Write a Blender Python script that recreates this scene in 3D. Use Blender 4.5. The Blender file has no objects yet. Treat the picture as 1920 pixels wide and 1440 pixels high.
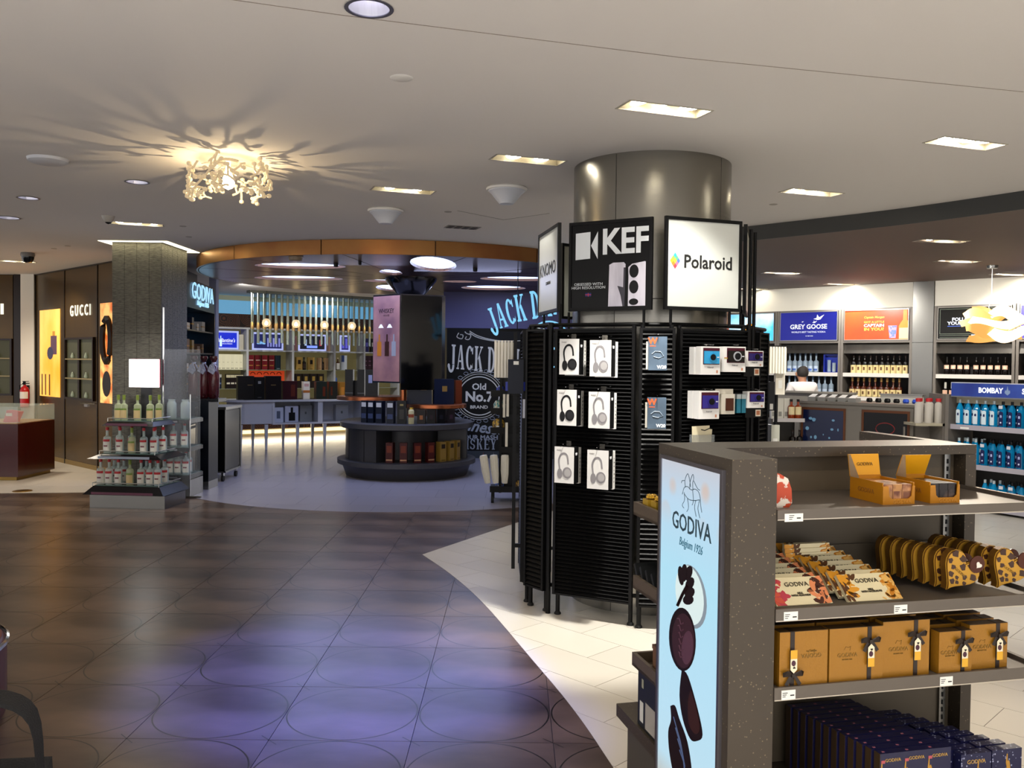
import bpy, math, random
from math import sin, cos, pi, radians, atan2, hypot
from mathutils import Matrix, Vector
random.seed(7)
SC = bpy.context.scene
COL = SC.collection
# ---------------------------------------------------------------- camera
FPX, ROLL, PITCH, EYE = 1620.0, .0107, math.atan(39/1620), 1.6
_F = Vector((0, cos(PITCH), -sin(PITCH))); _U0 = Vector((0, sin(PITCH), cos(PITCH))); _R0 = Vector((1, 0, 0))
_R = _R0*cos(ROLL)+_U0*sin(ROLL); _U = _U0*cos(ROLL)-_R0*sin(ROLL)
cd = bpy.data.cameras.new('camera'); cam = bpy.data.objects.new('camera', cd); COL.objects.link(cam)
cd.sensor_fit = 'HORIZONTAL'; cd.sensor_width = 36; cd.lens = 36*FPX/1920; cd.clip_start = .05; cd.clip_end = 100
cam.matrix_world = Matrix(((_R.x, _U.x, -_F.x, 0), (_R.y, _U.y, -_F.y, 0), (_R.z, _U.z, -_F.z, EYE), (0, 0, 0, 1)))
SC.camera = cam
# ---------------------------------------------------------------- world and exposure
w = bpy.data.worlds.new('world'); SC.world = w; w.use_nodes = True
w.node_tree.nodes['Background'].inputs[0].default_value = (.78, .76, .755, 1)
w.node_tree.nodes['Background'].inputs[1].default_value = 1.25
SC.view_settings.view_transform = 'Standard'; SC.view_settings.look = 'None'
SC.view_settings.gamma = 1; SC.view_settings.exposure = .75; SC.view_settings.use_curve_mapping = False
try:
    SC.cycles.use_denoising = True; SC.cycles.max_bounces = 6; SC.cycles.transparent_max_bounces = 12
    SC.cycles.sample_clamp_indirect = 4; SC.cycles.caustics_reflective = False; SC.cycles.caustics_refractive = False
except Exception: pass
CEIL = 2.95
WARM, NEUT, BLUE = (1, .88, .72), (1, .96, .89), (.55, .62, 1)
def light(kind, name, loc, power, color, tgt=None, size=.1, angle=60, blend=.6, sy=None):
    d = bpy.data.lights.new(name, kind); d.energy = power; d.color = color
    if kind == 'SPOT': d.spot_size = radians(angle); d.spot_blend = blend; d.shadow_soft_size = size
    elif kind == 'AREA':
        d.size = size
        if sy: d.shape = 'RECTANGLE'; d.size_y = sy
    else: d.shadow_soft_size = size
    o = bpy.data.objects.new(name, d); COL.objects.link(o); o.location = loc
    if tgt is not None: o.rotation_euler = (Vector(tgt)-Vector(loc)).to_track_quat('-Z', 'Y').to_euler()
    return o
LW = 1.0
# lamps of the recessed fixtures and added unseen downlights (position, aim, power, cone)
for p, t, e, c, a in [
    ((.80, 4.60, 2.90), (.42, 5.15, .0), 650, NEUT, 42),
    ((.95, 4.60, 2.90), (1.15, 5.3, 1.4), 150, NEUT, 60),
    ((.09, 5.77, 2.90), (.3, 6.3, .0), 60, NEUT, 80),
    ((.12, 5.75, 2.90), (-1.6, 9.5, 0), 40, NEUT, 70),
    ((-.88, 6.83, 2.90), (-1.6, 10.5, 0), 60, NEUT, 70),
    ((2.72, 5.24, 2.90), (1.6, 3.0, .9), 300, WARM, 75),
    ((2.72, 5.24, 2.90), (3.4, 6.6, .8), 260, NEUT, 90),
    ((2.31, 6.77, 2.90), (2.3, 7.9, .6), 160, NEUT, 100),
    ((-3.75, 8.63, 2.90), (-4.2, 9.6, .5), 160, NEUT, 70),
    ((-6.9, 12.0, 2.90), (-6.9, 12.9, .8), 220, WARM, 110),
    ((-5.8, 10.0, 2.90), (-6.2, 10.6, 0), 160, WARM, 110),
    ((4.1, 8.35, 2.77), (4.3, 9.3, 1.0), 170, NEUT, 100),
    ((5.05, 9.85, 2.77), (5.8, 11.2, 1.4), 260, NEUT, 110),
    ((3.5, 11.3, 2.77), (4.3, 12.6, 1.5), 260, NEUT, 110),
    ((4.85, 12.6, 2.77), (5.2, 13.1, 1.7), 120, NEUT, 110),
    ((6.3, 11.1, 2.77), (6.5, 11.4, 1.7), 110, NEUT, 110),
    ((-4.8, 15.2, 2.90), (-4.8, 17.6, 1.2), 150, NEUT, 110),
    ((-3.3, 15.4, 2.90), (-3.3, 17.8, 1.2), 150, NEUT, 110),
    ((.2, 12.0, 2.90), (-.3, 14.4, 1.3), 150, NEUT, 80),
    ((1.6, 1.2, 2.90), (1.3, 2.5, .9), 50, WARM, 75),
    ((.3, .9, 2.90), (.8, 2.4, 1.0), 45, WARM, 80),
    ((-1.2, 1.5, 2.90), (-1.8, 3.4, 0), 60, WARM, 100),
    ((-3, -0.6, 2.90), (-3, -0.6, 0), 560, (1, .985, .985), 100),  # near-white downlights out of view, added to brighten the ceiling by floor bounce
    ((-1, -0.6, 2.90), (-1, -0.6, 0), 560, (1, .985, .985), 100),
    ((1, -0.8, 2.90), (1, -0.8, 0), 560, (1, .985, .985), 100),
    ((3, -0.6, 2.90), (3, -0.6, 0), 560, (1, .985, .985), 100),
    ((4.6, 1.6, 2.90), (4.6, 1.6, 0), 560, (1, .985, .985), 100),
    ((-3.6, 0.8, 2.90), (-3.6, 0.8, 0), 560, (1, .985, .985), 100),
    ((5.2, 3.4, 2.90), (5.2, 3.4, 0), 560, (1, .985, .985), 100),
    ((0.2, -0.1, 2.90), (0.2, -0.1, 0), 560, (1, .985, .985), 100),

    ((-.56, 3.33, 2.90), (-.85, 4.25, 0), 1900, (.02, .09, 1), 42),
    ((-.2, 2.6, 2.90), (-.40, 3.7, 0), 400, (.04, .12, 1), 34),
    ]:
    light('SPOT', 'spot', p, e*LW*.42, c, t, .06, a)
light('AREA', 'canopy_light', (-2.2, 11.6, 2.72), 24, BLUE, (-2.2, 11.4, 0), 1.6)
light('AREA', 'canopy_light', (-.6, 11.9, 2.72), 22, BLUE, (-.6, 11.6, 0), 1.4)
light('AREA', 'cove_light', (-4.2, 18.7, .15), 8, (1, .86, .62), (-4.0, 18.4, 0), 3.4, sy=.08)
# ---------------------------------------------------------------- materials
def hx(s):
    s = s.lstrip('#'); v = [int(s[i:i+2], 16)/255 for i in (0, 2, 4)]
    return tuple(c/12.92 if c <= .04045 else ((c+.055)/1.055)**2.4 for c in v)+(1,)
MATS = {}
def mat(name, col='#888888', rough=.5, metal=0, emit=0, spec=None, ecol=None, noise=None, bump=None, trans=0, alpha=1, coat=0, ior=1.45, objrand=0):
    if name in MATS: return MATS[name]
    m = bpy.data.materials.new(name); m.use_nodes = True; nt = m.node_tree; b = nt.nodes['Principled BSDF']
    b.inputs['Base Color'].default_value = hx(col); b.inputs['Roughness'].default_value = rough; b.inputs['Metallic'].default_value = metal
    b.inputs['IOR'].default_value = ior
    if spec is not None: b.inputs['Specular IOR Level'].default_value = spec
    if emit and not noise: c_ = hx(col); b.inputs['Base Color'].default_value = (c_[0]*.3, c_[1]*.3, c_[2]*.3, 1)
    if emit:
        b.inputs['Emission Color'].default_value = hx(ecol or col); b.inputs['Emission Strength'].default_value = emit
    if trans: b.inputs['Transmission Weight'].default_value = trans
    if alpha < 1: b.inputs['Alpha'].default_value = alpha
    if coat: b.inputs['Coat Weight'].default_value = coat; b.inputs['Coat Roughness'].default_value = .08
    tc = nt.nodes.new('ShaderNodeTexCoord')
    last = None
    if noise:
        col2, scale, lo, hi = noise[:4]
        mp = nt.nodes.new('ShaderNodeMapping'); nt.links.new(tc.outputs['Object'], mp.inputs[0])
        if len(noise) > 4: mp.inputs['Scale'].default_value = noise[4]
        n = nt.nodes.new('ShaderNodeTexNoise'); n.inputs['Scale'].default_value = scale; n.inputs['Detail'].default_value = 6
        nt.links.new(mp.outputs[0], n.inputs['Vector'])
        r = nt.nodes.new('ShaderNodeValToRGB'); r.color_ramp.elements[0].position = lo; r.color_ramp.elements[1].position = hi
        r.color_ramp.elements[0].color = hx(col); r.color_ramp.elements[1].color = hx(col2)
        nt.links.new(n.outputs[0], r.inputs[0]); nt.links.new(r.outputs[0], b.inputs['Base Color']); last = r.outputs[0]
        if emit: nt.links.new(r.outputs[0], b.inputs['Emission Color'])
    if objrand:
        oi = nt.nodes.new('ShaderNodeObjectInfo'); hs = nt.nodes.new('ShaderNodeHueSaturation')
        mr = nt.nodes.new('ShaderNodeMapRange'); mr.inputs[3].default_value = 1-objrand; mr.inputs[4].default_value = 1+objrand
        nt.links.new(oi.outputs['Random'], mr.inputs[0]); nt.links.new(mr.outputs[0], hs.inputs['Value'])
        if last: nt.links.new(last, hs.inputs['Color'])
        else: hs.inputs['Color'].default_value = hx(col)
        nt.links.new(hs.outputs[0], b.inputs['Base Color'])
    if bump:
        sc, st = bump[:2]
        mp = nt.nodes.new('ShaderNodeMapping'); nt.links.new(tc.outputs['Object'], mp.inputs[0])
        if len(bump) > 2: mp.inputs['Scale'].default_value = bump[2]
        n = nt.nodes.new('ShaderNodeTexNoise'); n.inputs['Scale'].default_value = sc; n.inputs['Detail'].default_value = 3
        nt.links.new(mp.outputs[0], n.inputs['Vector'])
        bp = nt.nodes.new('ShaderNodeBump'); bp.inputs['Strength'].default_value = st; bp.inputs['Distance'].default_value = .01
        nt.links.new(n.outputs[0], bp.inputs['Height']); nt.links.new(bp.outputs[0], b.inputs['Normal'])
    MATS[name] = m; return m
def flat(col, rough=.45, metal=0, emit=0):
    return mat('paint_%s_%g_%g_%g' % (col.strip('#'), rough, metal, emit), col, rough, metal, emit, spec=.5 if sum(hx(col)[:3]) > .3 else .28)
def floor_tile_mat():
    m = mat('dark_floor_tile', '#3c3029', .3, noise=('#6b584a', 1.3, .36, .68, (1, 2.2, 1)), objrand=.08)
    nt = m.node_tree; b = nt.nodes['Principled BSDF']; N = nt.nodes.new; L = nt.links.new
    src = b.inputs['Base Color'].links[0].from_socket
    tc = N('ShaderNodeTexCoord'); sx = N('ShaderNodeSeparateXYZ'); L(tc.outputs['Object'], sx.inputs[0])
    def mth(op, a, c=None):
        n = N('ShaderNodeMath'); n.operation = op
        for i, q in enumerate((a, c)):
            if q is None: continue
            if isinstance(q, (int, float)): n.inputs[i].default_value = q
            else: L(q, n.inputs[i])
        return n.outputs[0]
    x, y = sx.outputs[0], sx.outputs[1]
    r = mth('SQRT', mth('ADD', mth('MULTIPLY', x, x), mth('MULTIPLY', y, y)))
    ring = mth('LESS_THAN', mth('ABSOLUTE', mth('SUBTRACT', r, .293)), .0032)
    # short diagonal tick through two opposite corners
    dg = mth('LESS_THAN', mth('ABSOLUTE', mth('ADD', x, y)), .0036)
    far = mth('GREATER_THAN', r, .365)
    msk = mth('MAXIMUM', ring, mth('MULTIPLY', dg, far))
    mx = N('ShaderNodeMix'); mx.data_type = 'RGBA'; L(msk, mx.inputs[0]); L(src, mx.inputs[6]); mx.inputs[7].default_value = hx('#15100d')
    L(mx.outputs[2], b.inputs['Base Color'])
    n = N('ShaderNodeTexNoise'); n.inputs['Scale'].default_value = 3; L(tc.outputs['Object'], n.inputs['Vector'])
    mr = N('ShaderNodeMapRange'); mr.inputs[3].default_value = .24; mr.inputs[4].default_value = .36; L(n.outputs[0], mr.inputs[0]); L(mr.outputs[0], b.inputs['Roughness'])
    return m
def wave_mat(name, c1, c2, scale, rough=.3, metal=0, axis='Z', dist=0, dscale=1, bump=0, rot=None):
    m = mat(name, c1, rough, metal); nt = m.node_tree; b = nt.nodes['Principled BSDF']; N = nt.nodes.new; L = nt.links.new
    tc = N('ShaderNodeTexCoord'); wv = N('ShaderNodeTexWave'); wv.bands_direction = axis; wv.inputs['Scale'].default_value = scale
    wv.inputs['Distortion'].default_value = dist; wv.inputs['Detail Scale'].default_value = dscale
    L(tc.outputs['Object'], wv.inputs['Vector'])
    r = N('ShaderNodeValToRGB'); r.color_ramp.elements[0].color = hx(c1); r.color_ramp.elements[1].color = hx(c2)
    L(wv.outputs[1], r.inputs[0]); L(r.outputs[0], b.inputs['Base Color'])
    if bump:
        bp = N('ShaderNodeBump'); bp.inputs['Strength'].default_value = bump; bp.inputs['Distance'].default_value = .01; L(wv.outputs[1], bp.inputs['Height']); L(bp.outputs[0], b.inputs['Normal'])
    return m
def scroll_mat():
    m = mat('scroll_wallpaper', '#1c0c08', .5); nt = m.node_tree; b = nt.nodes['Principled BSDF']; N = nt.nodes.new; L = nt.links.new
    tc = N('ShaderNodeTexCoord'); vo = N('ShaderNodeTexVoronoi'); vo.inputs['Scale'].default_value = 4.2
    L(tc.outputs['Object'], vo.inputs['Vector'])
    mt = N('ShaderNodeMath'); mt.operation = 'MULTIPLY'; mt.inputs[1].default_value = 46; L(vo.outputs['Distance'], mt.inputs[0])
    sn = N('ShaderNodeMath'); sn.operation = 'SINE'; L(mt.outputs[0], sn.inputs[0])
    gt = N('ShaderNodeMath'); gt.operation = 'GREATER_THAN'; gt.inputs[1].default_value = .45; L(sn.outputs[0], gt.inputs[0])
    mx = N('ShaderNodeMix'); mx.data_type = 'RGBA'; L(gt.outputs[0], mx.inputs[0]); mx.inputs[6].default_value = hx('#1e0d09'); mx.inputs[7].default_value = hx('#5a3018')
    L(mx.outputs[2], b.inputs['Base Color']); return m
def stipple_mat(name, c1, c2, scale, thr=.06, rough=.5, emit=0):
    m = mat(name, c1, rough); nt = m.node_tree; b = nt.nodes['Principled BSDF']; N = nt.nodes.new; L = nt.links.new
    tc = N('ShaderNodeTexCoord'); vo = N('ShaderNodeTexVoronoi'); vo.inputs['Scale'].default_value = scale; L(tc.outputs['Object'], vo.inputs['Vector'])
    lt = N('ShaderNodeMath'); lt.operation = 'LESS_THAN'; lt.inputs[1].default_value = thr; L(vo.outputs['Distance'], lt.inputs[0])
    mx = N('ShaderNodeMix'); mx.data_type = 'RGBA'; L(lt.outputs[0], mx.inputs[0]); mx.inputs[6].default_value = hx(c1); mx.inputs[7].default_value = hx(c2)
    L(mx.outputs[2], b.inputs['Base Color'])
    if emit: L(mx.outputs[2], b.inputs['Emission Color']); b.inputs['Emission Strength'].default_value = emit
    return m
BLACK = mat('black_metal', '#060607', .45, spec=.25); DARK = mat('dark_board', '#141416', .5); WHITE = mat('white_paint', '#e9e8e4', .5)
STEEL = mat('brushed_steel', '#8f8e8a', .26, .95, bump=(60, .03, (1, 1, .02)))
CHROME = mat('chrome', '#d8d8d8', .12, 1); GOLD = mat('gold_card', '#a8751a', .45, .25); COPPER = mat('copper', '#b0683c', .3, .9)
GLASS = mat('clear_glass', '#ffffff', .02, trans=1, alpha=.35, ior=1.1); RUBBER = mat('rubber', '#0a0a0a', .7)
TAG = mat('price_paper', '#e6e6e0', .6); INK = mat('ink', '#101010', .6); TAUPE = mat('taupe_laminate', '#5d554b', .4)
PLATE = mat('white_plastic', '#e4e2dc', .4)
# ---------------------------------------------------------------- geometry helpers
class B:
    def __init__(s): s.v = []; s.f = []; s.m = Matrix()
    def add(s, vs, fs):
        n = len(s.v); s.v += [tuple(s.m @ Vector(q)) for q in vs]; s.f += [tuple(i+n for i in f) for f in fs]; return s
    def box(s, x0, x1, y0, y1, z0, z1):
        return s.add([(x0, y0, z0), (x1, y0, z0), (x1, y1, z0), (x0, y1, z0), (x0, y0, z1), (x1, y0, z1), (x1, y1, z1), (x0, y1, z1)],
                     [(0, 3, 2, 1), (4, 5, 6, 7), (0, 1, 5, 4), (1, 2, 6, 5), (2, 3, 7, 6), (3, 0, 4, 7)])
    def pz(s, P, z0, z1):      # polygon in plan, extruded up
        n = len(P); a = sum(P[i][0]*P[(i+1) % n][1]-P[(i+1) % n][0]*P[i][1] for i in range(n))
        if a < 0: P = P[::-1]
        return s.add([(x, y, z0) for x, y in P]+[(x, y, z1) for x, y in P],
                     [tuple(range(n))[::-1], tuple(range(n, 2*n))]+[(i, (i+1) % n, n+(i+1) % n, n+i) for i in range(n)])
    def py(s, P, y0, y1):      # polygon in the x,z plane, extruded from y0 (front) to y1 (back)
        n = len(P); a = sum(P[i][0]*P[(i+1) % n][1]-P[(i+1) % n][0]*P[i][1] for i in range(n))
        if a < 0: P = P[::-1]
        return s.add([(x, y0, z) for x, z in P]+[(x, y1, z) for x, z in P],
                     [tuple(range(n)), tuple(range(n, 2*n))[::-1]]+[((i+1) % n, i, n+i, n+(i+1) % n) for i in range(n)])
    def lathe(s, prof, seg=16, cx=0, cy=0, a0=0, a1=2*pi, cap=True):
        full = abs(a1-a0-2*pi) < 1e-6; n = seg if full else seg+1; vs = []; fs = []
        for r, z in prof:
            for i in range(n):
                a = a0+(a1-a0)*i/seg; vs.append((cx+r*cos(a), cy+r*sin(a), z))
        for k in range(len(prof)-1):
            for i in range(seg):
                j = (i+1) % n; fs.append((k*n+i, k*n+j, (k+1)*n+j, (k+1)*n+i))
        if full and cap:
            if prof[0][0] > 1e-5 and not (prof[1][0] < 1e-5 and prof[1][1] == prof[0][1]): fs.append(tuple(range(n))[::-1])
            if prof[-1][0] > 1e-5 and not (prof[-2][0] < 1e-5 and prof[-2][1] == prof[-1][1]): fs.append(tuple(range((len(prof)-1)*n, len(prof)*n)))
        return s.add(vs, fs)
    def cyl(s, x, y, z0, z1, r, seg=14, r2=None): return s.lathe([(r, z0), (r if r2 is None else r2, z1)], seg, x, y)
    def tube(s, P, r, seg=6, closed=False):
        P = [Vector(p) for p in P]; n = len(P); vs = []; fs = []
        for i, p in enumerate(P):
            if closed: d = P[(i+1) % n]-P[i-1]
            else: d = P[min(i+1, n-1)]-P[max(i-1, 0)]
            d = d.normalized() if d.length else Vector((0, 0, 1)); a = Vector((0, 0, 1)) if abs(d.z) < .9 else Vector((1, 0, 0))
            u = d.cross(a).normalized(); v = d.cross(u); rr = r[i] if isinstance(r, (list, tuple)) else r
            vs += [tuple(p+u*rr*cos(2*pi*k/seg)+v*rr*sin(2*pi*k/seg)) for k in range(seg)]
        for i in range(n if closed else n-1):
            for k in range(seg):
                a = i*seg; b = ((i+1) % n)*seg; fs.append((a+k, a+(k+1) % seg, b+(k+1) % seg, b+k))
        if not closed: fs += [tuple(range(seg)), tuple(range((n-1)*seg, n*seg))[::-1]]
        return s.add(vs, fs)
    def mesh(s, name, m, smooth=False):
        me = bpy.data.meshes.new(name); me.from_pydata(s.v, [], s.f); me.materials.append(m)
        if smooth:
            me.polygons.foreach_set('use_smooth', [True]*len(me.polygons))
            try: me.set_sharp_from_angle(angle=radians(38))
            except Exception: pass
        me.update(); return me
    def out(s, name, mt, parent=None, smooth=False, **k): return O(name, s.mesh(name, mt, smooth), parent, **k)
def ell(cx, cz, rx, rz, n=20, a0=0, a1=360): return [(cx+rx*cos(radians(a0+(a1-a0)*i/n)), cz+rz*sin(radians(a0+(a1-a0)*i/n))) for i in range(n+(0 if abs(a1-a0) == 360 else 1))]
def star(pts, sx=1, sz=1, ox=0, oz=0): return [(ox+x*sx, oz+z*sz) for x, z in pts]
def O(name, me, parent=None, m=None, label=None, cat=None, group=None, kind=None, loc=None):
    o = bpy.data.objects.new(name, me); COL.objects.link(o)
    if parent is not None: o.parent = parent
    if m is not None: o.matrix_local = m
    if loc is not None: o.location = loc
    if label: o['label'] = label
    if cat: o['category'] = cat
    if group: o['group'] = group
    if kind: o['kind'] = kind
    return o
def T(name, m, label, cat, group=None): return O(name, None, None, m, label, cat, group)
def FR(x, y, z=0, ang=0, sc=1): return Matrix.Translation((x, y, z)) @ Matrix.Rotation(radians(ang), 4, 'Z') @ Matrix.Scale(sc, 4)
def bx(name, mt, parent, x0, x1, y0, y1, z0, z1, **k): return B().box(x0, x1, y0, y1, z0, z1).out(name, mt, parent, **k)
_TC = {}
def tmesh(s, size, m, sx=1, bold=0, ex=.0006, align='CENTER', shear=0, name='lettering'):
    k = (s, size, m.name, sx, bold, ex, align, shear)
    if k in _TC: return _TC[k]
    c = bpy.data.curves.new(name, 'FONT'); c.body = s; c.size = size; c.align_x = align; c.align_y = 'CENTER'; c.extrude = ex; c.offset = bold; c.shear = shear
    c.resolution_u = 2; c.space_line = .9
    o = bpy.data.objects.new(name, c); COL.objects.link(o); bpy.context.view_layer.update()
    me = bpy.data.meshes.new_from_object(o.evaluated_get(bpy.context.evaluated_depsgraph_get()))
    bpy.data.objects.remove(o); bpy.data.curves.remove(c)
    me.transform(Matrix.Rotation(pi/2, 4, 'X') @ Matrix.Diagonal((sx, 1, 1, 1))); me.materials.clear(); me.materials.append(m); me.name = name
    _TC[k] = me; return me
def txt(s, size, m, parent, x, y, z, sx=1, bold=0, ex=.0006, align='CENTER', shear=0, rot=None, name='lettering', label=None):
    M = Matrix.Translation((x, y, z))
    if rot is not None: M = M @ rot
    return O(name, tmesh(s, size, m, sx, bold, ex, align, shear, name), parent, M, label)
# kits: (root mesh, [(part name, mesh, [sub parts])]); placed again and again with shared meshes
def place(kit, name, M, label, cat, group=None, parent=None):
    me, parts = kit; r = O(name, me, parent, M, label, cat, group)
    for p in parts:
        c = O(p[0], p[1], r)
        if len(p) > 2:
            for q in p[2]: O(q[0], q[1], c)
    return r
ORD = ['first', 'second', 'third', 'fourth', 'fifth', 'sixth', 'seventh', 'eighth', 'ninth', 'tenth', 'eleventh', 'twelfth', 'thirteenth', 'fourteenth', 'fifteenth', 'sixteenth']
def ray(px, py):
    return _F+_R*((px-960)/FPX)-_U*((py-720)/FPX)
def PZ(px, py, z=0.):
    d = ray(px, py); t = (z-EYE)/d.z; return Vector((d.x*t, d.y*t, z))
def PY(px, py, Y):
    d = ray(px, py); t = Y/d.y; return Vector((d.x*t, Y, EYE+d.z*t))
# ================================================================ THE SHELL
def clip(sub, win):
    out = list(sub); n = len(win)
    for i in range(n):
        a, b = win[i], win[(i+1) % n]; inp, out = out, []
        sd = lambda p: (b[0]-a[0])*(p[1]-a[1])-(b[1]-a[1])*(p[0]-a[0])
        for k in range(len(inp)):
            p, q = inp[k-1], inp[k]; sp, sq = sd(p), sd(q)
            if (sp >= 0) != (sq >= 0): t = sp/(sp-sq); out.append((p[0]+(q[0]-p[0])*t, p[1]+(q[1]-p[1])*t))
            if sq >= 0: out.append(q)
        if not out: return []
    r = []
    for p in out:
        if not r or hypot(p[0]-r[-1][0], p[1]-r[-1][1]) > 1e-4: r.append(p)
    return r
def area(P): return abs(sum(P[i-1][0]*P[i][1]-P[i][0]*P[i-1][1] for i in range(len(P))))/2
def inside(x, y, P):
    c = False
    for i in range(len(P)):
        x1, y1 = P[i-1]; x2, y2 = P[i]
        if (y1 > y) != (y2 > y) and x < (x2-x1)*(y-y1)/(y2-y1)+x1: c = not c
    return c
def smooth(P, n=6):
    R = []
    for i in range(len(P)-1):
        p0, p1, p2, p3 = P[max(i-1, 0)], P[i], P[i+1], P[min(i+2, len(P)-1)]
        for k in range(n):
            t = k/n; R.append(tuple(.5*((2*p1[j])+(-p0[j]+p2[j])*t+(2*p0[j]-5*p1[j]+4*p2[j]-p3[j])*t*t+(-p0[j]+3*p1[j]-3*p2[j]+p3[j])*t**3) for j in (0, 1)))
    return R+[P[-1]]
CX, CY = -1.5, 12.4
zoneK = [(-9, -1.9), (-9, 1.55)]+smooth([(.70, 1.55), (.56, 2.6), (.418, 3.39), (.3, 3.965), (.131, 4.605), (-.18, 5.73), (-.45, 6.5), (-.73, 7.15)])+[(.151, 8.79), (2.4, 12.9), (8.39, 12.9), (8.39, -1.9)]  # pale floor behind the camera is added to bounce light onto the ceiling
zoneC = [(CX+3.25*cos(radians(a)), CY+3.25*sin(radians(a))) for a in range(218, 361, 4)]+[(2.6, 12.92), (2.6, 21.8), (-7, 21.8), (-7, 13.8), (-4.2, 11.2)]
zoneL = [(-13, 9.8), (-6.03, 10.16), (-4.16, 10.42), (-4.16, 11.1), (-7.02, 13.8), (-7.02, 21.8), (-13, 21.8)]
fl = B().box(-13, 12, -2, 22, -.12, -.004).out('floor', mat('grout', '#241d19', .6), kind='structure')
DT = floor_tile_mat()
full_tile = B().box(-.2985, .2985, -.2985, .2985, -.004, 0).mesh('tile', DT)
nd = 0
for i in range(-12, 7):
    for j in range(-5, 12):
        x, y = -1.61+.6*i+.3, 4.208+.6*j+.3
        if abs(x) > .66*y+2.2 or y < 1.7 or y > 10.6: continue
        cs = [(x+a, y+b) for a in (-.3, .3) for b in (-.3, .3)]
        if any(all(inside(px, py, Z) for px, py in cs) for Z in (zoneK, zoneC, zoneL)): continue
        nd += 1
        if nd < 299: O('tile', full_tile, fl, loc=(x, y, 0))
def pad(zone, name, ang, w, d, col, keep, gcol, merge):
    base = B().pz(zone, -.003, .0004).out(name, mat(name+'_grout', gcol, .6), kind='structure')
    a = radians(ang); ca, sa = cos(a), sin(a); n = 0; rest = B()
    m = mat(name+'_tile', col, .28, noise=(gcol if False else col, 1, .4, .6), objrand=.035)
    for j in range(-80, 80):
        for i in range(-60, 60):
            u, v = i*w+(w/2 if j % 2 else 0), j*d; g = .0015
            win = [(ca*(u+p)-sa*(v+q), sa*(u+p)+ca*(v+q)) for p, q in ((g, g), (w-g, g), (w-g, d-g), (g, d-g))]
            mx, my = sum(p[0] for p in win)/4, sum(p[1] for p in win)/4
            if not keep(mx, my): continue
            P = clip(zone, win)
            if len(P) < 3 or area(P) < 1e-4: continue
            if n < 295 and merge(mx, my): B().pz([(x-mx, y-my) for x, y in P], .0004, .002).out('tile', m, base, loc=(mx, my, 0)); n += 1
            else: rest.pz(P, .0004, .002)
    if rest.v: rest.out('tile_field', m, base, kind='stuff')
    return base
pad(zoneK, 'floor_light_pad', -45, .6, .3, '#cfc9bd', lambda x, y: y < 12.9 and (abs(x) < .66*y+.6 or y < 1.7) and x < 8.2, '#6e675e', lambda x, y: (x < 1.6 and y < 9.2 and y > 3) or (x > 2.2 and y < 5.6 and x < .62*y))
pad(zoneC, 'floor_round_pad', 0, .6, .6, '#8b8790', lambda x, y: x > -6.9, '#5b5960', lambda x, y: y < 13.4)
pad(zoneL, 'floor_side_pad', 0, .6, .6, '#d2cabb', lambda x, y: x > -11, '#8a8276', lambda x, y: y < 13.6)
# ceiling with real recesses for the lamps
FIX = [(1246, 205, 3), (990, 300, 2), (756, 357, 2), (1810, 269, 3), (1522, 361, 2), (257, 420, 3), (30, 490, 2)]
FIXS = [(1765, 452, 2), (1795, 490, 3), (1465, 512, 3), (1578, 533, 3), (1895, 515, 3), (1408, 542, 2)]
edge = [(12, -2), (12, 2.5), (5.4, 4.1), (4.6, 5.4), (3.87, 6.6), (3.2, 7.49), (2.26, 8.43), (1.55, 9.2), (2.2, 13), (2.2, 22)]
eds = smooth(edge[1:9], 5); edge = [edge[0]]+eds+[edge[-1]]
def boolcut(me, cut):
    o = bpy.data.objects.new('t', me); c = bpy.data.objects.new('c', cut); COL.objects.link(o); COL.objects.link(c)
    md = o.modifiers.new('b', 'BOOLEAN'); md.object = c; md.operation = 'DIFFERENCE'; md.solver = 'EXACT'
    bpy.context.view_layer.update(); r = bpy.data.meshes.new_from_object(o.evaluated_get(bpy.context.evaluated_depsgraph_get()))
    bpy.data.objects.remove(o); bpy.data.objects.remove(c); return r
MC = mat('ceiling_paint', '#dedad6', .85); MS = mat('soffit_paint', '#6a5d55', .7)
def recess(F, z, zt, size=(.48, .15), ang=20):
    b = B()
    for px, py, k in F:
        p = PZ(px, py, z); b.m = FR(p.x, p.y, 0, ang); b.box(-size[0]/2, size[0]/2, -size[1]/2, size[1]/2, z-.05, z+.12); b.m = Matrix()
    return b
DL = [(692, 15, .082), (257, 341, .08), (53, 371, .08), (15, 408, .10), (557, 380, 0)]
cm = B().pz([(-13, -2)]+edge+[(-13, 22)], CEIL, CEIL+.3).mesh('ceiling', MC)
cutb = recess(FIX, CEIL, 0)
for px, py, r in DL:
    if r: p = PZ(px, py, CEIL); cutb.cyl(p.x, p.y, CEIL-.02, CEIL+.15, r, 24)
O('ceiling', boolcut(cm, cutb.mesh('c', MC)), kind='structure')
sm = B().pz(edge[1:]+[(12, 22)], 2.81, 2.95).mesh('ceiling', MS)
O('ceiling', boolcut(sm, recess(FIXS, 2.81, 0).mesh('c', MC)), kind='structure')
fb = B(); M = mat('fascia_grey', '#3c3d3c', .5)
pts = edge[1:-1]
for a, b in zip(pts[:-1], pts[1:]):
    d = Vector((b[0]-a[0], b[1]-a[1])).normalized(); n = Vector((-d.y, d.x))*-.012
    if n.x > 0: n = -n
    fb.pz([a, b, (b[0]+n.x, b[1]+n.y), (a[0]+n.x, a[1]+n.y)], 2.81, 2.9499)
fb.out('trim_1', M, kind='structure')
tb = B()
L3 = [PZ(640, 28, CEIL), PZ(1280, 108, CEIL), PZ(1919, 172, CEIL), PZ(300, -20, CEIL)]
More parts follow.
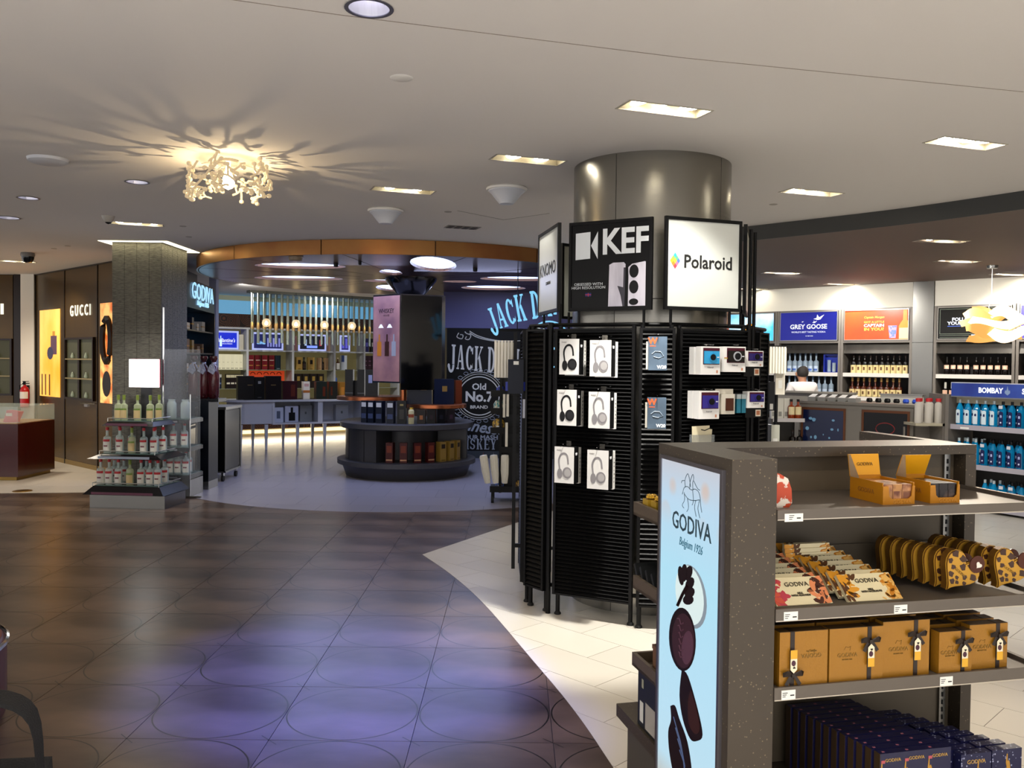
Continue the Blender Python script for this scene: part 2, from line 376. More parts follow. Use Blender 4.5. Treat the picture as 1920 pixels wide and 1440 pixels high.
def strip(b, a, c, wd, z0, z1):
    d = Vector((c[0]-a[0], c[1]-a[1])).normalized(); n = Vector((-d.y, d.x))*wd/2
    b.pz([(a[0]-n.x, a[1]-n.y), (c[0]-n.x, c[1]-n.y), (c[0]+n.x, c[1]+n.y), (a[0]+n.x, a[1]+n.y)], z0, z1)
strip(tb, L3[3], L3[0], .004, CEIL-.0015, CEIL+.001); strip(tb, L3[0], L3[1], .004, CEIL-.0015, CEIL+.001); strip(tb, L3[1], L3[2], .004, CEIL-.0015, CEIL+.001)
tb.out('trim_2', mat('joint', '#8d8379', .8), kind='structure')
tb = B()
for a, c in (((858, 395), (944, 412)), ((944, 412), (1030, 400))):
    strip(tb, PZ(*a, CEIL), PZ(*c, CEIL), .006, CEIL-.0015, CEIL+.001)
tb.out('trim_3', mat('joint2', '#77726b', .8), kind='structure')
# recessed lamp fixtures
LAMP = mat('lamp_glow', '#fff6e2', .4, emit=34); LAMPD = mat('lamp_rim', '#b9a574', .35, .5); HOUS = mat('lamp_housing', '#958d78', .5)
def fixture(px, py, k, z, ang, label):
    p = PZ(px, py, z); M0 = FR(p.x, p.y, z, ang); t = T('recessed_spotlight', M0, label, 'ceiling light', 'recessed ceiling spotlights')
    w, d = .238, .073
    b = B().box(-w, w, -d, d, .11, .118); b.box(-w, -w+.002, -d, d, 0, .11).box(w-.002, w, -d, d, 0, .11).box(-w, w, -d, -d+.002, 0, .11).box(-w, w, d-.002, d, 0, .11)
    b.out('housing', HOUS, t)
    b = B()
    for x0, x1, y0, y1 in ((-w-.012, w+.012, -d-.012, -d), (-w-.012, w+.012, d, d+.012), (-w-.012, -w, -d, d), (w, w+.012, -d, d)): b.box(x0, x1, y0, y1, -.003, -.0002)
    b.out('trim_frame', mat('lamp_frame', '#b5afa2', .4, .3), t)
    for i in range(k):
        x = (i-(k-1)/2)*(.15 if k == 3 else .2); rx = random.uniform(-.35, .35); ry = random.uniform(-.3, .3)
        h = B(); h.m = Matrix.Translation((x, 0, .055)) @ Matrix.Rotation(rx, 4, 'X') @ Matrix.Rotation(ry, 4, 'Y')
        h.lathe([(.052, -.03), (.055, .02), (.03, .045), (0, .046)], 4 if i % 2 else 16); lh = h.out('lamp_head', LAMPD, t, smooth=False)
        g = B(); g.m = h.m.copy(); g.lathe([(0, -.034), (.058, -.032), (.058, -.029)], 16); g.out('lens', LAMP, lh)
DESC = ['large three-lamp recessed spotlight above the black display kiosk', 'two-lamp recessed spotlight left of the round steel column', 'two-lamp recessed spotlight left of the first frosted ceiling dome', 'three-lamp recessed spotlight glaring at the upper right of the white ceiling', 'small glaring recessed spotlight right of the round steel column', 'three-lamp recessed spotlight in front of the textured stone pillar', 'two-lamp recessed spotlight at the far left beside the dark dome camera']
for (px, py, k), s in zip(FIX, DESC): fixture(px, py, k, CEIL, 20, s)
DESC = ['foremost recessed spotlight in the brown lowered ceiling', 'recessed spotlight in the brown ceiling just behind the foremost one', 'left recessed spotlight in the brown ceiling right of the kiosk', 'recessed spotlight in the brown ceiling above the red board', 'recessed spotlight in the brown ceiling at the right edge by the pendant cord', 'faint recessed spotlight in the brown ceiling above the sky blue board']
for (px, py, k), s in zip(FIXS, DESC): fixture(px, py, k, 2.81, 8, s)
REFL = mat('reflector', '#c8c8cc', .3, .5, bump=(40, .6, (1, 1, .05)))
for (px, py, r), s in zip(DL, ['large round silver downlight at the top edge of the photo', 'round silver downlight left of the coral-shaped lamp', 'round silver downlight at the left beyond the flush plate', 'round downlight cut by the left edge of the photo']):
    if not r: continue
    p = PZ(px, py, CEIL); t = T('downlight', FR(p.x, p.y, CEIL), s, 'downlight', 'round downlights')
    B().lathe([(r, 0), (r+.012, -.004), (r-.004, -.004), (r-.004, 0)], 28, cap=False).out('rim', mat('rim_grey', '#6a6a74', .4, .6), t, smooth=True)
    B().lathe([(r-.002, 0), (r*.86, .05), (r*.5, .11), (0, .12)], 28, cap=False).out('reflector', REFL, t, smooth=True)
    B().lathe([(0, .05), (.016, .06), (.018, .1)], 12).out('bulb', mat('dim_bulb', '#e8e4ff', .3, emit=14), t, smooth=True)
def disc_thing(px, py, prof, name, label, cat, m, z=CEIL, seg=24, parts=(), group=None):
    p = PZ(px, py, z); o = B().lathe(prof, seg).out(name, m, None, smooth=True, m=FR(p.x, p.y, z), label=label, cat=cat, group=group)
    for n, pr, mm in parts: B().lathe(pr, seg).out(n, mm, o, smooth=True)
    return o
FROST = mat('frosted_dome', '#c9cdd6', .35)
for px, py, s in ((723, 393, 'frosted bowl-shaped ceiling dome left of the vent'), (950, 352, 'larger frosted bowl-shaped ceiling dome beside the round steel column')):
    disc_thing(px, py, [(.02, -.13), (.055, -.125), (.085, -.09), (.12, -.045), (.14, -.03), (.14, -.02)], 'ceiling_dome', s, 'ceiling dome', FROST, parts=[('mounting_ring', [(.155, -.022), (.16, -.008), (.15, 0)], PLATE)])
disc_thing(753, 146, [(0, -.004), (.05, -.004), (.056, 0)], 'ceiling_cover', 'small round flush cover plate alone in the middle of the ceiling', 'cover plate', PLATE)
disc_thing(90, 298, [(0, -.03), (.10, -.03), (.125, -.018), (.13, 0)], 'ceiling_speaker', 'flat round white ceiling speaker at the upper left', 'speaker', mat('speaker_white', '#c4c6cc', .5))
for i, (px, py, s) in enumerate(((343, 424, 'tiny sprinkler cover above the pillar'), (354, 444, 'sprinkler cover nearest the copper canopy'), (127, 461, 'small round cover left of the pillar'), (101, 466, 'smallest cover beside the dark dome camera'), (1450, 383, 'small cover left of the grey fascia'), (840, 397, 'small cover left of the ceiling seam'))):
    disc_thing(px, py, [(0, -.004), (.03, -.004), (.035, 0)], 'sprinkler_cover', s, 'sprinkler cover', mat('cover_grey', '#a19c94', .5), seg=14)
disc_thing(203, 405, [(0, -.07), (.03, -.06), (.05, -.03), (.06, 0)], 'smoke_detector', 'small smoke detector left of the pillar spotlight', 'detector', mat('detector', '#a9a59e', .5), parts=[('lens', [(0, -.078), (.02, -.07), (.03, -.06)], BLACK)])
disc_thing(52, 474, [(0, -.13), (.05, -.12), (.072, -.08), (.075, -.05)], 'dome_camera', 'dark glass dome security camera at the far left', 'security camera', mat('dark_dome', '#101418', .08), parts=[('camera_base', [(.078, -.05), (.085, -.03), (.08, 0)], mat('cam_base', '#6f6c68', .4))])
p = PZ(867, 426, CEIL); t = T('air_vent', FR(p.x, p.y, CEIL, 20), 'small slotted air vent behind the two ceiling domes', 'air vent')
bx('vent_frame', mat('vent', '#8e8a84', .5), t, -.17, .17, -.09, .09, -.004, 0)
for i in range(4): bx('slat', mat('vent_dark', '#4a4744', .5), t, -.15+i*.08, -.10+i*.08, -.07, .07, -.008, -.004)
# coral lamp
p = PZ(428, 300, CEIL); p = Vector((p.x, p.y, 0)); t = T('coral_ceiling_lamp', FR(p.x, p.y, CEIL), 'glowing ceiling lamp in a shade of branching white coral shapes', 'ceiling lamp')
CORAL = mat('coral_white', '#f3e6cf', .4, emit=.25, ecol='#ffdba4')
B().lathe([(.0, -.02), (.06, -.018), (.06, 0)], 16).out('ceiling_plate', CORAL, t)
g = B().lathe([(0, -.20), (.03, -.185), (.042, -.15), (.03, -.11), (.015, -.06), (.012, -.02)], 14).out('bulb', mat('warm_bulb', '#ffe2a8', .3, emit=22), t, smooth=True)
rnd = random.Random(5); b = B()
def branch(a, z, da, dz, n, r=.24):
    P = []
    for k in range(n):
        P.append((r*cos(a), r*sin(a), z)); a += da+rnd.uniform(-.04, .04); z += dz+rnd.uniform(-.012, .012)
        if k in (1, 3) and n > 3: branch(a, z, da*rnd.choice((-.3, .9)), rnd.choice((-1, 1))*abs(dz+.018), n-2, r+rnd.uniform(-.01, .02))
    b.tube(P, [.0075]*(n-1)+[.008], 5)
    q = P[-1]; b.m = Matrix.Translation(q); b.lathe([(0, -.016), (.013, -.01), (.016, 0), (.013, .01), (0, .016)], 7); b.m = Matrix()
for i in range(46):
    a = i/46*2*pi; branch(a, -.03-rnd.random()*.21, rnd.choice((-1, 1))*.080, rnd.uniform(-.022, .014), 5, .25+rnd.uniform(-.02, .02))
b.out('coral_shade', CORAL, t, smooth=True)
pb = B()
for i in range(3):
    a = i*2.1; pb.tube([(.05*cos(a), .05*sin(a), -.012), (.225*cos(a), .225*sin(a), -.07)], .003, 5)
pb.out('spider_arm', CORAL, t)
light('POINT', 'coral_glow', (p.x, p.y, CEIL-.212), 10, (1, .74, .42), size=.006)
# walls behind and around the camera side, far right and back
WP = mat('wall_paint', '#cfcabf', .8)
BF = FR(-6.0, 17.2, 0, 36)
def bxm(name, mt, M, *q, **k): return O(name, B().box(*q).mesh(name, mt), None, M, **k)
bxm('wall_back', mat('back_wall_ochre', '#b5a987', .7), BF, -2, 7, .62, .8, 0, 2.95, kind='structure')
B().pz([(-13, 14.05), (-7.95, 14.05), (-7.95, 14.15), (-13, 14.15)], 0, 2.95).out('wall_left', mat('bronze_wall', '#2a1a0c', .25, .2), kind='structure')
B().pz([(-6.9, 13.3), (-6.8, 13.3), (-6.8, 18), (-6.9, 18)], 0, 2.95).out('wall_left', WP_ if False else mat('wall_paint', '#cfcabf', .8), kind='structure')
bx('wall_right', mat('wall_paint', '#cfcabf', .8), None, 8.4, 8.6, -2, 11, 0, 2.95, kind='structure')
bxm('trim_4', scroll_mat(), BF, -1.6, 6, .36, .619, .16, .60, kind='structure')
bxm('trim_5', MATS['scroll_wallpaper'], BF, -1.6, 6, .40, .619, 2.25, 2.56, kind='structure')
bxm('trim_6', mat('cove_blue', '#8ec6e6', .6, emit=.35, ecol='#6fb4e0'), BF, -1.6, 6, .45, .619, 2.56, 2.84, kind='structure')
bxm('trim_7', mat('cove_warm', '#ffe9bd', .6, emit=1.1, ecol='#ffe3ac'), BF, -1.6, 6, .55, .619, .05, .12, kind='structure')
# round steel column
t = T('steel_column', FR(.95, 6.0), 'thick round brushed steel column rising from inside the black kiosk to the ceiling', 'column')
wm = mat('column_steel', '#8a877f', .26, .95, bump=(30, .05, (.02, .02, 1)))
for k, (a0, a1) in enumerate(((176, 236), (236.4, 317), (317.4, 356), (356.4, 535.6))):
    B().lathe([(.535, 2.02), (.535, CEIL)], max(8, int((a1-a0)/4)), a0=radians(a0), a1=radians(a1)).out('cladding_panel', wm, t, smooth=True)
    B().lathe([(.535, 0), (.535, 2.015)], max(8, int((a1-a0)/4)), a0=radians(a0), a1=radians(a1)).out('cladding_panel', wm, t, smooth=True)
B().lathe([(.528, 0), (.528, CEIL)], 40).out('core', BLACK, t, smooth=True)
# textured stone pillar
STONE = mat('rough_stone', '#4c4a44', .75, noise=('#6f6c62', 18, .3, .7, (1, 1, 5)), bump=(55, .9, (.5, .5, 2.2)), objrand=.06)
t = T('stone_pillar', FR(-4.345, 10.4), 'square pillar clad in rippled grey stone panels lit from above', 'pillar')
x0, x1, y0, y1 = -.285, .285, -.40, .40
bx('core', BLACK, t, x0+.012, x1-.012, y0+.012, y1-.012, .01, CEIL-.002)
nz = [0.12, .95, 1.9, CEIL-.004]
for k in range(3):
    for i in range(4):
        a = x0+(x1-x0)*i/4; bx('stone_panel', STONE, t, a+.0015, a+(x1-x0)/4-.0015, y0, y0+.012, nz[k]+.002, nz[k+1]-.001)
    for i in range(5):
        a = y0+.013+(y1-y0-.026)*i/5; bx('stone_panel', STONE, t, x1-.012, x1, a+.0015, a+(y1-y0-.026)/5-.0015, nz[k]+.002, nz[k+1]-.001)
bx('plinth', mat('plinth_steel', '#6c6a66', .25, .9), t, x0-.004, x1+.004, y0-.004, y1+.004, 0, .12)
b = B(); e = .11
for q in ((x0-e, x1+e, y0-e, y0-.03), (x0-e, x1+e, y1+.03, y1+e), (x0-e, x0-.03, y0-.03, y1+.03), (x1+.03, x1+e, y0-.03, y1+.03)): b.box(*q, CEIL-.004, CEIL-.001)
b.out('cove_light', mat('pillar_glow', '#fff2c4', .5, emit=5), t)
# copper canopy
t = T('copper_canopy', FR(CX, CY), 'large round copper-clad ceiling canopy with glowing oval light panels', 'canopy')
R = 2.85; HB = 2.785
CF = mat('canopy_copper', '#97603c', .34, .85, noise=('#a87845', 1.2, .4, .6)); CB = mat('canopy_bronze', '#6e5040', .30, .88, bump=(30, .04, (1, .03, 1)))
n = 14
for i in range(n):
    a0, a1 = 2*pi*i/n+.002, 2*pi*(i+1)/n-.002
    B().lathe([(R-.02, HB), (R, HB), (R, CEIL-.003), (R-.02, CEIL-.003)], 10, a0=a0, a1=a1).out('fascia_panel', CF, t, smooth=True)
ov = []
for px, py, wpx, hpx in ((563, 499, 165, 10), (560, 522, 160, 8), (813, 496, 83, 27), (718, 527, 72, 5), (733, 511, 40, 10), (862, 528, 64, 4), (970, 523, 140, 8), (925, 540, 120, 8), (735, 541, 55, 12)):
    p = PZ(px, py, HB); q1 = PZ(px-wpx/2, py, HB); q2 = PZ(px+wpx/2, py, HB); q3 = PZ(px, py-hpx/2, HB); q4 = PZ(px, py+hpx/2, HB)
    ov.append((p.x-CX, p.y-CY, (q2-q1).length/2, max(.08, (q3-q4).length/2)))
soff = B().lathe([(0, HB+.0), (R-.005, HB)], 48); soff.v = soff.v; 
sof = B().cyl(0, 0, HB, CEIL-.004, R-.03, 64).mesh('soffit_panel', CB)
cut = B()
for x, y, rx, ry in ov: cut.pz(ell(x, y, rx, ry, 28), HB-.05, HB+.06)
O('soffit', boolcut(sof, cut.mesh('c', CB)), t)
OVM = mat('canopy_glow', '#d5e2ff', .5, emit=2.6, ecol='#b9ceff')
for x, y, rx, ry in ov: B().pz(ell(x, y, rx-.004, ry-.004, 28), HB+.035, HB+.05).out('oval_light', OVM, t)
j = B()
for a in (20, 62, 105, 150): 
    ca, sa = cos(radians(a)), sin(radians(a)); 
for k in range(7):
    a = radians(-30+k*28); strip(j, (cos(a)*.7, sin(a)*.7), (cos(a)*(R-.03), sin(a)*(R-.03)), .008, HB-.0012, HB); a += pi; strip(j, (cos(a)*.7, sin(a)*.7), (cos(a)*(R-.03), sin(a)*(R-.03)), .008, HB-.0012, HB)
j.out('panel_joint', BLACK, t)
for px, py, r in ((555, 482, .085), (630, 494, .03), (891, 503, .03), (675, 490, .02)):
    p = PZ(px, py, HB); B().lathe([(0, -.045), (r*.9, -.04), (r, 0)], 16).out('detector', mat('bronze_white', '#85735f', .4) if r > .05 else BLACK, t, smooth=True, loc=(p.x-CX, p.y-CY, HB))
# ================================================================ BLACK KIOSK AROUND THE COLUMN
KC = (.98, 6.0)
SL = {}
def slat_panel(a, b, pitch, label, z0=.14, z1=1.82, frame=.018, feet=()):
    L = hypot(b[0]-a[0], b[1]-a[1]); ang = math.degrees(atan2(b[1]-a[1], b[0]-a[0]))
    t = T('slatwall_panel', FR(a[0], a[1], 0, ang), label, 'display panel', 'black slatted panels of the kiosk')
    key = (round(L, 3), pitch)
    n = int((z1-z0-.02)/pitch)
    s = B().add([(frame, -.002, 0), (L-frame, -.002, 0), (L-frame, -.016, pitch*.30), (frame, -.016, pitch*.30), (frame, -.002, pitch*.80), (L-frame, -.002, pitch*.80), (L-frame, .006, pitch), (frame, .006, pitch), (frame, .006, 0), (L-frame, .006, 0)],
                [(0, 1, 2, 3), (3, 2, 5, 4), (4, 5, 6, 7), (7, 6, 9, 8), (8, 9, 1, 0), (0, 3, 4, 7, 8), (1, 9, 6, 5, 2)]).mesh('slat', mat('slat_black', '#09090a', .5, spec=.22))
    for i in range(n): O('slat', s, t, loc=(0, 0, z0+.01+i*pitch))
    B().box(0, frame, -.018, .012, z0, z1).box(L-frame, L, -.018, .012, z0, z1).box(frame, L-frame, -.018, .012, z1-.012, z1).box(frame, L-frame, -.012, .012, z0-.002, z0+.01).box(frame, L-frame, .008, .012, z0, z1).out('panel_frame', BLACK, t)
    for x in (.02, L-.02):
        B().cyl(x, .03, .02, z1+.02, .014, 10).out('post', BLACK, t, smooth=True)
        B().lathe([(.016, 0), (.022, .004), (.022, .012), (.014, .022)], 12, x, .03).out('foot', RUBBER, t, smooth=True)
    return t, L, ang
PN = {}
for k, a, b, p, s in (('N1', (.102, 5.671), (.223, 5.516), .03, 'narrow slatted black panel at the left corner of the kiosk'),
                      ('M1', (.275, 5.462), (.745, 5.225), .0235, 'wide slatted black panel of the kiosk carrying the headphone boxes'),
                      ('N2', (.762, 5.185), (.972, 5.165), .03, 'narrow slatted black panel of the kiosk between headphones and cameras'),
                      ('M2', (1.0, 5.205), (1.47, 5.385), .0235, 'wide slatted black panel of the kiosk carrying the instant cameras'),
                      ('N3', (1.61, 5.69), (1.715, 5.83), .03, 'narrow slatted black panel at the far right edge of the kiosk'),
                      ('M0', (.075, 6.30), (.085, 5.74), .0235, 'slatted black panel on the hidden left side of the kiosk')):
    PN[k] = slat_panel(a, b, p, s)
t = T('kiosk_frame', FR(0, 0), 'black tube frame joining the slatted kiosk panels around the steel column', 'frame')
ring = [(.15, 6.25), (.12, 5.72), (.26, 5.52), (.72, 5.28), (.98, 5.25), (1.45, 5.44), (1.62, 5.74), (1.72, 5.9), (1.72, 6.5), (1.3, 6.85), (.6, 6.85), (.3, 6.6)]
for z in (1.845, .18): B().tube([(x, y, z) for x, y in ring], .013, 8, closed=True).out('ring_tube', BLACK, t, smooth=True)
for x, y in ((1.56, 5.62), (1.50, 5.50), (1.72, 6.5), (1.3, 6.85), (.6, 6.85), (.3, 6.6), (.245, 5.50)): B().cyl(x, y, 0, 1.86, .016, 10).out('post', BLACK, t, smooth=True)
for x, y in ((1.56, 5.60), (1.50, 5.48)): B().cyl(x, y, 1.86, 2.46, .012, 10).out('post', BLACK, t, smooth=True)
t = T('side_rail', FR(.02, 5.80), 'tall flat black upright bar standing off the left side of the kiosk', 'rail')
bx('rail', BLACK, t, -.012, .012, -.03, .03, .22, 1.81); bx('bracket', BLACK, t, .012, .085, -.012, .012, .36, .385); bx('bracket', BLACK, t, .012, .085, -.012, .012, 1.5, 1.525)
def sign(a, b, z0, z1, face, label, back=None, posts=True, th=.022):
    L = hypot(b[0]-a[0], b[1]-a[1]); t = T('header_sign', FR(a[0], a[1], 0, math.degrees(atan2(b[1]-a[1], b[0]-a[0]))), label, 'sign', 'square signs on top of the kiosk')
    B().box(0, L, -th, 0, z0, z0+.02).box(0, L, -th, 0, z1-.02, z1).box(0, .018, -th, 0, z0+.02, z1-.02).box(L-.018, L, -th, 0, z0+.02, z1-.02).out('sign_frame', BLACK, t)
    bx('sign_face', face, t, .018, L-.018, -th+.006, -.004, z0+.02, z1-.02)
    for x in (.06, L-.06): B().cyl(x, .012, 1.84, z0+.05, .009, 8).out('sign_post', BLACK, t, smooth=True)
    return t, L
F0 = -.0175
WS = mat('sign_white', '#bfc0b4', .28); LS = mat('sign_white_lit', '#c4c7c2', .3)
t, L = sign((.36, 5.475), (.84, 5.20), 1.93, 2.485, mat('sign_black', '#050506', .3, spec=.25), 'black square sign with large white letters KEF above the headphone boxes')
b = B().py([(.045, 2.25), (.145, 2.255), (.145, 2.42), (.045, 2.415)], F0, F0+.001).py([(.150, 2.335), (.196, 2.42), (.196, 2.25)], F0, F0+.001).out('logo', mat('sign_letters', '#d9dee2', .4), t)
txt('KEF', .215, MATS['sign_letters'], t, .375, F0, 2.345, sx=.88, bold=.006)
txt('OBSESSED WITH\nHIGH RESOLUTION', .024, MATS['sign_letters'], t, .135, F0, 2.085, sx=1.1)
B().box(.115, .155, F0, F0+.001, 2.02, 2.042).out('flag', flat('#27306a'), t)
B().box(.115, .155, F0-.0006, F0, 2.029, 2.033).box(.133, .137, F0-.0006, F0, 2.02, 2.042).out('flag_cross', flat('#c8354a'), t)
sp = mat('speaker_silver', '#8f8a98', .3, .5, noise=('#d8d4de', 3, .35, .65, (3, 1, .4)))
B().py([(.27, 1.955), (.275, 2.21), (.30, 2.222), (.37, 2.222), (.382, 2.21), (.378, 2.05), (.37, 1.955)], F0, F0+.001).out('speaker_picture', sp, t)
B().py([(.33, 2.08), (.352, 2.02), (.365, 1.955), (.378, 1.955), (.383, 2.19), (.37, 2.19), (.368, 2.07)], F0-.0006, F0).out('speaker_shadow', flat('#3a3840'), t)
B().py([(.40, 1.955), (.402, 2.13), (.40, 2.19), (.425, 2.21), (.505, 2.222), (.512, 2.22), (.512, 1.955)], F0, F0+.001).out('speaker_picture', sp, t)
for z in (2.16, 2.065, 1.975): B().py(ell(.437, z+.005, .030, .040 if z > 2 else .02, 20), F0-.0008, F0).out('driver_cone', flat('#0c0c0e'), t)
t, L = sign((.895, 5.16), (1.396, 5.345), 1.93, 2.485, LS, 'white square sign reading Polaroid with a rainbow diamond, above the cameras')
for i, (c1, (dx, dz)) in enumerate(zip(('#e8384f', '#f0812f', '#f2c32c', '#6fb83f', '#2aa8c9', '#3760c8', '#e0507a', '#f5a93a', '#7cc35a'), [(a, c) for a in (-1, 0, 1) for c in (-1, 0, 1)])):
    x, z = .068+(dx+dz)*.0115, 2.222+(dz-dx)*.0165
    B().py([(x-.0112, z), (x, z-.016), (x+.0112, z), (x, z+.016)], F0, F0+.001).out('diamond_tile', flat(('#f5b52e', '#8bc34a', '#33b5d8', '#f08030', '#f2d33a', '#58c07a', '#ea3f4c', '#f06a8a', '#4b6fd0')[i], .5), t)
txt('Polaroid', .112, mat('sign_ink', '#161616', .5), t, .298, F0, 2.218, sx=.91, bold=.0018)
t, L = sign((.192, 6.0), (.30, 5.44), 1.93, 2.485, LS, 'white square sign reading KNOMO seen edge-on at the left of the kiosk')
txt('KNOMO', .12, MATS['sign_ink'], t, .27, F0, 2.22, sx=.98); txt('LONDON', .03, MATS['sign_ink'], t, .29, F0, 2.13)
t, L = sign((.86, 6.78), (.36, 6.35), 1.93, 2.485, WS, 'blank cream back of the rear left kiosk sign')
t, L = sign((1.44, 5.43), (1.60, 5.95), 1.93, 2.485, WS, 'sign on the right side of the kiosk, seen only as its black edge')
# boxes hanging on the panels: local frame of the panel, front towards -y
BW = mat('box_white', '#dddcd8', .4); BK = mat('box_black', '#09090a', .4, spec=.3)
def headphones(t, cx, z, s, y, dark):
    c1 = flat('#111113', .4) if dark else mat('hp_silver', '#858284', .4); c2 = flat('#232326', .4) if dark else mat('hp_light', '#a8a5a4', .4)
    P = [(cx-.026*s, z-.02*s), (cx-.032*s, z+.03*s), (cx-.018*s, z+.062*s), (cx+.006*s, z+.070*s), (cx+.024*s, z+.052*s), (cx+.030*s, z+.01*s)]
    P = smooth(P, 4); q = [(cx+(x-cx)*.72, z+(zz-z)*.84) for x, zz in P]
    B().py(P+q[::-1], y-.0008, y).out('headband', c1, t)
    B().py(ell(cx-.022*s, z-.042*s, .015*s, .027*s, 16), y-.0012, y).out('ear_cup', c1, t)
    B().py(ell(cx+.020*s, z-.036*s, .026*s, .030*s, 18), y-.0018, y).out('ear_cup', c1, t)
    B().py(ell(cx+.022*s, z-.036*s, .018*s, .021*s, 16), y-.0024, y-.0018).out('ear_pad', c2, t)
_hp = {}
def hp_box(panel, xc, z0, z1, wd, dark, label, depth=.07, off=.15, title='M400'):
    t0, L, ang = PN[panel]; M = t0.matrix_world if False else t0.matrix_local
    h = z1-z0; kinds = []
    W = M @ Matrix.Translation((xc-wd/2, -off, z0))
    r = O('headphone_box', B().box(0, wd, -depth, 0, 0, h).mesh('headphone_box', BK), None, W, label, 'box', 'headphone boxes on the kiosk')
    bx('front_face', BW, r, .0005, wd-.0005, -depth-.0012, -depth, .0005, h-.0005); headphones(r, wd*.48, h*.48, 1.15, -depth-.0012, dark)
    txt(title, .014, flat('#8a8480'), r, .03, -depth-.0013, h*.90)
    R = Matrix.Rotation(pi/2, 4, 'Z')
    txt('KEF', .020, flat('#e8e8e8'), r, wd+.0006, -depth*.5, h*.80, rot=R, sx=.8, bold=.001)
    hb = B().tube([(wd/2, -depth-.02, h+.016), (wd/2, off-.01, h+.03)], .0025, 5).out('hook', CHROME, r)
    bx('hang_tab', flat('#55524c'), r, wd*.38, wd*.62, -.003, 0, h, h+.03)
    # the box behind it on the same hook
    r2 = O('headphone_box', bpy.data.meshes.new('x') if False else B().box(.004, wd+.002, .006, .036, -.006, h-.008).mesh('headphone_box', BW), None, W, label.replace('box', 'second box', 1)+', hanging behind it', 'box', 'headphone boxes behind the front ones')
    b = B()
    for k in range(7): b.box(wd+.0025, wd+.0032, .012, .012+.006+.003*(k % 3), h*.15+k*h*.1, h*.15+k*h*.1+.008)
    b.out('spine_print', flat('#5a5a5a'), r2)
rows = ((1.535, 1.750), (1.228, 1.445), (.880, 1.100))
for i, (z0, z1) in enumerate(rows):
    rn = ('top', 'middle', 'bottom')[i]
    hp_box('M1', .185-.012*i, z0, z1, .128, i < 2, 'white box picturing %s headphones, left in the %s row' % ('black' if i < 2 else 'silver', rn))
    hp_box('M1', .385-.004*i, z0-.008-.012*(i == 2), z1-.008, .135, False, 'white box picturing silver headphones, right in the %s row' % rn)
GRY = mat('pack_slate', '#2e3a48', .35, noise=('#56687a', 6, .3, .7))
for i, (z0, z1) in enumerate(((1.568, 1.765), (1.225, 1.408))):
    t0, L, ang = PN['N2']; W = t0.matrix_local @ Matrix.Translation((.045, -.10, z0)); h = z1-z0; wd = .108
    r = O('earphone_pack', B().box(0, wd, -.03, 0, 0, h).mesh('earphone_pack', GRY), None, W, 'slate grey W20 earphone pack on the narrow panel, %s of two' % ('upper', 'lower')[i], 'pack', 'earphone packs on the narrow panel')
    txt('W', .05, flat('#e2582c'), r, .025, -.0306, h-.028, bold=.002); bx('underline', flat('#e2582c'), r, .008, .042, -.0306, -.03, h-.058, h-.053)
    txt('W20', .026, flat('#e9edf0'), r, .078, -.0306, .018, bold=.001)
    c = B(); c.tube([(.02, -.0312, h*.48), (.04, -.0312, h*.56), (.07, -.0312, h*.55), (.09, -.0312, h*.42), (.06, -.0312, h*.36), (.03, -.0312, h*.40)], .002, 4).out('earphone_picture', flat('#8a9aa8'), r)
    bx('side_label', flat('#b8b4a8'), r, -.012, 0, -.02, 0, .005, h-.03)
    B().tube([(wd/2, -.05, h+.012), (wd/2, .09, h+.02)], .0025, 5).out('hook', CHROME, r)
def cam_box(xc, z0, w_, h, camc, label, panel='M2', off=.14, plain=True):
    t0, L, ang = PN[panel]; W = t0.matrix_local @ Matrix.Translation((xc-w_/2, -off, z0)); d = .05
    r = O('camera_box', B().box(0, w_, -d, 0, 0, h).mesh('camera_box', mat('box_bright', '#ecebe8', .35)), None, W, label, 'box', 'instant camera boxes')
    bx('window', flat('#4a1626', .3), r, w_*.12, w_*.96, -d-.0008, -d, h*.36, h*.95)
    cm = flat(camc, .3); y = -d-.0008
    cb = bx('camera_picture', cm, r, w_*.16, w_*.93, y-.006, y, h*.39, h*.84)
    B().py(ell(w_*.58, h*.62, w_*.19, w_*.19, 20), y-.010, y-.006).out('lens_ring', flat('#c9cdd4', .3, .6) if camc == '#191513' else flat(camc, .25), cb)
    B().py(ell(w_*.58, h*.62, w_*.135, w_*.135, 20), y-.013, y-.010).out('lens', flat('#0b0c12', .2), cb)
    bx('flash', flat('#d8dce4', .3), cb, w_*.80, w_*.90, y-.0068, y-.006, h*.60, h*.64)
    txt('Polaroid', .012, flat('#6b6b70'), r, w_*.5, y, h*.26); bx('photo_print', flat('#c98a6a'), r, w_*.80, w_*.88, y, y+.0008, h*.06, h*.16)
    if camc == '#191513':
        for k, c in enumerate(('#e8b62c', '#69b34c', '#d8503c')): bx('rainbow_stripe', flat(c), r, -.0006, w_*.34, y-.0002, -d, h*(.52+.02*k), h*(.535+.02*k))
    B().tube([(w_/2, -d-.03, h+.010), (w_/2, off-.01, h+.022)], .0025, 5).out('hook', CHROME, r)
    return r
cam_box(.100, 1.545, .135, .165, '#2f9fd6', 'white instant camera box with a bright blue camera, top row')
cam_box(.270, 1.562, .150, .150, '#191513', 'white instant camera box with a black camera and rainbow stripe, top row')
cam_box(.440, 1.595, .125, .095, '#2c2360', 'small camera box with a purple camera, top row right', off=.10)
cam_box(.095, 1.285, .14, .165, '#332a86', 'white instant camera box with a violet camera, lower row')
cam_box(.455, 1.345, .125, .100, '#322a78', 'small camera box with a violet camera, lower row right', off=.10)
cam_box(.098, 1.545, .134, .163, '#2f9fd6', 'second blue camera box hanging behind the bright blue one', off=.07)
cam_box(.093, 1.285, .138, .163, '#332a86', 'second violet camera box hanging behind the lower violet one', off=.07)
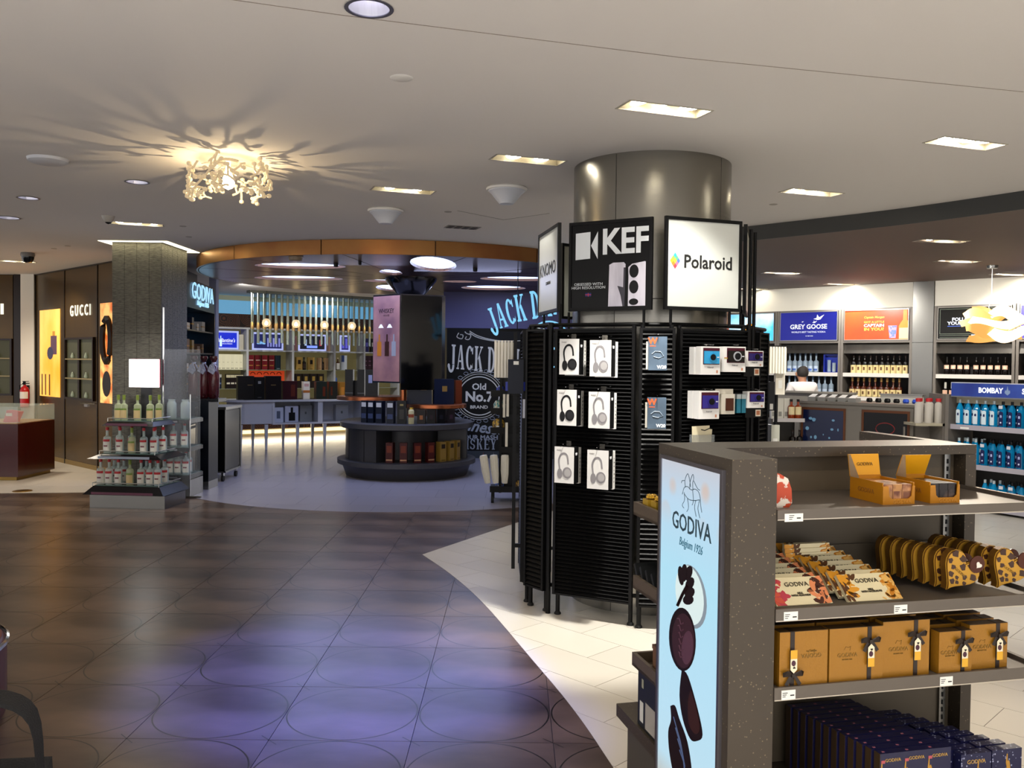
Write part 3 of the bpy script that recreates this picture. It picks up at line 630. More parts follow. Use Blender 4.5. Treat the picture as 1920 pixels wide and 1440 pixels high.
t0 = PN['M2'][0]
for i, (x, z0) in enumerate(((.440, 1.535), (.455, 1.285))):
    r = O('photo_paper_pack', B().box(0, .125, -.03, 0, 0, .055).mesh('photo_paper_pack', BK), None, t0.matrix_local @ Matrix.Translation((x-.0625, -.10, z0)), 'black photo paper pack below the small %s camera' % ('upper', 'lower')[i], 'pack', 'black paper packs')
    bx('print_icon', flat('#e6dccb'), r, .075, .112, -.0308, -.03, .008, .048); bx('print_picture', flat('#b9744e'), r, .081, .106, -.0314, -.0308, .016, .042)
r = O('leather_case_pack', B().box(0, .095, -.02, 0, 0, .12).mesh('leather_case_pack', flat('#d8d3c4')), None, t0.matrix_local @ Matrix.Translation((.20, -.14, 1.31)), 'cream pack holding a brown leather case, between the violet cameras', 'pack')
bx('leather_case', flat('#4a2718', .5), r, .03, .085, -.024, -.02, .02, .095); bx('header_card', flat('#d8d3c4'), r, -.03, .095, -.002, .002, .12, .15)
for i in range(2):
    r = O('teal_strap_pack', B().box(0, .028, -.06, 0, 0, .11).mesh('teal_strap_pack', flat('#1f6f86')), None, t0.matrix_local @ Matrix.Translation((.325+i*.036, -.08, 1.315)), ('left', 'right')[i]+' narrow teal strap pack beside the violet camera', 'pack', 'teal strap packs')
    bx('white_end', flat('#b9c4c6'), r, -.0005, .0285, -.0605, .0005, .085, .112)
r = O('clear_pouch', B().box(0, .14, -.05, 0, 0, .16).mesh('clear_pouch', mat('pouch_clear', '#8e9496', .2, alpha=.45)), None, t0.matrix_local @ Matrix.Translation((.01, -.12, 1.03)), 'clear pouch holding cream leaflets at the bottom of the camera panel', 'pouch')
for k in range(2):
    b = B(); b.m = Matrix.Rotation(radians(6*k-2), 4, 'Y'); b.box(.004+.006*k, .125+.006*k, -.03+.012*k, -.028+.012*k, .01, .21-.01*k); b.out('leaflet', flat('#d9cfae'), r)
B().tube([(.06, -.031, .19), (.085, -.031, .185), (.125, -.031, .20)], .003, 4).out('zip_pull', BLACK, r)
for i, s in enumerate(('upper left', 'lower left')):
    pass
# goods hanging off the left and right flanks
def hanging(name, px, py0, py1, wpx, Y, m, label, cat, d=.06, extra=None):
    a = PY(px-wpx/2, py1, Y); b = PY(px+wpx/2, py0, Y)
    r = O(name, B().box(0, b.x-a.x, 0, d, 0, b.z-a.z).mesh(name, m), None, FR(a.x, Y, a.z), label, cat); r['_w'] = b.x-a.x; r['_h'] = b.z-a.z
    if extra: extra(r, b.x-a.x, b.z-a.z)
    return r
def fan(r, w_, h):
    for k in range(7): bx('pleat', mat('pleat_white', '#e9e4d6', .6), r, w_*k/7, w_*(k+.7)/7, -.012, 0, .0, h+.012)
hanging('white_folder_set', 948, 642, 708, 43, 5.86, mat('folder_white', '#d8d2c2', .6), 'fan of ribbed white folders hanging left of the kiosk', 'folder', .05, fan)
def navy(r, w_, h):
    bx('barcode_label', TAG, r, w_*.35, w_*.68, -.001, 0, h-.035, h-.012)
    for s in (-.004, w_-.012): B().cyl(s+.01, .03, h*.08, h*.34, .022, 12).out('round_tab', flat('#23339a'), r)
hanging('navy_pack', 967, 674, 738, 30, 5.70, mat('navy', '#0e1424', .45, spec=.3), 'tall navy pack with round blue tabs hanging left of the kiosk', 'pack', .05, navy)
hanging('navy_pack', 983, 676, 738, 10, 5.80, MATS['navy'], 'second navy pack half hidden behind the left kiosk panel', 'pack', .05)
hanging('white_card_pack', 984, 749, 784, 8, 5.70, flat('#c9ccd8'), 'narrow white card pack below the second navy pack', 'pack', .02)
def clips(r, w_, h): bx('card_label', TAG, r, w_*.3, w_*.7, -.001, 0, h*.3, h*.7)
for i, (px, y0, y1, w_) in enumerate(((1434, 716, 770, 11), (1447, 716, 770, 12), (1454, 797, 830, 16), (1400, 803, 822, 12))):
    hanging('cable_pack', px, y0, y1, w_, 5.95, flat('#17181b') if i < 2 else flat('#c4c6b8'), ('black cable pack nearest the right end of the kiosk', 'second black cable pack right of the kiosk end panel', 'cream cable pack hanging low right of the kiosk', 'pale cable pack low inside the right side of the kiosk')[i], 'pack', .03, lambda r, w, h: (bx('card_label', TAG, r, w*.2, w*.75, -.001, 0, h*.04, h*.24), B().tube([(w/2, .015, h-.002), (w/2-.12, .03, h+.012)], .0025, 5).out('hook', CHROME, r)))
# ================================================================ CHOCOLATE SHELVES IN FRONT
G = FR(.587, 2.289, 0, 13.3)
STN = stipple_mat('terrazzo_brown', '#3e352a', '#6b6049', 75, .16, .42)
t = T('display_gondola', G, 'free-standing brown display unit with shelves of chocolate and an illuminated end', 'shelving')
B().box(0, .133, 0, .492, .02, 1.35).out('end_pillar', STN, t)
BP = mat('back_panel', '#564c3d', .5)
B().box(.133, .99, .36, .47, .3, 1.32).out('back_core', BP, t)
for k, (z0, z1) in enumerate(((.34, .56), (.566, .70), (.72, .90), (.906, 1.03), (1.036, 1.18), (1.186, 1.315))): bx('back_panel', BP, t, .1335, .988, .352, .36, z0, z1)
bx('top_slab', STN, t, .1335, 1.03, .30, .492, 1.32, 1.35)
bx('end_slab', STN, t, .99, 1.03, .30, .86, 0, 1.319)
bx('return_slab', STN, t, .9895, 1.0305, .4925, .86, 1.32, 1.35)
bx('rear_panel', BP, t, .20, .985, .472, .482, .36, 1.31)
for u in (.20, .945):
    s = bx('slotted_upright', STEEL, t, u, u+.022, .342, .352, .34, 1.315)
    b = B()
    for k in range(38): b.box(u+.008, u+.014, .3405, .342, .36+k*.025, .375+k*.025)
    b.out('slots', BLACK, s)
SHM = mat('shelf_taupe', '#5f574f', .38, .2); 
for zt, lp, nm in ((1.212, .028, 0), (.943, .034, 1), (.729, .036, 2)):
    s = B().box(.1345, 1.0, .004, .35, zt-.018, zt-.006).box(.1345, 1.0, -.004, .004, zt-lp, zt).box(.985, 1.0, .004, .35, zt-.018, zt+.006).out('shelf', SHM, t)
    bx('lip_edge', mat('lip_light', '#b5ac9e', .3, .4), s, .1345, 1.0, -.005, -.004, zt-lp, zt-lp+.003)
    for u in ((.165, .95), (.158, .50), (.155, .655))[nm]:
        bk = bx('price_label', TAG, s, u, u+.042, -.0055, -.004, zt-lp+.002, zt-.008) if nm else bx('price_label', TAG, s, u-.01, u+.045, -.0055, -.004, zt-lp-.004, zt-.010)
    b = B()
    for u in ((.165, .95), (.158, .50), (.155, .655))[nm]:
        for k in range(3): b.box(u+.003, u+.018-.003*k, -.0062, -.0055, zt-.016-.005*k, zt-.0145-.005*k)
        b.box(u+.026, u+.038, -.0062, -.0055, zt-.024, zt-.021)
    b.out('price_print', INK, s)
b = B().box(.02, 1.03, -.14, .90, .30, .345); b.out('base_slab', STN, t)
bx('base_cabinet', mat('cabinet_grey', '#4f4a42', .5), t, .05, 1.0, -.10, .86, .02, .30)
for z, v1 in ((1.127, .706), (.873, .70), (.605, .70)):
    B().box(.0, .985, .493, v1, z-.045, z-.035).box(.0, .985, v1-.012, v1, z-.045, z).box(.0, .012, .493, v1-.012, z-.045, z).out('rear_tray', mat('tray_brown', '#54483a', .45), t)
# the illuminated face on the left end of the pillar: own frame, x runs away from the viewer's right to left
AD = G @ FR(0, .492, 0, -90)     # x: from the back edge to the front edge, front (-y) looks to the left
t = T('light_box', AD, 'tall illuminated chocolate advertisement on the left end of the brown display unit', 'illuminated sign')
B().box(.034, .458, -.012, .0, 1.306, 1.318).box(.034, .458, -.012, 0, .10, .112).box(.034, .046, -.012, 0, .112, 1.306).box(.446, .458, -.012, 0, .112, 1.306).out('metal_frame', mat('frame_alu', '#77747a', .3, .8), t)
def ad_mat():
    m = mat('ad_backlight', '#a9dcf2', .25); nt = m.node_tree; b = nt.nodes['Principled BSDF']; N = nt.nodes.new; L = nt.links.new
    tc = N('ShaderNodeTexCoord'); sx = N('ShaderNodeSeparateXYZ'); L(tc.outputs['Object'], sx.inputs[0])
    r = N('ShaderNodeValToRGB'); mr = N('ShaderNodeMapRange'); mr.inputs[1].default_value = .1; mr.inputs[2].default_value = 1.31; L(sx.outputs[2], mr.inputs[0]); L(mr.outputs[0], r.inputs[0])
    e = r.color_ramp.elements; e[0].color = hx('#b98b5a'); e[0].position = .0; e[1].color = hx('#c9ccd6'); e[1].position = 1
    for p, c in ((.14, '#c3b39a'), (.24, '#bfe3f4'), (.72, '#b2e4f8'), (.90, '#bddcf2')): q = r.color_ramp.elements.new(p); q.color = hx(c)
    # printed out-of-focus spots of warm light near the top and the bottom
    vo = N('ShaderNodeTexVoronoi'); vo.inputs['Scale'].default_value = 9; L(tc.outputs['Object'], vo.inputs['Vector'])
    lt = N('ShaderNodeMapRange'); lt.inputs[1].default_value = .42; lt.inputs[2].default_value = .30; L(vo.outputs['Distance'], lt.inputs[0])
    ab = N('ShaderNodeMath'); ab.operation = 'SUBTRACT'; L(mr.outputs[0], ab.inputs[0]); ab.inputs[1].default_value = .55
    ab2 = N('ShaderNodeMath'); ab2.operation = 'ABSOLUTE'; L(ab.outputs[0], ab2.inputs[0])
    m3 = N('ShaderNodeMapRange'); m3.inputs[1].default_value = .28; m3.inputs[2].default_value = .5; L(ab2.outputs[0], m3.inputs[0])
    mu = N('ShaderNodeMath'); mu.operation = 'MULTIPLY'; L(lt.outputs[0], mu.inputs[0]); L(m3.outputs[0], mu.inputs[1])
    mx = N('ShaderNodeMix'); mx.data_type = 'RGBA'; L(mu.outputs[0], mx.inputs[0]); L(r.outputs[0], mx.inputs[6]); mx.inputs[7].default_value = hx('#e2b184')
    b.inputs['Base Color'].default_value = (.04, .05, .06, 1); L(mx.outputs[2], b.inputs['Emission Color']); b.inputs['Emission Strength'].default_value = .55
    return m
ADM = ad_mat(); bx('glowing_panel', ADM, t, .046, .446, -.008, -.002, .112, 1.306)
y = -.0085; adi = mat('ad_ink', '#2f4a58', .4)
def emi(c, e=.5): return mat('print_%s_%g' % (c.strip('#'), e), c, .45, emit=e*.9, spec=.2)
txt('GODIVA', .074, adi, t, .262, y, 1.128, sx=.93, bold=.0005); txt('Belgium 1926', .036, mat('ad_blue_ink', '#4f8ea8', .4, emit=.2), t, .262, y, 1.072, sx=.8, shear=.3)
hl = B()
HX = lambda P: [(.262+(x)*.8, y, 1.222+z*.72) for x, z in P]
for P in ([(-.075, -.01), (-.06, .02), (-.03, .028), (.0, .02), (.03, .028), (.06, .022), (.075, .0), (.08, -.03), (.09, -.055)], [(-.05, .022), (-.055, .05), (-.04, .075), (-.028, .08), (-.015, .06), (-.005, .03)], [(-.055, .05), (-.08, .045), (-.085, .035)],
          [(-.06, .0), (-.055, -.03), (-.075, -.055), (-.06, -.065)], [(-.03, -.02), (-.02, -.055), (-.035, -.075)], [(.04, -.015), (.03, -.045), (.045, -.08)], [(.07, -.01), (.058, -.045), (.075, -.08)], [(-.06, -.005), (-.02, -.022), (.03, -.018), (.07, -.008)],
          [(-.015, .02), (-.01, .05), (.0, .07), (.012, .085), (.02, .07), (.012, .05), (.015, .02)], [(.02, .06), (.05, .035), (.07, .03)], [(.012, .02), (.02, -.02), (.01, -.04)]):
    hl.tube(HX(smooth(P, 3)), .0011, 4)
hl.out('rider_drawing', adi, t)
cm1, cm2, cm3 = emi('#2a1418', .10), emi('#4a2a33', .18), emi('#6a4353', .22); iv = emi('#cfe0df', .62); iv2 = emi('#8f9ba6', .45)
B().py(ell(.265, .80, .080, .100, 28), y-.0006, y+.0005).out('white_chocolate', iv2, t)
B().py(ell(.258, .802, .074, .094, 28), y-.0012, y-.0006).out('white_chocolate', iv, t)
b = B()
for a, x, z in ((100, .215, .85), (80, .232, .865), (60, .255, .872), (50, .262, .84), (40, .262, .81), (30, .255, .785)):
    b.m = Matrix.Translation((x, 0, z)) @ Matrix.Rotation(-radians(a-90), 4, 'Y'); b.py(ell(0, 0, .015, .031, 12), y-.0018-.0001*a/10, y-.0012); b.m = Matrix()
b.tube([(.20, y-.0015, .745), (.225, y-.0015, .79), (.25, y-.0015, .83)], .006, 5); b.out('chocolate_leaf', cm1, t)
def disc(cx, cz, rx, rz, rot, m, y0, name, y1=None):
    b = B(); b.m = Matrix.Translation((cx, 0, cz)) @ Matrix.Rotation(radians(rot), 4, 'Y'); b.py(ell(0, 0, rx, rz, 30), y0-.0006, y0); return b.out(name, m, t)
disc(.225, .642, .070, .108, 12, cm1, y-.0012, 'oval_chocolate'); disc(.232, .640, .058, .094, 12, cm2, y-.0018, 'oval_chocolate_face'); disc(.256, .628, .028, .060, 14, cm3, y-.0024, 'oval_chocolate_relief')
rl = B()
for k in range(6): rl.tube([(.200+.004*k, y-.0028, .70-.022*k), (.212, y-.0028, .705-.022*k), (.222, y-.0028, .69-.022*k), (.234, y-.0028, .70-.022*k)], .0022, 4)
rl.out('embossed_relief', cm3, t)
B().py(smooth([(.225, .54), (.258, .535), (.31, .455), (.335, .39), (.31, .355), (.275, .34), (.235, .38), (.215, .45), (.225, .54)], 4), y-.0008, y+.0003).out('cut_chocolate', cm1, t)
B().py(smooth([(.275, .50), (.305, .455), (.322, .40), (.30, .372), (.268, .385), (.262, .45), (.275, .50)], 4), y-.0016, y-.0008).out('cut_chocolate_core', emi('#4a2622', .16), t)
B().py(smooth([(.165, .385), (.19, .40), (.215, .37), (.26, .32), (.285, .24), (.282, .18), (.25, .13), (.20, .15), (.165, .22), (.155, .29), (.17, .34), (.165, .385)], 4), y-.0008, y+.0003).out('shell_chocolate', cm1, t)
for k in range(4): B().tube([(.185+.012*k, y-.001, .36-.03*k), (.225+.008*k, y-.001, .30-.02*k), (.25, y-.001, .235-.01*k), (.245, y-.001, .17)], .0022, 4).out('shell_groove', emi('#5d6f9a', .25), t)

for o in list(t.children):
    if o.name.split('.')[0] in ('white_chocolate', 'chocolate_leaf', 'oval_chocolate', 'oval_chocolate_face', 'oval_chocolate_relief', 'embossed_relief', 'cut_chocolate', 'cut_chocolate_core', 'shell_chocolate', 'shell_groove'):
        o.scale = (1.30, 1, .9); o.location = (-.25*.30, 0, .206)
# ================================================================ THINGS ON THE CHOCOLATE SHELVES (frame G)
GI = mat('gold_ink', '#7a5a1c', .5); RIB = mat('ribbon_brown', '#241812', .45)
def GP(u, v, z, ang=0, sc=1): return G @ FR(u, v, z, ang, sc)
# opened counter display boxes on the top shelf
GB = mat('gold_box', '#c8860f', .42, noise=('#8a5410', 1.2, .3, .75, (1, 1, 6))); GL_ = mat('gold_lid', '#d99a10', .42); CREAMI = mat('card_inside', '#c9b394', .6)
def open_box(u, v, w_, d, tilt, cont, label):
    t = T('open_display_box', GP(u, v, 1.206), label, 'box', 'opened gold display boxes')
    h = .062
    B().box(0, w_, d-.003, d, 0, h+.004).box(0, .003, .003, d-.003, 0, h).box(w_-.003, w_, .003, d-.003, 0, h).box(.003, w_-.003, .003, d-.003, 0, .003).out('tray', GB, t)
    B().py([(0, 0), (w_, 0), (w_, h*.85), (w_*.93, h*.85), (w_*.90, h*.38), (w_*.82, h*.26), (w_*.28, h*.26), (w_*.20, h*.38), (w_*.17, h*.85), (0, h*.85)], 0, .003).out('cut_front', GB, t)
    B().add([(0, d, h), (w_, d, h), (w_, d+tilt, h+.066), (0, d+tilt, h+.066), (0, d+.003, h), (w_, d+.003, h), (w_, d+tilt+.003, h+.066), (0, d+tilt+.003, h+.066)], [(0, 1, 2, 3), (5, 4, 7, 6), (3, 2, 6, 7), (0, 3, 7, 4), (1, 5, 6, 2), (0, 4, 5, 1)]).out('lid', GL_, t)
    B().add([(0, d-.045, h), (0, d, h), (0, d+tilt, h+.066), (0, d+tilt-.012, h+.066)], [(0, 1, 2, 3), (3, 2, 1, 0)]).out('lid_side', CREAMI, t)
    txt('GODIVA', .0145, GI, t, w_/2, d+tilt*.45-.001, h+.036, rot=Matrix.Rotation(-math.atan2(tilt, .066), 4, 'X'))
    txt('GODIVA', .016, mat('gold_print', '#c98f3a', .5), t, w_*.6, -.0006, h*.12)
    txt('GODIVA', .020, mat('gold_print2', '#8a5a20', .5), t, -.0006, d*.5, h*.5, rot=Matrix.Rotation(-pi/2, 4, 'Z'))
    n = 3
    for i in range(n):
        for j in range(4):
            wd = (w_-.01)/n; o = bx('bar_pouch', cont[(i+j) % len(cont)], t, .005+i*wd, .005+(i+1)*wd-.0015, .006+j*(d-.01)/4, .006+(j+1)*(d-.01)/4-.002, .004, h*.92-.001*j)
            if j == 0: bx('pouch_print', cont[(i+1) % len(cont)], o, .007+i*wd, .005+(i+1)*wd-.004, .0052, .006, .012, h*.6)
P1 = [mat('pouch_brown', '#6b3a26', .3, noise=('#c08a5c', 25, .4, .6)), mat('pouch_tan', '#b5824a', .3, noise=('#7a4a30', 25, .4, .6))]
P2 = [mat('pouch_dark', '#1c1210', .25, noise=('#4a382e', 30, .5, .7))]
open_box(.505, .060, .105, .155, .012, P1, 'opened gold display box filled with brown and tan pouches')
open_box(.662, .060, .100, .150, -.028, P2, 'opened gold display box filled with dark pouches')
t = T('round_top_tin', GP(.138, .07, 1.206), 'round-topped red and white patterned tin at the left end of the top shelf', 'tin')
B().py([(0, 0), (.075, 0), (.084, .012), (.082, .05), (.070, .080), (.045, .094), (0, .096)], 0, .09).out('tin_body', mat('tin_pattern', '#c2451e', .3, noise=('#e8ddd0', 34, .52, .56)), t)
B().py([(0, .004), (.074, .004), (.080, .014), (.078, .05), (.067, .077), (.044, .090), (0, .092)], -.002, 0).out('tin_front', MATS['tin_pattern'], t)
# chocolate bars leaning in two columns
IV = mat('bar_ivory', '#e3d6ae', .45); 
def bar_kit(key, cols, name2):
    w_, h, d = .155, .080, .010
    me = B().box(0, w_, 0, d, 0, h).mesh('chocolate_bar', IV); parts = []
    rn = random.Random(hash(key) % 7 if False else len(key)); lb = [B(), B(), B(), B()]
    for k in range(80):
        side = k % 2; x = rn.betavariate(1, 3.2)*.062; x = w_-x if side else x; z = rn.random()*h; r = rn.uniform(.003, .010); a = rn.random()*pi
        P = [(x+r*1.9*cos(q)*cos(a)-r*.8*sin(q)*sin(a), z+r*1.9*cos(q)*sin(a)+r*.8*sin(q)*cos(a)) for q in [i*pi/4 for i in range(8)]]
        P = [(min(max(px, 0), w_), min(max(pz, 0), h)) for px, pz in P]
        if area(P) > 3e-6: lb[k % 4].py(P, -.0004-.0001*(k % 9), 0)
    for b, c in zip(lb, cols): parts.append(('leaf_print', b.mesh('leaf_print', flat(c))))
    me2 = tmesh('GODIVA', .0175, mat('bar_ink', '#3d3526', .5)).copy(); me2.transform(Matrix.Translation((w_*.5, -.0016, h*.72))); parts.append(('lettering', me2))
    me2 = tmesh(name2, .0070, MATS['bar_ink'], bold=.0002).copy(); me2.transform(Matrix.Translation((w_*.5, -.0016, h*.36))); parts.append(('lettering', me2))
    return me, parts
K1 = bar_kit('red', ('#b93a4a', '#e08a5a', '#c9503a', '#4a2a20'), 'MILK\nWITH ALMONDS'); K2 = bar_kit('orange', ('#d9952a', '#c27a1c', '#5a3a22', '#e0b060'), 'MILK\nWITH HAZELNUTS')
for col, (K, u0, nm) in enumerate(((K1, .160, 'red leaf'), (K2, .385, 'orange leaf'))):
    for i in range(8):
        tilt = 48 if i == 0 else 52
        vv = .035+i*.027; zz = .940+(i*.0085 if i else 0)
        M = GP(u0+(.0-i*.008 if col == 0 else -i*.012), vv, zz, -1.5*(i % 2)) @ Matrix.Rotation(-radians(tilt), 4, 'X') @ Matrix.Scale(1.12, 4)
        place(K, 'chocolate_bar', M, 'ivory chocolate bar with %s print, %s from the front of its %s column' % (nm, ORD[i], ('left', 'right')[col]), 'chocolate bar', 'ivory chocolate bars leaning on the shelf')
for i in range(4):
    place(K2, 'chocolate_bar', GP(.30, .225+.004*i, .945+i*.0125, 1), 'ivory chocolate bar lying at the back of the shelf, %s from the bottom' % ORD[i], 'chocolate bar', 'ivory chocolate bars at the back')
# heart shaped tins
def heart(n=36, s=1.0):
    P = []
    for i in range(n):
        a = 2*pi*i/n; P.append((s*.0040*16*sin(a)**3*1.02, s*.0040*(13*cos(a)-5*cos(2*a)-2*cos(3*a)-cos(4*a))+.004))
    return P
HGold = mat('heart_gold', '#b98a2c', .42, .2); HBr = mat('heart_brown', '#3a1f12', .4)
hm = B().py(heart(), 0, .028).mesh('heart_tin', mat('heart_side', '#6a4718', .4, .25))
hp = [('front_plate', B().py(heart(s=.97), -.0015, 0).mesh('front_plate', HGold), []), ('rim', B().tube([(x, .004, z) for x, z in heart()], .0016, 5, closed=True).mesh('rim', HGold), [])]
rn = random.Random(3); cb = B(); k = 0; done = []
while k < 52:
    x, z = rn.uniform(-.058, .058), rn.uniform(-.062, .05); r = rn.uniform(.006, .0115)
    if not inside(x*1.13, z*1.13, heart()) or any(hypot(x-a, z-c) < r+q+.0012 for a, c, q in done) or (abs(x) < .022 and abs(z) < .013): 
        k += .08; continue
    done.append((x, z, r)); a0 = rn.random()*6
    cb.py([(x+r*(1.25 if i % 3 else .75)*cos(a0+i*pi/4), z+r*(1.0 if i % 2 else .8)*sin(a0+i*pi/4)) for i in range(8)], -.0022, -.0015); k += 1
cb = cb.mesh('cutout_pattern', HBr)
lt = tmesh('GODIVA', .012, GI).copy(); lt.transform(Matrix.Translation((0, -.002, 0)))
wh = B().py([(x*.16, z*.16) for x, z in heart()], -.007, -.0055).mesh('white_heart', flat('#e9dcd0'))
bdg = B().py(ell(.030, .052, .026, .026, 20), -.0045, -.0015).mesh('brown_badge', flat('#4a2418', .35))
whm = wh.copy(); whm.transform(Matrix.Translation((.034, 0, .052)))
HK = (hm, hp+[('cutout_pattern', cb), ('lettering', lt), ('brown_badge', bdg, [('white_heart', whm)])])
HK0 = (hm, [hp[0][:2], hp[1][:2], ('brown_badge', bdg)])
cnt = 0
for row, (u, n, v0, st, rot) in enumerate(((.755, 7, .045, .036, 38), (.925, 6, .045, .040, 32))):
    for i in range(n):
        M = GP(u-.010*i, v0+i*st, .940+.064) @ Matrix.Rotation(radians(4), 4, 'X') @ Matrix.Rotation(radians(rot), 4, 'Y') @ Matrix.Scale(.99, 4)
        place(HK if i < 2 else HK0, 'heart_tin', M, 'gold heart-shaped tin with brown cut-outs, %s in the %s row' % ('front' if i == 0 else ORD[i], ('left', 'right')[row]), 'tin', 'gold heart tins standing in rows')
# gold gift boxes with ribbons
def gift(u0, u1, h, v, rx, label, bow_low=False, flip=False, depth=.035, z=.724):
    w_ = u1-u0; t = T('gift_box', GP(u0, v, z), label, 'gift box', 'gold gift boxes with brown ribbons')
    bx('box', mat('gift_gold', '#98691a', .42, .12, bump=(180, .12)), t, 0, w_, 0, depth, 0, h); bx('box_top', mat('gift_top', '#4a3418', .5), t, 0, w_, .0005, depth, h, h+.001)
    x = rx*w_
    rb = B().box(x-.0065, x+.0065, -.0012, 0, 0, h).box(x-.0065, x+.0065, -.0012, depth, h+.001, h+.002).out('ribbon', RIB, t)
    zb = h*(.22 if bow_low else .74)
    b = B()
    for s in (-1, 1):
        b.add([(x, -.006, zb+.004), (x+s*.020, -.014, zb+.016), (x+s*.032, -.008, zb+.009), (x+s*.030, -.006, zb-.004), (x, -.006, zb-.003)], [(0, 1, 2, 3, 4), (4, 3, 2, 1, 0)])
        b.add([(x, -.005, zb), (x+s*.016, -.008, zb-.030), (x+s*.026, -.007, zb-.024), (x+s*.008, -.005, zb+.002)], [(0, 1, 2, 3), (3, 2, 1, 0)])
    b.box(x-.005, x+.005, -.010, -.003, zb-.005, zb+.005); b.out('bow', RIB, rb)
    sg = 1 if bow_low else -1; za = zb+sg*.006; ze = za+sg*.064
    tg = B().py([(x, za), (x+.010, za+sg*.010), (x+.010, ze), (x-.010, ze), (x-.010, za+sg*.010)], -.0095, -.0088).out('gift_tag', flat('#e2d9bd'), t)
    lo, hi = sorted((ze, ze-sg*.024)); B().box(x-.010, x+.010, -.0101, -.0095, lo, hi).out('tag_band', flat('#d9a42a'), tg)
    B().py(ell(x-.001, (za+ze)/2-sg*.004, .0065, .008, 10), -.0103, -.0095).out('tag_picture', flat('#4a2c3a'), tg)
    B().py([(xx*.06+x+.001, zz*.06*(-1 if bow_low else 1)+za+sg*.016) for xx, zz in heart(16)], -.0103, -.0095).out('tag_heart', flat('#1c1414'), tg)
    R = Matrix.Rotation(pi, 4, 'Y') if flip else None; lx = w_*(.66 if rx < .5 else .33)
    txt('GODIVA', .0165, GI, t, lx, -.0006, h*(.55 if flip else .50), rot=R); txt('BELGIUM 1926', .005, GI, t, lx, -.0006, h*(.63 if flip else .42), rot=R)
    B().tube([(lx-.010, -.0006, h*.60), (lx-.005, -.0006, h*.66), (lx+.003, -.0006, h*.64), (lx+.010, -.0006, h*.66), (lx+.008, -.0006, h*.58)], .0007, 4).out('rider_mark', GI, t)
    return t
gift(.156, .303, .150, .010, .26, 'gold gift box at the left end, turned upside down with its bow low', True, True)
gift(.309, .478, .150, .010, .74, 'gold gift box second from the left with the bow high on its right')
gift(.482, .634, .158, .016, .70, 'gold gift box in the middle, taller and set slightly back')
gift(.662, .772, .120, .010, .72, 'smaller gold gift box right of the gap, partly in front of the last one')
gift(.774, .905, .130, .022, .74, 'gold gift box at the right end of the shelf')
for j in range(1, 5):
    for i, (a, b_, h) in enumerate(((.156, .303, .148), (.309, .478, .148), (.482, .634, .155), (.662, .772, .12), (.775, .905, .128))):
        M = GP(a+.002*j, .022+j*.056, .724)
        r = O('gift_box', B().box(0, b_-a, 0, .038, 0, h).mesh('gift_box', MATS['gift_gold']), None, M, 'gold gift box in the %s row behind the front ones, %s from the left' % (ORD[j], ORD[i]), 'gift box', 'gold gift boxes in the rows behind')
        bx('box_top', MATS['gift_top'], r, 0, b_-a, 0, .038, h, h+.001); x = (b_-a)*(.26, .74, .70, .72, .74)[i]
        bx('ribbon', RIB, r, x-.0065, x+.0065, -.001, .038, h+.001, h+.002)
# dark blue statue boxes on the base
NV = mat('navy_carton', '#15153a', .35); NVS = stipple_mat('navy_snow', '#14153c', '#8f93b0', 90, .25, .4)
def statue(b, x, s=1.0, z0=0): b.py([(x-.006, z0), (x-.008, z0+.075), (x-.006, z0+.088), (x-.009, z0+.10), (x-.006, z0+.125), (x-.0035, z0+.125), (x-.0035, z0+.103), (x+.001, z0+.106), (x+.004, z0+.100), (x+.007, z0+.080), (x+.008, z0)], -.0008, 0); return b
wN, hN = .226, .195
for j in range(12):
    r = O('souvenir_carton', B().box(0, wN, 0, .026, 0, hN).mesh('souvenir_carton', NV), None, GP(.432-.006*j, -.05+j*.031, .346), 'dark blue souvenir chocolate carton with statue print, %s from the front' % ORD[j], 'carton', 'dark blue statue cartons in a deep row')
    bx('carton_side', mat('carton_brown', '#3a2a18', .5), r, -.0008, 0, 0, .026, 0, hN)
    fb_ = B()
    for k in range(3): fb_.box(.012+.075*k, .020+.075*k, .008, .014, hN, hN+.0006)
    fb_.out('flag_print', flat('#9a5a6a'), r)
    if j == 0:
        st = B()
        for k in range(3): statue(st, .010+.075*k, z0=.045)
        st.out('statue_print', flat('#b0822e'), r)
        for k in range(3):
            txt('GODIVA', .013, flat('#b8924a'), r, .040+.075*k, -.0006, .175)
            B().py([(.022+.075*k, .06), (.03+.075*k, .085), (.036+.075*k, .10), (.042+.075*k, .075), (.046+.075*k, .06), (.036+.075*k, .07)], -.0008, 0).out('figure_print', flat('#c9c2cc'), r)
            b = B().box(.003+.075*k, .015+.075*k, -.0008, 0, .168, .176); b.out('flag_print', flat('#b05058'), r)
for j in range(11):
    r = O('snow_carton', B().box(0, .10, 0, .028, 0, .168).mesh('snow_carton', NVS), None, GP(.690-.022*j if j else .692, -.05+j*.033, .346), 'dark blue snow-speckled carton, %s from the front' % ORD[j], 'carton', 'snow-speckled cartons in the right rows')
    if j == 0:
        statue(B(), .062, z0=.02).out('statue_print', flat('#b0822e'), r); txt('GODIVA', .016, flat('#b8924a'), r, .05, -.0008, .145)
        B().py([(.02, .04), (.03, .075), (.036, .10), (.046, .07), (.052, .04), (.036, .055)], -.0009, 0).out('figure_print', flat('#d5cfd8'), r)
for j in range(9):
    r = O('snow_carton', B().box(0, .10, 0, .028, 0, .168).mesh('snow_carton', NVS), None, GP(.800-.022*j if j else .80, -.045+j*.036, .346), 'dark blue snow-speckled carton of the outer row, %s from the front' % ORD[j], 'carton', 'snow-speckled cartons in the right rows')
    if j == 0: statue(B(), .055, z0=.03).out('statue_print', flat('#b0822e'), r)
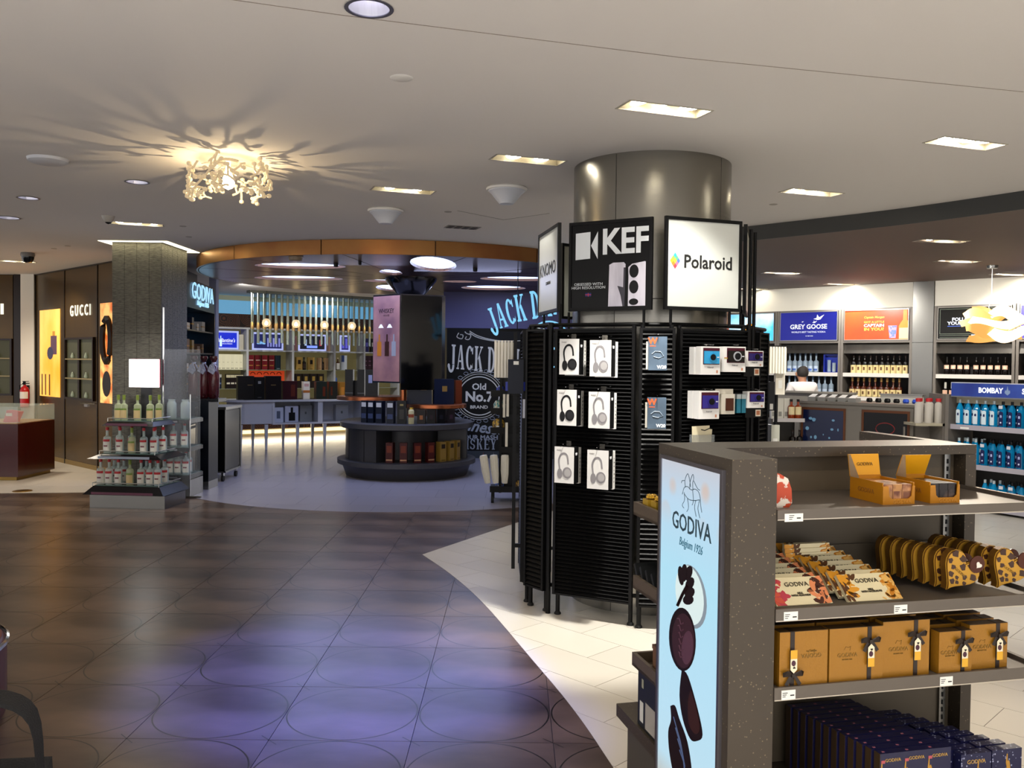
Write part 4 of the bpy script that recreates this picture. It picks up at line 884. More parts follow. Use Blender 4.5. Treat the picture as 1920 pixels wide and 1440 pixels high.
# rear trays: small gold boxes, dark pouches, a dark carton
FOIL = mat('gold_foil', '#d9ab3a', .22, .8, bump=(160, .9))
for i, (u, v) in enumerate(((.015, .615), (.022, .560), (.080, .640), (.09, .58))):
    r = O('favour_box', B().box(0, .045, 0, .045, 0, .052).mesh('favour_box', mat('favour_gold', '#b8952c', .4, .3)), None, GP(u, v, 1.093), ('leftmost small gold favour box on the rear tray', 'small gold favour box beside the light box', 'small gold favour box behind the leftmost one', 'small gold favour box deepest on the rear tray')[i], 'box', 'small gold favour boxes')
    b = B()
    for k in range(9): a = k*2.4; b.m = Matrix.Translation((.0225+.011*cos(a), .0225+.011*sin(a), .060)) @ Matrix.Rotation(a, 4, 'Z'); b.lathe([(0, -.008), (.009, -.003), (.007, .006), (0, .009)], 6)
    b.out('foil_bow', FOIL, r)
for i in range(4):
    M = GP(.012+.0*i, .52+.05*i, .838) @ Matrix.Rotation(radians(-32), 4, 'X')
    O('dark_pouch', B().box(0, .10, 0, .014, 0, .085).mesh('dark_pouch', mat('dark_pouch', '#16191b', .4)), None, M, 'flat dark pouch leaning on the rear tray, %s from the end' % ORD[i], 'pouch', 'dark pouches leaning on the rear tray')
r = O('brown_box', B().box(0, .10, 0, .05, 0, .10).mesh('brown_box', mat('brown_card', '#6a4a2e', .5)), None, GP(.02, .515, .572), 'small brown box at the end of the lowest rear tray', 'box'); bx('lid', MATS['brown_card'], r, -.002, .102, -.002, .052, .088, .102)
r = O('green_carton', B().box(0, .14, 0, .20, 0, .215).mesh('green_carton', mat('green_black', '#0e1613', .35)), None, GP(.03, .515, .346), 'dark green carton with a grey label standing on the rear base', 'carton')
bx('side_label', flat('#a9a49a'), r, -.0008, 0, .03, .13, .01, .10); bx('barcode', flat('#d8d8d0'), r, -.0008, 0, .15, .18, .02, .09); bx('emblem', flat('#a8a890'), r, -.0008, 0, .15, .165, .14, .17)
# ================================================================ LIQUOR WALL ON THE RIGHT
RW = FR(3.77, 13.97, 0, -41.9)
def RWm(s, y, z, ang=0): return RW @ FR(s, y, z, ang)
bxm('wall_right', mat('wall_cream', '#d8d4c8', .75), RW, -1.2, 6.2, .46, .6, 0, 2.81, kind='structure')
bxm('trim_8', MATS['wall_cream'], RW, -1.2, 2.555, 0, .459, 2.46, 2.809, kind='structure')
bxm('trim_9', MATS['wall_cream'], RW, 2.84, 6.2, 0, .459, 2.46, 2.809, kind='structure')
UM = mat('unit_taupe', '#77716a', .4, .2)
t = T('steel_pilaster', RWm(2.56, -.03, 0), 'flat brushed steel pilaster between the bays of the liquor wall', 'pilaster')
for z0, z1 in ((0, .98), (.985, 1.95), (1.955, 2.808)): bx('steel_sheet', STEEL, t, .0, .275, 0, .48, z0, z1)
def bottle(h, r, rn, neck, body, label, cap, lz=(.08, .45), caph=.12, key=None, shoulder=.1, back=None, facet=12, extra=()):
    zb = h*(1-neck)
    bm = B().lathe([(r*.96, 0), (r, .004), (r, zb-shoulder*h*.9), (r*.86, zb-shoulder*h*.35), (rn*1.3, zb), (rn, zb+.02*h), (rn, h*(1-caph*.8)), (0, h*(1-caph*.8))], facet).mesh('bottle', body, True)
    P = []
    if label: P.append(('label', B().lathe([(r+.0008, h*lz[0]), (r+.0008, h*lz[1])], 10, a0=radians(205), a1=radians(335)).mesh('label', label, True)))
    for n, z0, z1, m, a in extra: P.append((n, B().lathe([(r+.0014, h*z0), (r+.0014, h*z1)], 8, a0=radians(270-a), a1=radians(270+a)).mesh(n, m, True)))
    P.append(('cap', B().cyl(0, 0, h*(1-caph), h, rn*1.18, 10).mesh('cap', cap, True)))
    return bm, P
GB_ = mat('glass_frosted', '#9fb2c4', .35, alpha=.75); AMB = mat('glass_amber', '#4a1c08', .12); DKB = mat('glass_dark', '#110c0a', .12)
CLR = mat('glass_bottle_clear', '#d5e6e2', .06, alpha=.42); PAPC = mat('label_cream', '#e6d6a0', .5, noise=('#e6d6a0', 1, 0, 1)); 
K_GG = bottle(.30, .040, .014, .36, GB_, mat('label_frost', '#bccbdc', .4), flat('#5f7590'), (.10, .36), .10, extra=[('blue_print', .12, .22, flat('#3c5fae'), 45)])
K_CM1 = bottle(.27, .042, .014, .30, DKB, flat('#e3cf95'), flat('#201510'), (.04, .48), .10, extra=[('picture_print', .20, .38, flat('#6b4a30'), 18)])
K_CM2 = bottle(.29, .042, .014, .42, AMB, flat('#e3cf95'), flat('#c39a58'), (.05, .42), .18, extra=[('picture_print', .16, .32, flat('#6b4a30'), 18)])
K_BA = bottle(.25, .040, .013, .36, DKB, None, DKB, caph=.1, extra=[('oval_label', .34, .56, flat('#e0b49a'), 50), ('oval_print', .38, .50, flat('#f0e2c4'), 30)])
K_BW = bottle(.25, .040, .013, .36, DKB, None, flat('#e8e2d2'), caph=.12, extra=[('oval_label', .34, .56, flat('#e0b49a'), 50)])
K_BWT = bottle(.25, .040, .013, .36, DKB, None, flat('#d9d7cc'), caph=.35, extra=[('oval_label', .34, .56, flat('#e0b49a'), 50)])
def bay(s0, s1, board, name, label):
    w_ = s1-s0; t = T('liquor_cabinet', RWm(s0, 0, 0), label, 'cabinet', 'bays of the liquor wall')
    B().box(-.035, 0, -.02, .45, 0, 2.459).box(w_, w_+.035, -.02, .45, 0, 2.459).out('side_panel', UM, t)
    bx('back_panel', mat('cab_back', '#231f1d', .5), t, 0, w_, .42, .45, 0, 2.459); bx('header_rail', UM, t, 0, w_, -.01, .42, 2.44, 2.459)
    bx('ledge', UM, t, 0, w_, -.02, .3, 1.955, 1.985)
    B().add([(0, .0, 1.80), (w_, .0, 1.80), (w_, .06, 1.954), (0, .06, 1.954), (0, .08, 1.80), (w_, .08, 1.80), (w_, .08, 1.954), (0, .08, 1.954)], [(0, 1, 2, 3), (4, 7, 6, 5), (0, 4, 5, 1), (3, 2, 6, 7), (0, 3, 7, 4), (1, 5, 6, 2)]).out('steel_hood', mat('hood_steel', '#a9a59d', .22, .95, noise=('#8d8a86', 2, .3, .7, (3, 1, .2))), t)
    for z in (1.50, 1.15, .78, .40):
        s = bx('shelf', mat('shelf_steel', '#4a4644', .4), t, 0, w_, 0, .42, z-.012, z); bx('shelf_lip', mat('lip_bright', '#d5d0c8', .35), s, 0, w_, -.012, 0, z-.045, z+.012)
    bx('plinth', UM, t, 0, w_, .02, .42, 0, .35); return t
BLIT = dict(emit=.75)
bays = [(-.45, .50), (.575, 1.505), (1.58, 2.52), (2.875, 3.81), (3.89, 4.83)]
bl = ['liquor cabinet below the sky blue board behind the kiosk end', 'liquor cabinet below the navy GREY GOOSE board', 'liquor cabinet below the red board, left of the steel pilaster', 'liquor cabinet right of the steel pilaster below the black board', 'liquor cabinet cut by the right edge of the photo']
for (a, c), s in zip(bays, bl): bay(a, c, None, None, s)
def board(s0, s1, col, label, noise=None, e=.7):
    w_ = s1-s0; t = T('poster_board', RWm(s0, 0, 1.99), label, 'poster', 'lit posters above the liquor shelves')
    B().box(0, w_, -.03, .01, 0, .012).box(0, w_, -.03, .01, .438, .448).box(0, .010, -.03, .01, .012, .438).box(w_-.010, w_, -.03, .01, .012, .438).out('poster_frame', mat('frame_bright', '#a7a39c', .3, .7), t)
    bx('poster_panel', mat('poster_'+col.strip('#'), col, .2, emit=e, noise=noise), t, .010, w_-.010, -.018, 0, .012, .438); return t, w_
yb = -.0185
t, w_ = board(-.42, .49, '#dff0fa', 'sky blue and white poster board with an orange shape, behind the kiosk', ('#3fa9e0', 1.6, .35, .62))
B().py([(.36+.0, .02), (.50, .02), (.56, .10), (.52, .18), (.56, .27), (.48, .30), (.40, .25), (.43, .15), (.35, .10)], yb-.001, yb).out('orange_picture', mat('pr_or', '#f0a32a', .3, emit=.7), t)
t, w_ = board(.585, 1.495, '#1b1f86', 'navy blue poster board reading GREY GOOSE', None, .55)
PW = mat('print_white', '#dfe2ee', .4, emit=.75)
txt('GREY GOOSE', .098, PW, t, w_*.5, yb, .215, sx=.98, bold=.002); txt("WORLD'S BEST TASTING VODKA", .036, PW, t, w_*.5, yb, .135, sx=1.0); txt('FLY BEYOND', .02, PW, t, w_*.52, yb, .075)
for i, (x, z, s) in enumerate(((.36, .29, .5), (.545, .28, 1), (.54, .195, .5), (.60, .335, 2.2))):
    B().py([(x-.03*s, z), (x-.008*s, z+.006*s), (x-.004*s, z+.03*s), (x+.01*s, z+.01*s), (x+.045*s, z+.028*s), (x+.02*s, z-.004*s), (x, z-.008*s)], yb-.0008, yb).out('goose_print', PW, t)
t, w_ = board(1.59, 2.51, '#d8361f', 'red poster board reading CAPTAIN IN YOU with a bottle at its right end', ('#e8501f', 1.2, .35, .7), .6)
YL = mat('pr_yel', '#f4c34a', .4, emit=.7)
txt('Captain Morgan', .045, YL, t, w_*.47, yb, .335, shear=.2, bold=.001); txt('GOT A LITTLE', .040, YL, t, w_*.47, yb, .265, bold=.001, sx=1.15); txt('CAPTAIN', .058, PW, t, w_*.47, yb, .215, bold=.002, sx=1.2); txt('IN YOU?', .058, YL, t, w_*.47, yb, .160, bold=.002, sx=1.3)
B().py([(w_-.135, .012), (w_-.14, .20), (w_-.115, .25), (w_-.085, .29), (w_-.08, .43), (w_-.03, .43), (w_-.028, .29), (w_-.012, .26), (w_-.012, .012)], yb-.001, yb).out('bottle_picture', mat('pr_bot', '#e9a52c', .3, emit=.6), t)
B().box(w_-.134, w_-.014, yb-.002, yb-.001, .02, .175).out('bottle_label_picture', mat('pr_cr', '#eadfb4', .3, emit=.6), t)
B().py([(w_-.265, .03), (w_-.285, .21), (w_-.165, .21), (w_-.18, .03)], yb-.001, yb).out('glass_picture', mat('pr_gl', '#c98a9a', .3, emit=.55, noise=('#5a6fc0', 30, .45, .55)), t)
t, w_ = board(2.885, 3.80, '#0d0f0d', 'black poster board with a pale border, reading FOLLOW YOUR', None, .1)
b = B(); a, c, d, e = .03, w_-.03, .075, .415
for q in ((a, c, d, d+.006), (a, c, e, e+.006), (a, a+.006, d, e), (c-.006, c, d, e), (a, w_*.44, .025, .030), (a, w_*.44, .055, .060), (w_*.56, c, .025, .030), (w_*.56, c, .055, .060)): b.box(q[0], q[1], yb-.001, yb, q[2], q[3])
b.out('border_print', mat('pr_bd', '#8f9a86', .4, emit=.3), t); bx('emblem_print', PW, t, w_*.47, w_*.53, yb-.001, yb, .022, .065)
txt('FOLLOW', .060, PW, t, .185, yb, .275, align='LEFT', bold=.0025, sx=1.15); txt('YOUR DES', .060, PW, t, .13, yb, .222, align='LEFT', bold=.0025, sx=1.15); bx('underline_print', mat('pr_ul', '#5a7ae0', .4, emit=.7), t, .13, .40, yb-.001, yb, .18, .187)
t, w_ = board(3.90, 4.82, '#5a52b8', 'violet poster board cut by the right edge of the photo', None, .7)
def rowb(kit, s, z, name, lab, group, y=.10, jit=.004):
    for i, q in enumerate(s): place(kit, name, RWm(q, y+random.uniform(-jit, jit), z), lab % ORD[i], 'bottle', group)
rowb(K_GG, [.70+.085*i for i in range(6)], 1.50, 'vodka_bottle', 'frosted vodka bottle under the navy board, %s from left on the upper shelf', 'frosted bottles below the navy board')
rowb(K_GG, [.70+.095*i for i in range(8)], 1.15, 'vodka_bottle', 'frosted vodka bottle under the navy board, %s from left on the lower shelf', 'frosted bottles on the lower shelf')
t = T('gift_pack', RWm(1.255, .06, 1.50), 'blue framed gift pack beside the frosted vodka bottles', 'gift pack')
B().box(0, .23, 0, .08, 0, .02).box(0, .23, 0, .08, .27, .29).box(0, .018, 0, .08, .02, .27).box(.212, .23, 0, .08, .02, .27).box(.018, .212, .07, .08, .02, .27).out('blue_tray', flat('#1d2f9a', .3), t)
B().cyl(.075, .035, .021, .2, .028, 10).out('mini_bottle', GB_, t, smooth=True); B().cyl(.15, .035, .021, .16, .028, 10).out('mini_glass', CLR, t, smooth=True)
rowb(K_CM1, [1.70+.082*i for i in range(10)], 1.50, 'rum_bottle', 'dark rum bottle, upper shelf under the red board, %s from the left', 'dark rum bottles on the upper shelf')
rowb(K_CM2, [1.685+.084*i for i in range(10)][:9], 1.15, 'rum_bottle', 'tan-capped rum bottle, lower shelf under the red board, %s from the left', 'amber rum bottles on the lower shelf')
rowb(K_BA, [2.99+.085*i for i in range(4)]+[3.36+.088*i for i in range(5)], 1.50, 'liqueur_bottle', 'pink-labelled dark liqueur bottle right of the pilaster, %s from the left', 'dark liqueur bottles on the upper shelf')
rowb(K_BWT, [2.975+.085*i for i in range(3)], 1.15, 'liqueur_bottle', 'liqueur bottle with tall white cap, lower shelf, %s from left', 'white-capped liqueur bottles at the left')
rowb(K_BW, [3.33+.09*i for i in range(5)], 1.15, 'liqueur_bottle', 'liqueur bottle with small white cap behind the blue header, %s from left', 'white-capped liqueur bottles at the right')
rowb(K_BA, [3.98+.09*i for i in range(5)], 1.50, 'liqueur_bottle', 'dark bottle in the cabinet at the right edge, %s from the left', 'bottles at the right edge')
rowb(K_CM1, [1.72+.09*i for i in range(8)], .78, 'rum_bottle', 'rum bottle low under the red board, %s from the left', 'rum bottles low behind the counter')
# pendant lamp of curled veneer sheets
p = PY(1858, 612, 10.2); t = T('veneer_pendant_lamp', FR(p.x, p.y, 0), 'glowing pendant lamp of curled pale wood sheets hanging before the black poster', 'pendant lamp')
VN = mat('veneer_glow', '#f3c083', .5, emit=.75, ecol='#f0a050'); VNH = mat('veneer_hot', '#fff0d4', .5, emit=2.2, ecol='#ffe0b0')
rn = random.Random(2)
def petal(x0, x1, zc, y0, curl, m, ph):
    b = B(); n = 14; V = []; Fc = []
    for i in range(n+1):
        u = i/n; x = x0+(x1-x0)*u; zz = zc+curl*sin(u*pi*1.6+ph); hw = .055*sin(pi*min(max(u, .06), .94))**.6+.015
        for q, s in ((0, -1), (1, 1)): V.append((x, y0+.10*cos(u*pi+ph)*s*.6-.02*s, zz+hw*s))
    for i in range(n): Fc += [(2*i, 2*i+2, 2*i+3, 2*i+1)]
    return b.add(V, Fc).out('veneer_sheet', m, t, smooth=True)
for x0, x1, z, y0, c, m, ph in ((-.36, .02, .10, -.08, .05, VN, .2), (-.08, .34, .12, -.12, .06, VNH, .0), (-.33, .30, .03, -.16, .05, VNH, 2.2), (-.05, .36, .02, -.10, .05, VN, 3.6), (-.36, .12, -.06, -.12, .035, VN, 1.0), (-.10, .36, -.08, -.18, .05, VNH, 2.8), (-.3, .34, -.12, -.05, .03, VN, 4.4), (-.2, .25, .15, .06, .05, VN, 1.4), (-.3, .3, 0, .12, .05, VN, .6)):
    petal(x0, x1, p.z+z, y0, c, m, ph)
B().lathe([(0, p.z-.06), (.05, p.z-.03), (.06, p.z+.03), (0, p.z+.08)], 12).out('bulb', mat('pend_bulb', '#fff0d0', .3, emit=10), t, smooth=True)
B().tube([(0, 0, 2.80), (.0, 0, 2.45), (-.03, 0, 2.32), (.0, 0, p.z+.14)], .004, 6).out('cord', flat('#d8d4cc'), t)
B().lathe([(.0, 2.775), (.06, 2.775), (.065, 2.809)], 16).out('ceiling_rose', STEEL, t, smooth=True)
# cashier counter with two framed posters
CF_ = FR(3.70, 11.10, 0, -43); CG = mat('counter_grey', '#6f6a62', .5)
t = T('cashier_counter', CF_, 'taupe cashier counter with two framed posters on its front', 'counter')
B().box(0, 1.40, 0, .60, .08, 1.13).box(-.02, 1.42, -.02, .62, 1.13, 1.16).box(.03, 1.37, .04, .56, 0, .08).out('counter_body', CG, t)
for x0, x1, m, kx in ((.03, .60, mat('bokeh_navy', '#101a3c', .25), 1), (.80, 1.36, flat('#0e0d10', .25), 0)):
    f = B().box(x0, x1, -.015, 0, .30, .33).box(x0, x1, -.015, 0, 1.05, 1.08).box(x0, x0+.025, -.015, 0, .33, 1.05).box(x1-.025, x1, -.015, 0, .33, 1.05).out('poster_frame', flat('#5a3520'), t)
    bx('poster_sheet', m, f, x0+.025, x1-.025, -.008, 0, .33, 1.05)
    if kx:
        for q in range(14): xx = random.uniform(x0+.07, x1-.07); zz = random.uniform(.6, 1.0); B().py(ell(xx, zz, random.uniform(.006, .024), random.uniform(.010, .026), 12), -.0092, -.008).out('bokeh_spot', mat('bokeh_spot', '#7fb4d8', .3, emit=.15), f)
    else: B().tube([(x, -.010, z) for x, z in ell(1.08, .86, .11, .07, 20)], .006, 5, closed=True).out('ring_print', flat('#7a2a2a'), f)
for i in range(5):
    r = O('organiser_tray', B().box(0, .10, 0, .16, 0, .05).mesh('organiser_tray', flat('#8b8984')), None, CF_ @ FR(.06+.13*i, .10, 1.16), 'grey organiser tray on the cashier counter, %s from the left' % ORD[i], 'tray', 'organiser trays on the counter')
    B().add([(.005, .0, .05), (.095, 0, .05), (.085, .12, .085), (.015, .12, .085)], [(0, 1, 2, 3)]).out('white_card', flat('#e4e4e0'), r)
r = O('counter_screen', B().box(0, .50, 0, .06, 0, .10).mesh('counter_screen', flat('#b6b2a8')), None, CF_ @ FR(.85, .45, 1.16), 'low pale guard panel at the right end of the cashier counter', 'panel'); bx('edge', STEEL, r, -.01, .51, -.01, .07, .10, .11)
for i in range(6):
    o = O('tape_dispenser', B().lathe([(.03, 0), (.04, .02), (.03, .05), (0, .055)], 10).mesh('tape_dispenser', BLACK if i < 4 else flat('#1d3fa0')), None, CF_ @ FR(.75+.11*i, .36, 1.16), ('black' if i < 4 else 'blue')+' desk item at the back of the cashier counter, %s from the left' % ORD[i], 'desk item', 'small desk items')
t = T('back_counter', FR(3.70, 12.12, 0, -43), 'raised grey counter ledge behind the cashier counter', 'counter')
B().box(0, 1.1, 0, .08, 0, 1.235).box(-.01, 1.11, -.02, .10, 1.235, 1.26).out('ledge_body', CG, t)
# shelf with white boxes and amber bottles left of the counter
t = T('side_shelf_unit', FR(3.28, 10.9, 0, 0), 'dark low shelf unit between the kiosk and the cashier counter', 'shelving')
B().box(0, .42, .38, .40, 0, 1.0).box(0, .02, 0, .38, 0, .93).out('carcass', mat('dark_taupe', '#3a3631', .5), t)
for z in (.93, .52, .12): s = bx('shelf', mat('shelf_pale', '#77736b', .4), t, .02, .42, 0, .38, z-.02, z); bx('shelf_lip', mat('lip_grey', '#b5b0b0', .4), s, .02, .42, -.01, 0, z-.035, z+.012)
for i in range(3):
    r = O('white_carton', B().box(0, .075, 0, .08, 0, .26).mesh('white_carton', flat('#cfccc0')), None, FR(3.31+.08*i, 11.0, .93), 'tall white carton on the low shelf, %s from the left' % ORD[i], 'carton', 'white cartons on the low shelf'); bx('carton_print', flat('#8a8880'), r, .01, .05, -.001, 0, .03, .09)
K_AM = bottle(.25, .042, .015, .30, mat('glass_whisky', '#8a3510', .1), flat('#e0cfa0'), flat('#1a1210'), (.22, .62), .12)
for i in range(2): place(K_AM, 'whisky_bottle', FR(3.555+.085*i, 10.98, .93), ('amber whisky bottle nearest the white cartons', 'amber whisky bottle nearest the cashier counter')[i], 'bottle', 'amber whisky bottles on the low shelf')
for i in range(2): place(K_CM1, 'dark_bottle', FR(3.585+.09*i, 11.0, .52), ('left', 'right')[i]+' dark bottle with cream label on the lower level of the low shelf', 'bottle', 'dark bottles on the low shelf')
hanging('white_folder_set', 1456, 653, 700, 38, 7.3, MATS['folder_white'], 'fan of ribbed white folders hanging right of the kiosk', 'folder', .05, fan)
hanging('white_roll_pack', 1463, 701, 740, 18, 7.35, MATS['folder_white'], 'pale roll pack hanging below the right folder fan', 'pack', .05, clips)
t = T('gondola_arm', FR(0, 0), 'black display stand right of the kiosk holding folders and packs', 'stand')
B().cyl(2.28, 7.45, 0, 1.76, .015, 10).box(2.02, 2.40, 7.43, 7.47, 1.755, 1.775).box(2.05, 2.45, 7.3, 7.6, 0, .03).out('stand', BLACK, t)
# ================================================================ GIN GONDOLA
BG = FR(5.02, 9.86, 0, -59)
t = T('gin_gondola', BG, 'taupe shelf unit with a blue BOMBAY SAPPHIRE header at the right edge', 'shelving')
bx('back_panel', mat('gond_dark', '#2a2826', .5), t, .02, 1.6, .40, .44, 0, 1.42); bx('end_panel', UM, t, -.04, .0, -.05, .44, 0, 1.30); bx('end_panel', UM, t, 1.6, 1.64, -.05, .44, 0, 1.30)
bx('valance', mat('valance_cream', '#b7ad92', .5), t, 0, 1.6, .10, .40, 1.20, 1.275)
for z in (.955, .52, .08): s = bx('shelf', mat('shelf_mid', '#8a8690', .4), t, 0, 1.6, .0, .40, z-.02, z); bx('shelf_lip', mat('lip_lilac', '#a7a2ac', .35), s, 0, 1.6, -.012, 0, z-.05, z+.006)
bx('price_label', TAG, t, .12, .22, -.014, -.012, .915, .935)
h = bx('header_panel', mat('header_blue', '#20307e', .35, emit=.10, noise=('#2b4596', 3, .4, .6)), t, .02, 1.6, -.04, .0, 1.285, 1.43); bx('header_edge', flat('#b9bccb', .3), h, .02, 1.6, -.042, .002, 1.43, 1.44); bx('header_edge', flat('#6d7078', .3), h, .02, 1.6, -.042, .002, 1.272, 1.285)
txt('BOMBAY', .080, PW, h, .47, -.041, 1.355, sx=.84, bold=.003); txt('SAPPHIRE', .080, PW, h, .95, -.041, 1.355, sx=.84, bold=.003)
B().py([(.655, 1.31), (.625, 1.335), (.63, 1.365), (.645, 1.36), (.65, 1.385), (.655, 1.41), (.66, 1.385), (.668, 1.36), (.682, 1.365), (.685, 1.335)], -.042, -.04).out('crest', flat('#7d93b8'), h)
BLU = mat('glass_gin_blue', '#1390c8', .08, alpha=.82); BLUD = mat('glass_gin_deep', '#0f7fb4', .08, alpha=.85)
def gin(label, key):
    w_, h = .038, .285
    bm = B().lathe([(w_, 0), (w_, .005), (w_*.94, .19), (w_*.6, .225), (.016, .245), (.013, .25), (.013, .27), (0, .27)], 8).mesh('gin_bottle', BLU if key else BLUD, True)
    lab = B().box(-.023, .023, -.0385, -.037, .02, .16).py(ell(0, .16, .023, .016, 12, 0, 180), -.0385, -.037).mesh('label', label)
    pr = B().py(ell(0, .125, .011, .013, 12), -.0392, -.0385).box(-.010, .010, -.0392, -.0385, .108, .117).mesh('crest_print', flat('#2b3560' if key else '#aab6e0'))
    P = [('label', lab, [('crest_print', pr)]), ('cap', B().cyl(0, 0, .25, .285, .0145, 10).mesh('cap', flat('#b9c4c8', .3, .3) if key else flat('#101014', .3), True))]
    if not key: P.append(('round_print', B().py(ell(0, .055, .009, .010, 10), -.0395, -.0385).mesh('round_print', flat('#cfd5ea')), []))
    return bm, P
KG1, KG2 = gin(flat('#cfdfe8'), 1), gin(flat('#1d2250'), 0)
tagm = B().box(-.022, .022, -.045, -.044, .205, .24).mesh('neck_tag', flat('#cfd4dc')); KG3 = (KG2[0], KG2[1]+[('neck_tag', tagm)])
def ginrow(z, n, kinds, x0=.07, dx=.098, rows=3, word=''):
    for r in range(rows):
        for i in range(n):
            k = kinds[i]; kit = KG1 if k == 1 else (KG3 if k == 3 and r == 0 else KG2)
            place(kit, 'gin_bottle', BG @ FR(x0+dx*i+.02*(r % 2), .055+.085*r, z, random.uniform(-8, 8)), '%s-labelled blue gin bottle%s, %s shelf, %s row, %s from left' % (('pale' if k == 1 else 'dark'), ' with tag' if k == 3 and r == 0 else '', word, ('front', 'second', 'rear')[r], ORD[i]), 'bottle', 'blue gin bottles on the gondola')
ginrow(.955, 12, (1, 1, 1, 1, 1, 3, 2, 2, 2, 3, 2, 2), word='top'); ginrow(.52, 12, (1, 1, 1, 3, 2, 2, 3, 2, 2, 2, 2, 3), word='middle'); ginrow(.08, 11, (1, 1, 3, 3, 2, 2, 2, 2, 2, 2, 2), x0=.38, dx=.1, rows=2, word='bottom')
for i in range(3): place(K_BA, 'dark_bottle', BG @ FR(.08+.09*i, .06, .08), 'dark bottle low at the left end of the gin gondola, %s from the left' % ORD[i], 'bottle', 'dark bottles low on the gin gondola')
p0 = PY(1713, 792, 9.95); t = T('end_shelf', FR(p0.x, 9.9, 0, 0), 'small cream end shelf left of the gin gondola', 'shelving')
for z in (.96, .55): bx('shelf', mat('shelf_cream', '#a9a18c', .45), t, 0, .34, 0, .30, z-.03, z)
bx('upright', UM, t, .31, .34, .0, .34, 0, 1.30); bx('shelf_back', UM, t, 0, .31, .30, .32, 0, .9)
K_RC = bottle(.285, .042, .026, .18, mat('glass_pinkish', '#dcd6cc', .08, alpha=.55), None, flat('#b8282c'), caph=.13, shoulder=.06)
for i in range(5): place(K_RC, 'clear_bottle', FR(p0.x+.055+.058*i, 9.96+.09*(i % 2), .96), 'clear bottle with red cap on the cream end shelf, %s from the left' % ORD[i], 'bottle', 'red-capped clear bottles')
K_SM = bottle(.16, .035, .013, .3, CLR, None, flat('#c8c8b0'), caph=.1)
for i in range(4): place(K_SM, 'small_glass_bottle', FR(p0.x+.06+.07*i, 10.0, .55), 'small clear bottle on the lower cream end shelf, %s from the left' % ORD[i], 'bottle', 'small clear bottles')
# ================================================================ PERSON behind the counter
def skin(name, V, E, m, parent, sub=2, M=None):
    me = bpy.data.meshes.new(name); me.from_pydata([v[:3] for v in V], E, []); o = bpy.data.objects.new(name, me); COL.objects.link(o)
    md = o.modifiers.new('s', 'SKIN'); md.use_smooth_shade = True
    for i, v in enumerate(V): r = v[3]; me.skin_vertices[0].data[i].radius = (r, v[4]) if len(v) > 4 else (r, r)
    me.skin_vertices[0].data[0].use_root = True
    s = o.modifiers.new('u', 'SUBSURF'); s.levels = sub; bpy.context.view_layer.update()
    r = bpy.data.meshes.new_from_object(o.evaluated_get(bpy.context.evaluated_depsgraph_get())); bpy.data.objects.remove(o)
    r.materials.clear(); r.materials.append(m); r.name = name
    return O(name, r, parent, M)
pp = PY(1505, 690, 12.35)
t = T('person', FR(pp.x, 12.35, 0, 12), 'grey-haired person with glasses in a white shirt, seen from behind at the counter', 'person')
SK = mat('skin', '#a8765a', .55); SHT = mat('shirt_white', '#dcd6d2', .7, bump=(14, .35)); TR = mat('trousers', '#1c1d24', .8); HR = mat('hair_dark', '#241f1b', .7, bump=(120, .5))
V = [(0, 0, .88, .13, .10), (0, 0, 1.05, .12, .095), (0, .01, 1.22, .14, .10), (0, .0, 1.34, .06), (0, -.0, 1.40, .052), (0, .02, 1.46, .070, .078), (0, .025, 1.52, .078, .088), (0, .02, 1.57, .055, .06),
     (.17, 0, 1.33, .05), (.21, .04, 1.10, .042), (.17, .20, .97, .032), (.14, .28, .96, .028), (-.17, 0, 1.33, .05), (-.21, .04, 1.10, .042), (-.17, .20, .97, .032), (-.14, .28, .96, .028),
     (.09, 0, .80, .085), (.10, .0, .46, .058), (.10, -.01, .09, .040), (.10, .10, .04, .035), (-.09, 0, .80, .085), (-.10, .0, .46, .058), (-.10, -.01, .09, .040), (-.10, .10, .04, .035), (0, .105, 1.48, .014)]
E_ = [(0, 1), (1, 2), (2, 3), (3, 4), (4, 5), (5, 6), (6, 7), (2, 8), (8, 9), (9, 10), (10, 11), (2, 12), (12, 13), (13, 14), (14, 15), (0, 16), (16, 17), (17, 18), (18, 19), (0, 20), (20, 21), (21, 22), (22, 23), (6, 24)]
skin('body', V, E_, SK, t)
Vs = [(0, 0, .90, .155, .12), (0, 0, 1.05, .150, .118), (0, .0, 1.20, .165, .12), (0, -.01, 1.30, .13, .10), (0, 0, 1.375, .062), (.165, 0, 1.315, .075), (.225, .03, 1.12, .060), (.18, .17, .99, .046), (-.165, 0, 1.315, .075), (-.225, .03, 1.12, .060), (-.18, .17, .99, .046)]
skin('shirt', Vs, [(0, 1), (1, 2), (2, 3), (3, 4), (3, 5), (5, 6), (6, 7), (3, 8), (8, 9), (9, 10)], SHT, t)
skin('trousers', [(0, 0, .88, .14, .11), (.09, 0, .80, .10), (.10, 0, .46, .075), (.10, -.01, .10, .062), (-.09, 0, .80, .10), (-.10, 0, .46, .075), (-.10, -.01, .10, .062)], [(0, 1), (1, 2), (2, 3), (0, 4), (4, 5), (5, 6)], TR, t)
skin('hair', [(0, .0, 1.44, .062, .05), (0, -.012, 1.49, .090, .088), (0, .005, 1.555, .085, .088), (0, .03, 1.59, .052, .06)], [(0, 1), (1, 2), (2, 3)], HR, t)
b = B(); b.tube([(-.088, .02, 1.495), (-.085, .09, 1.50), (-.05, .118, 1.498), (.05, .118, 1.498), (.085, .09, 1.50), (.088, .02, 1.495)], .003, 6); b.out('glasses', flat('#c9c9c9', .3, .6), t)
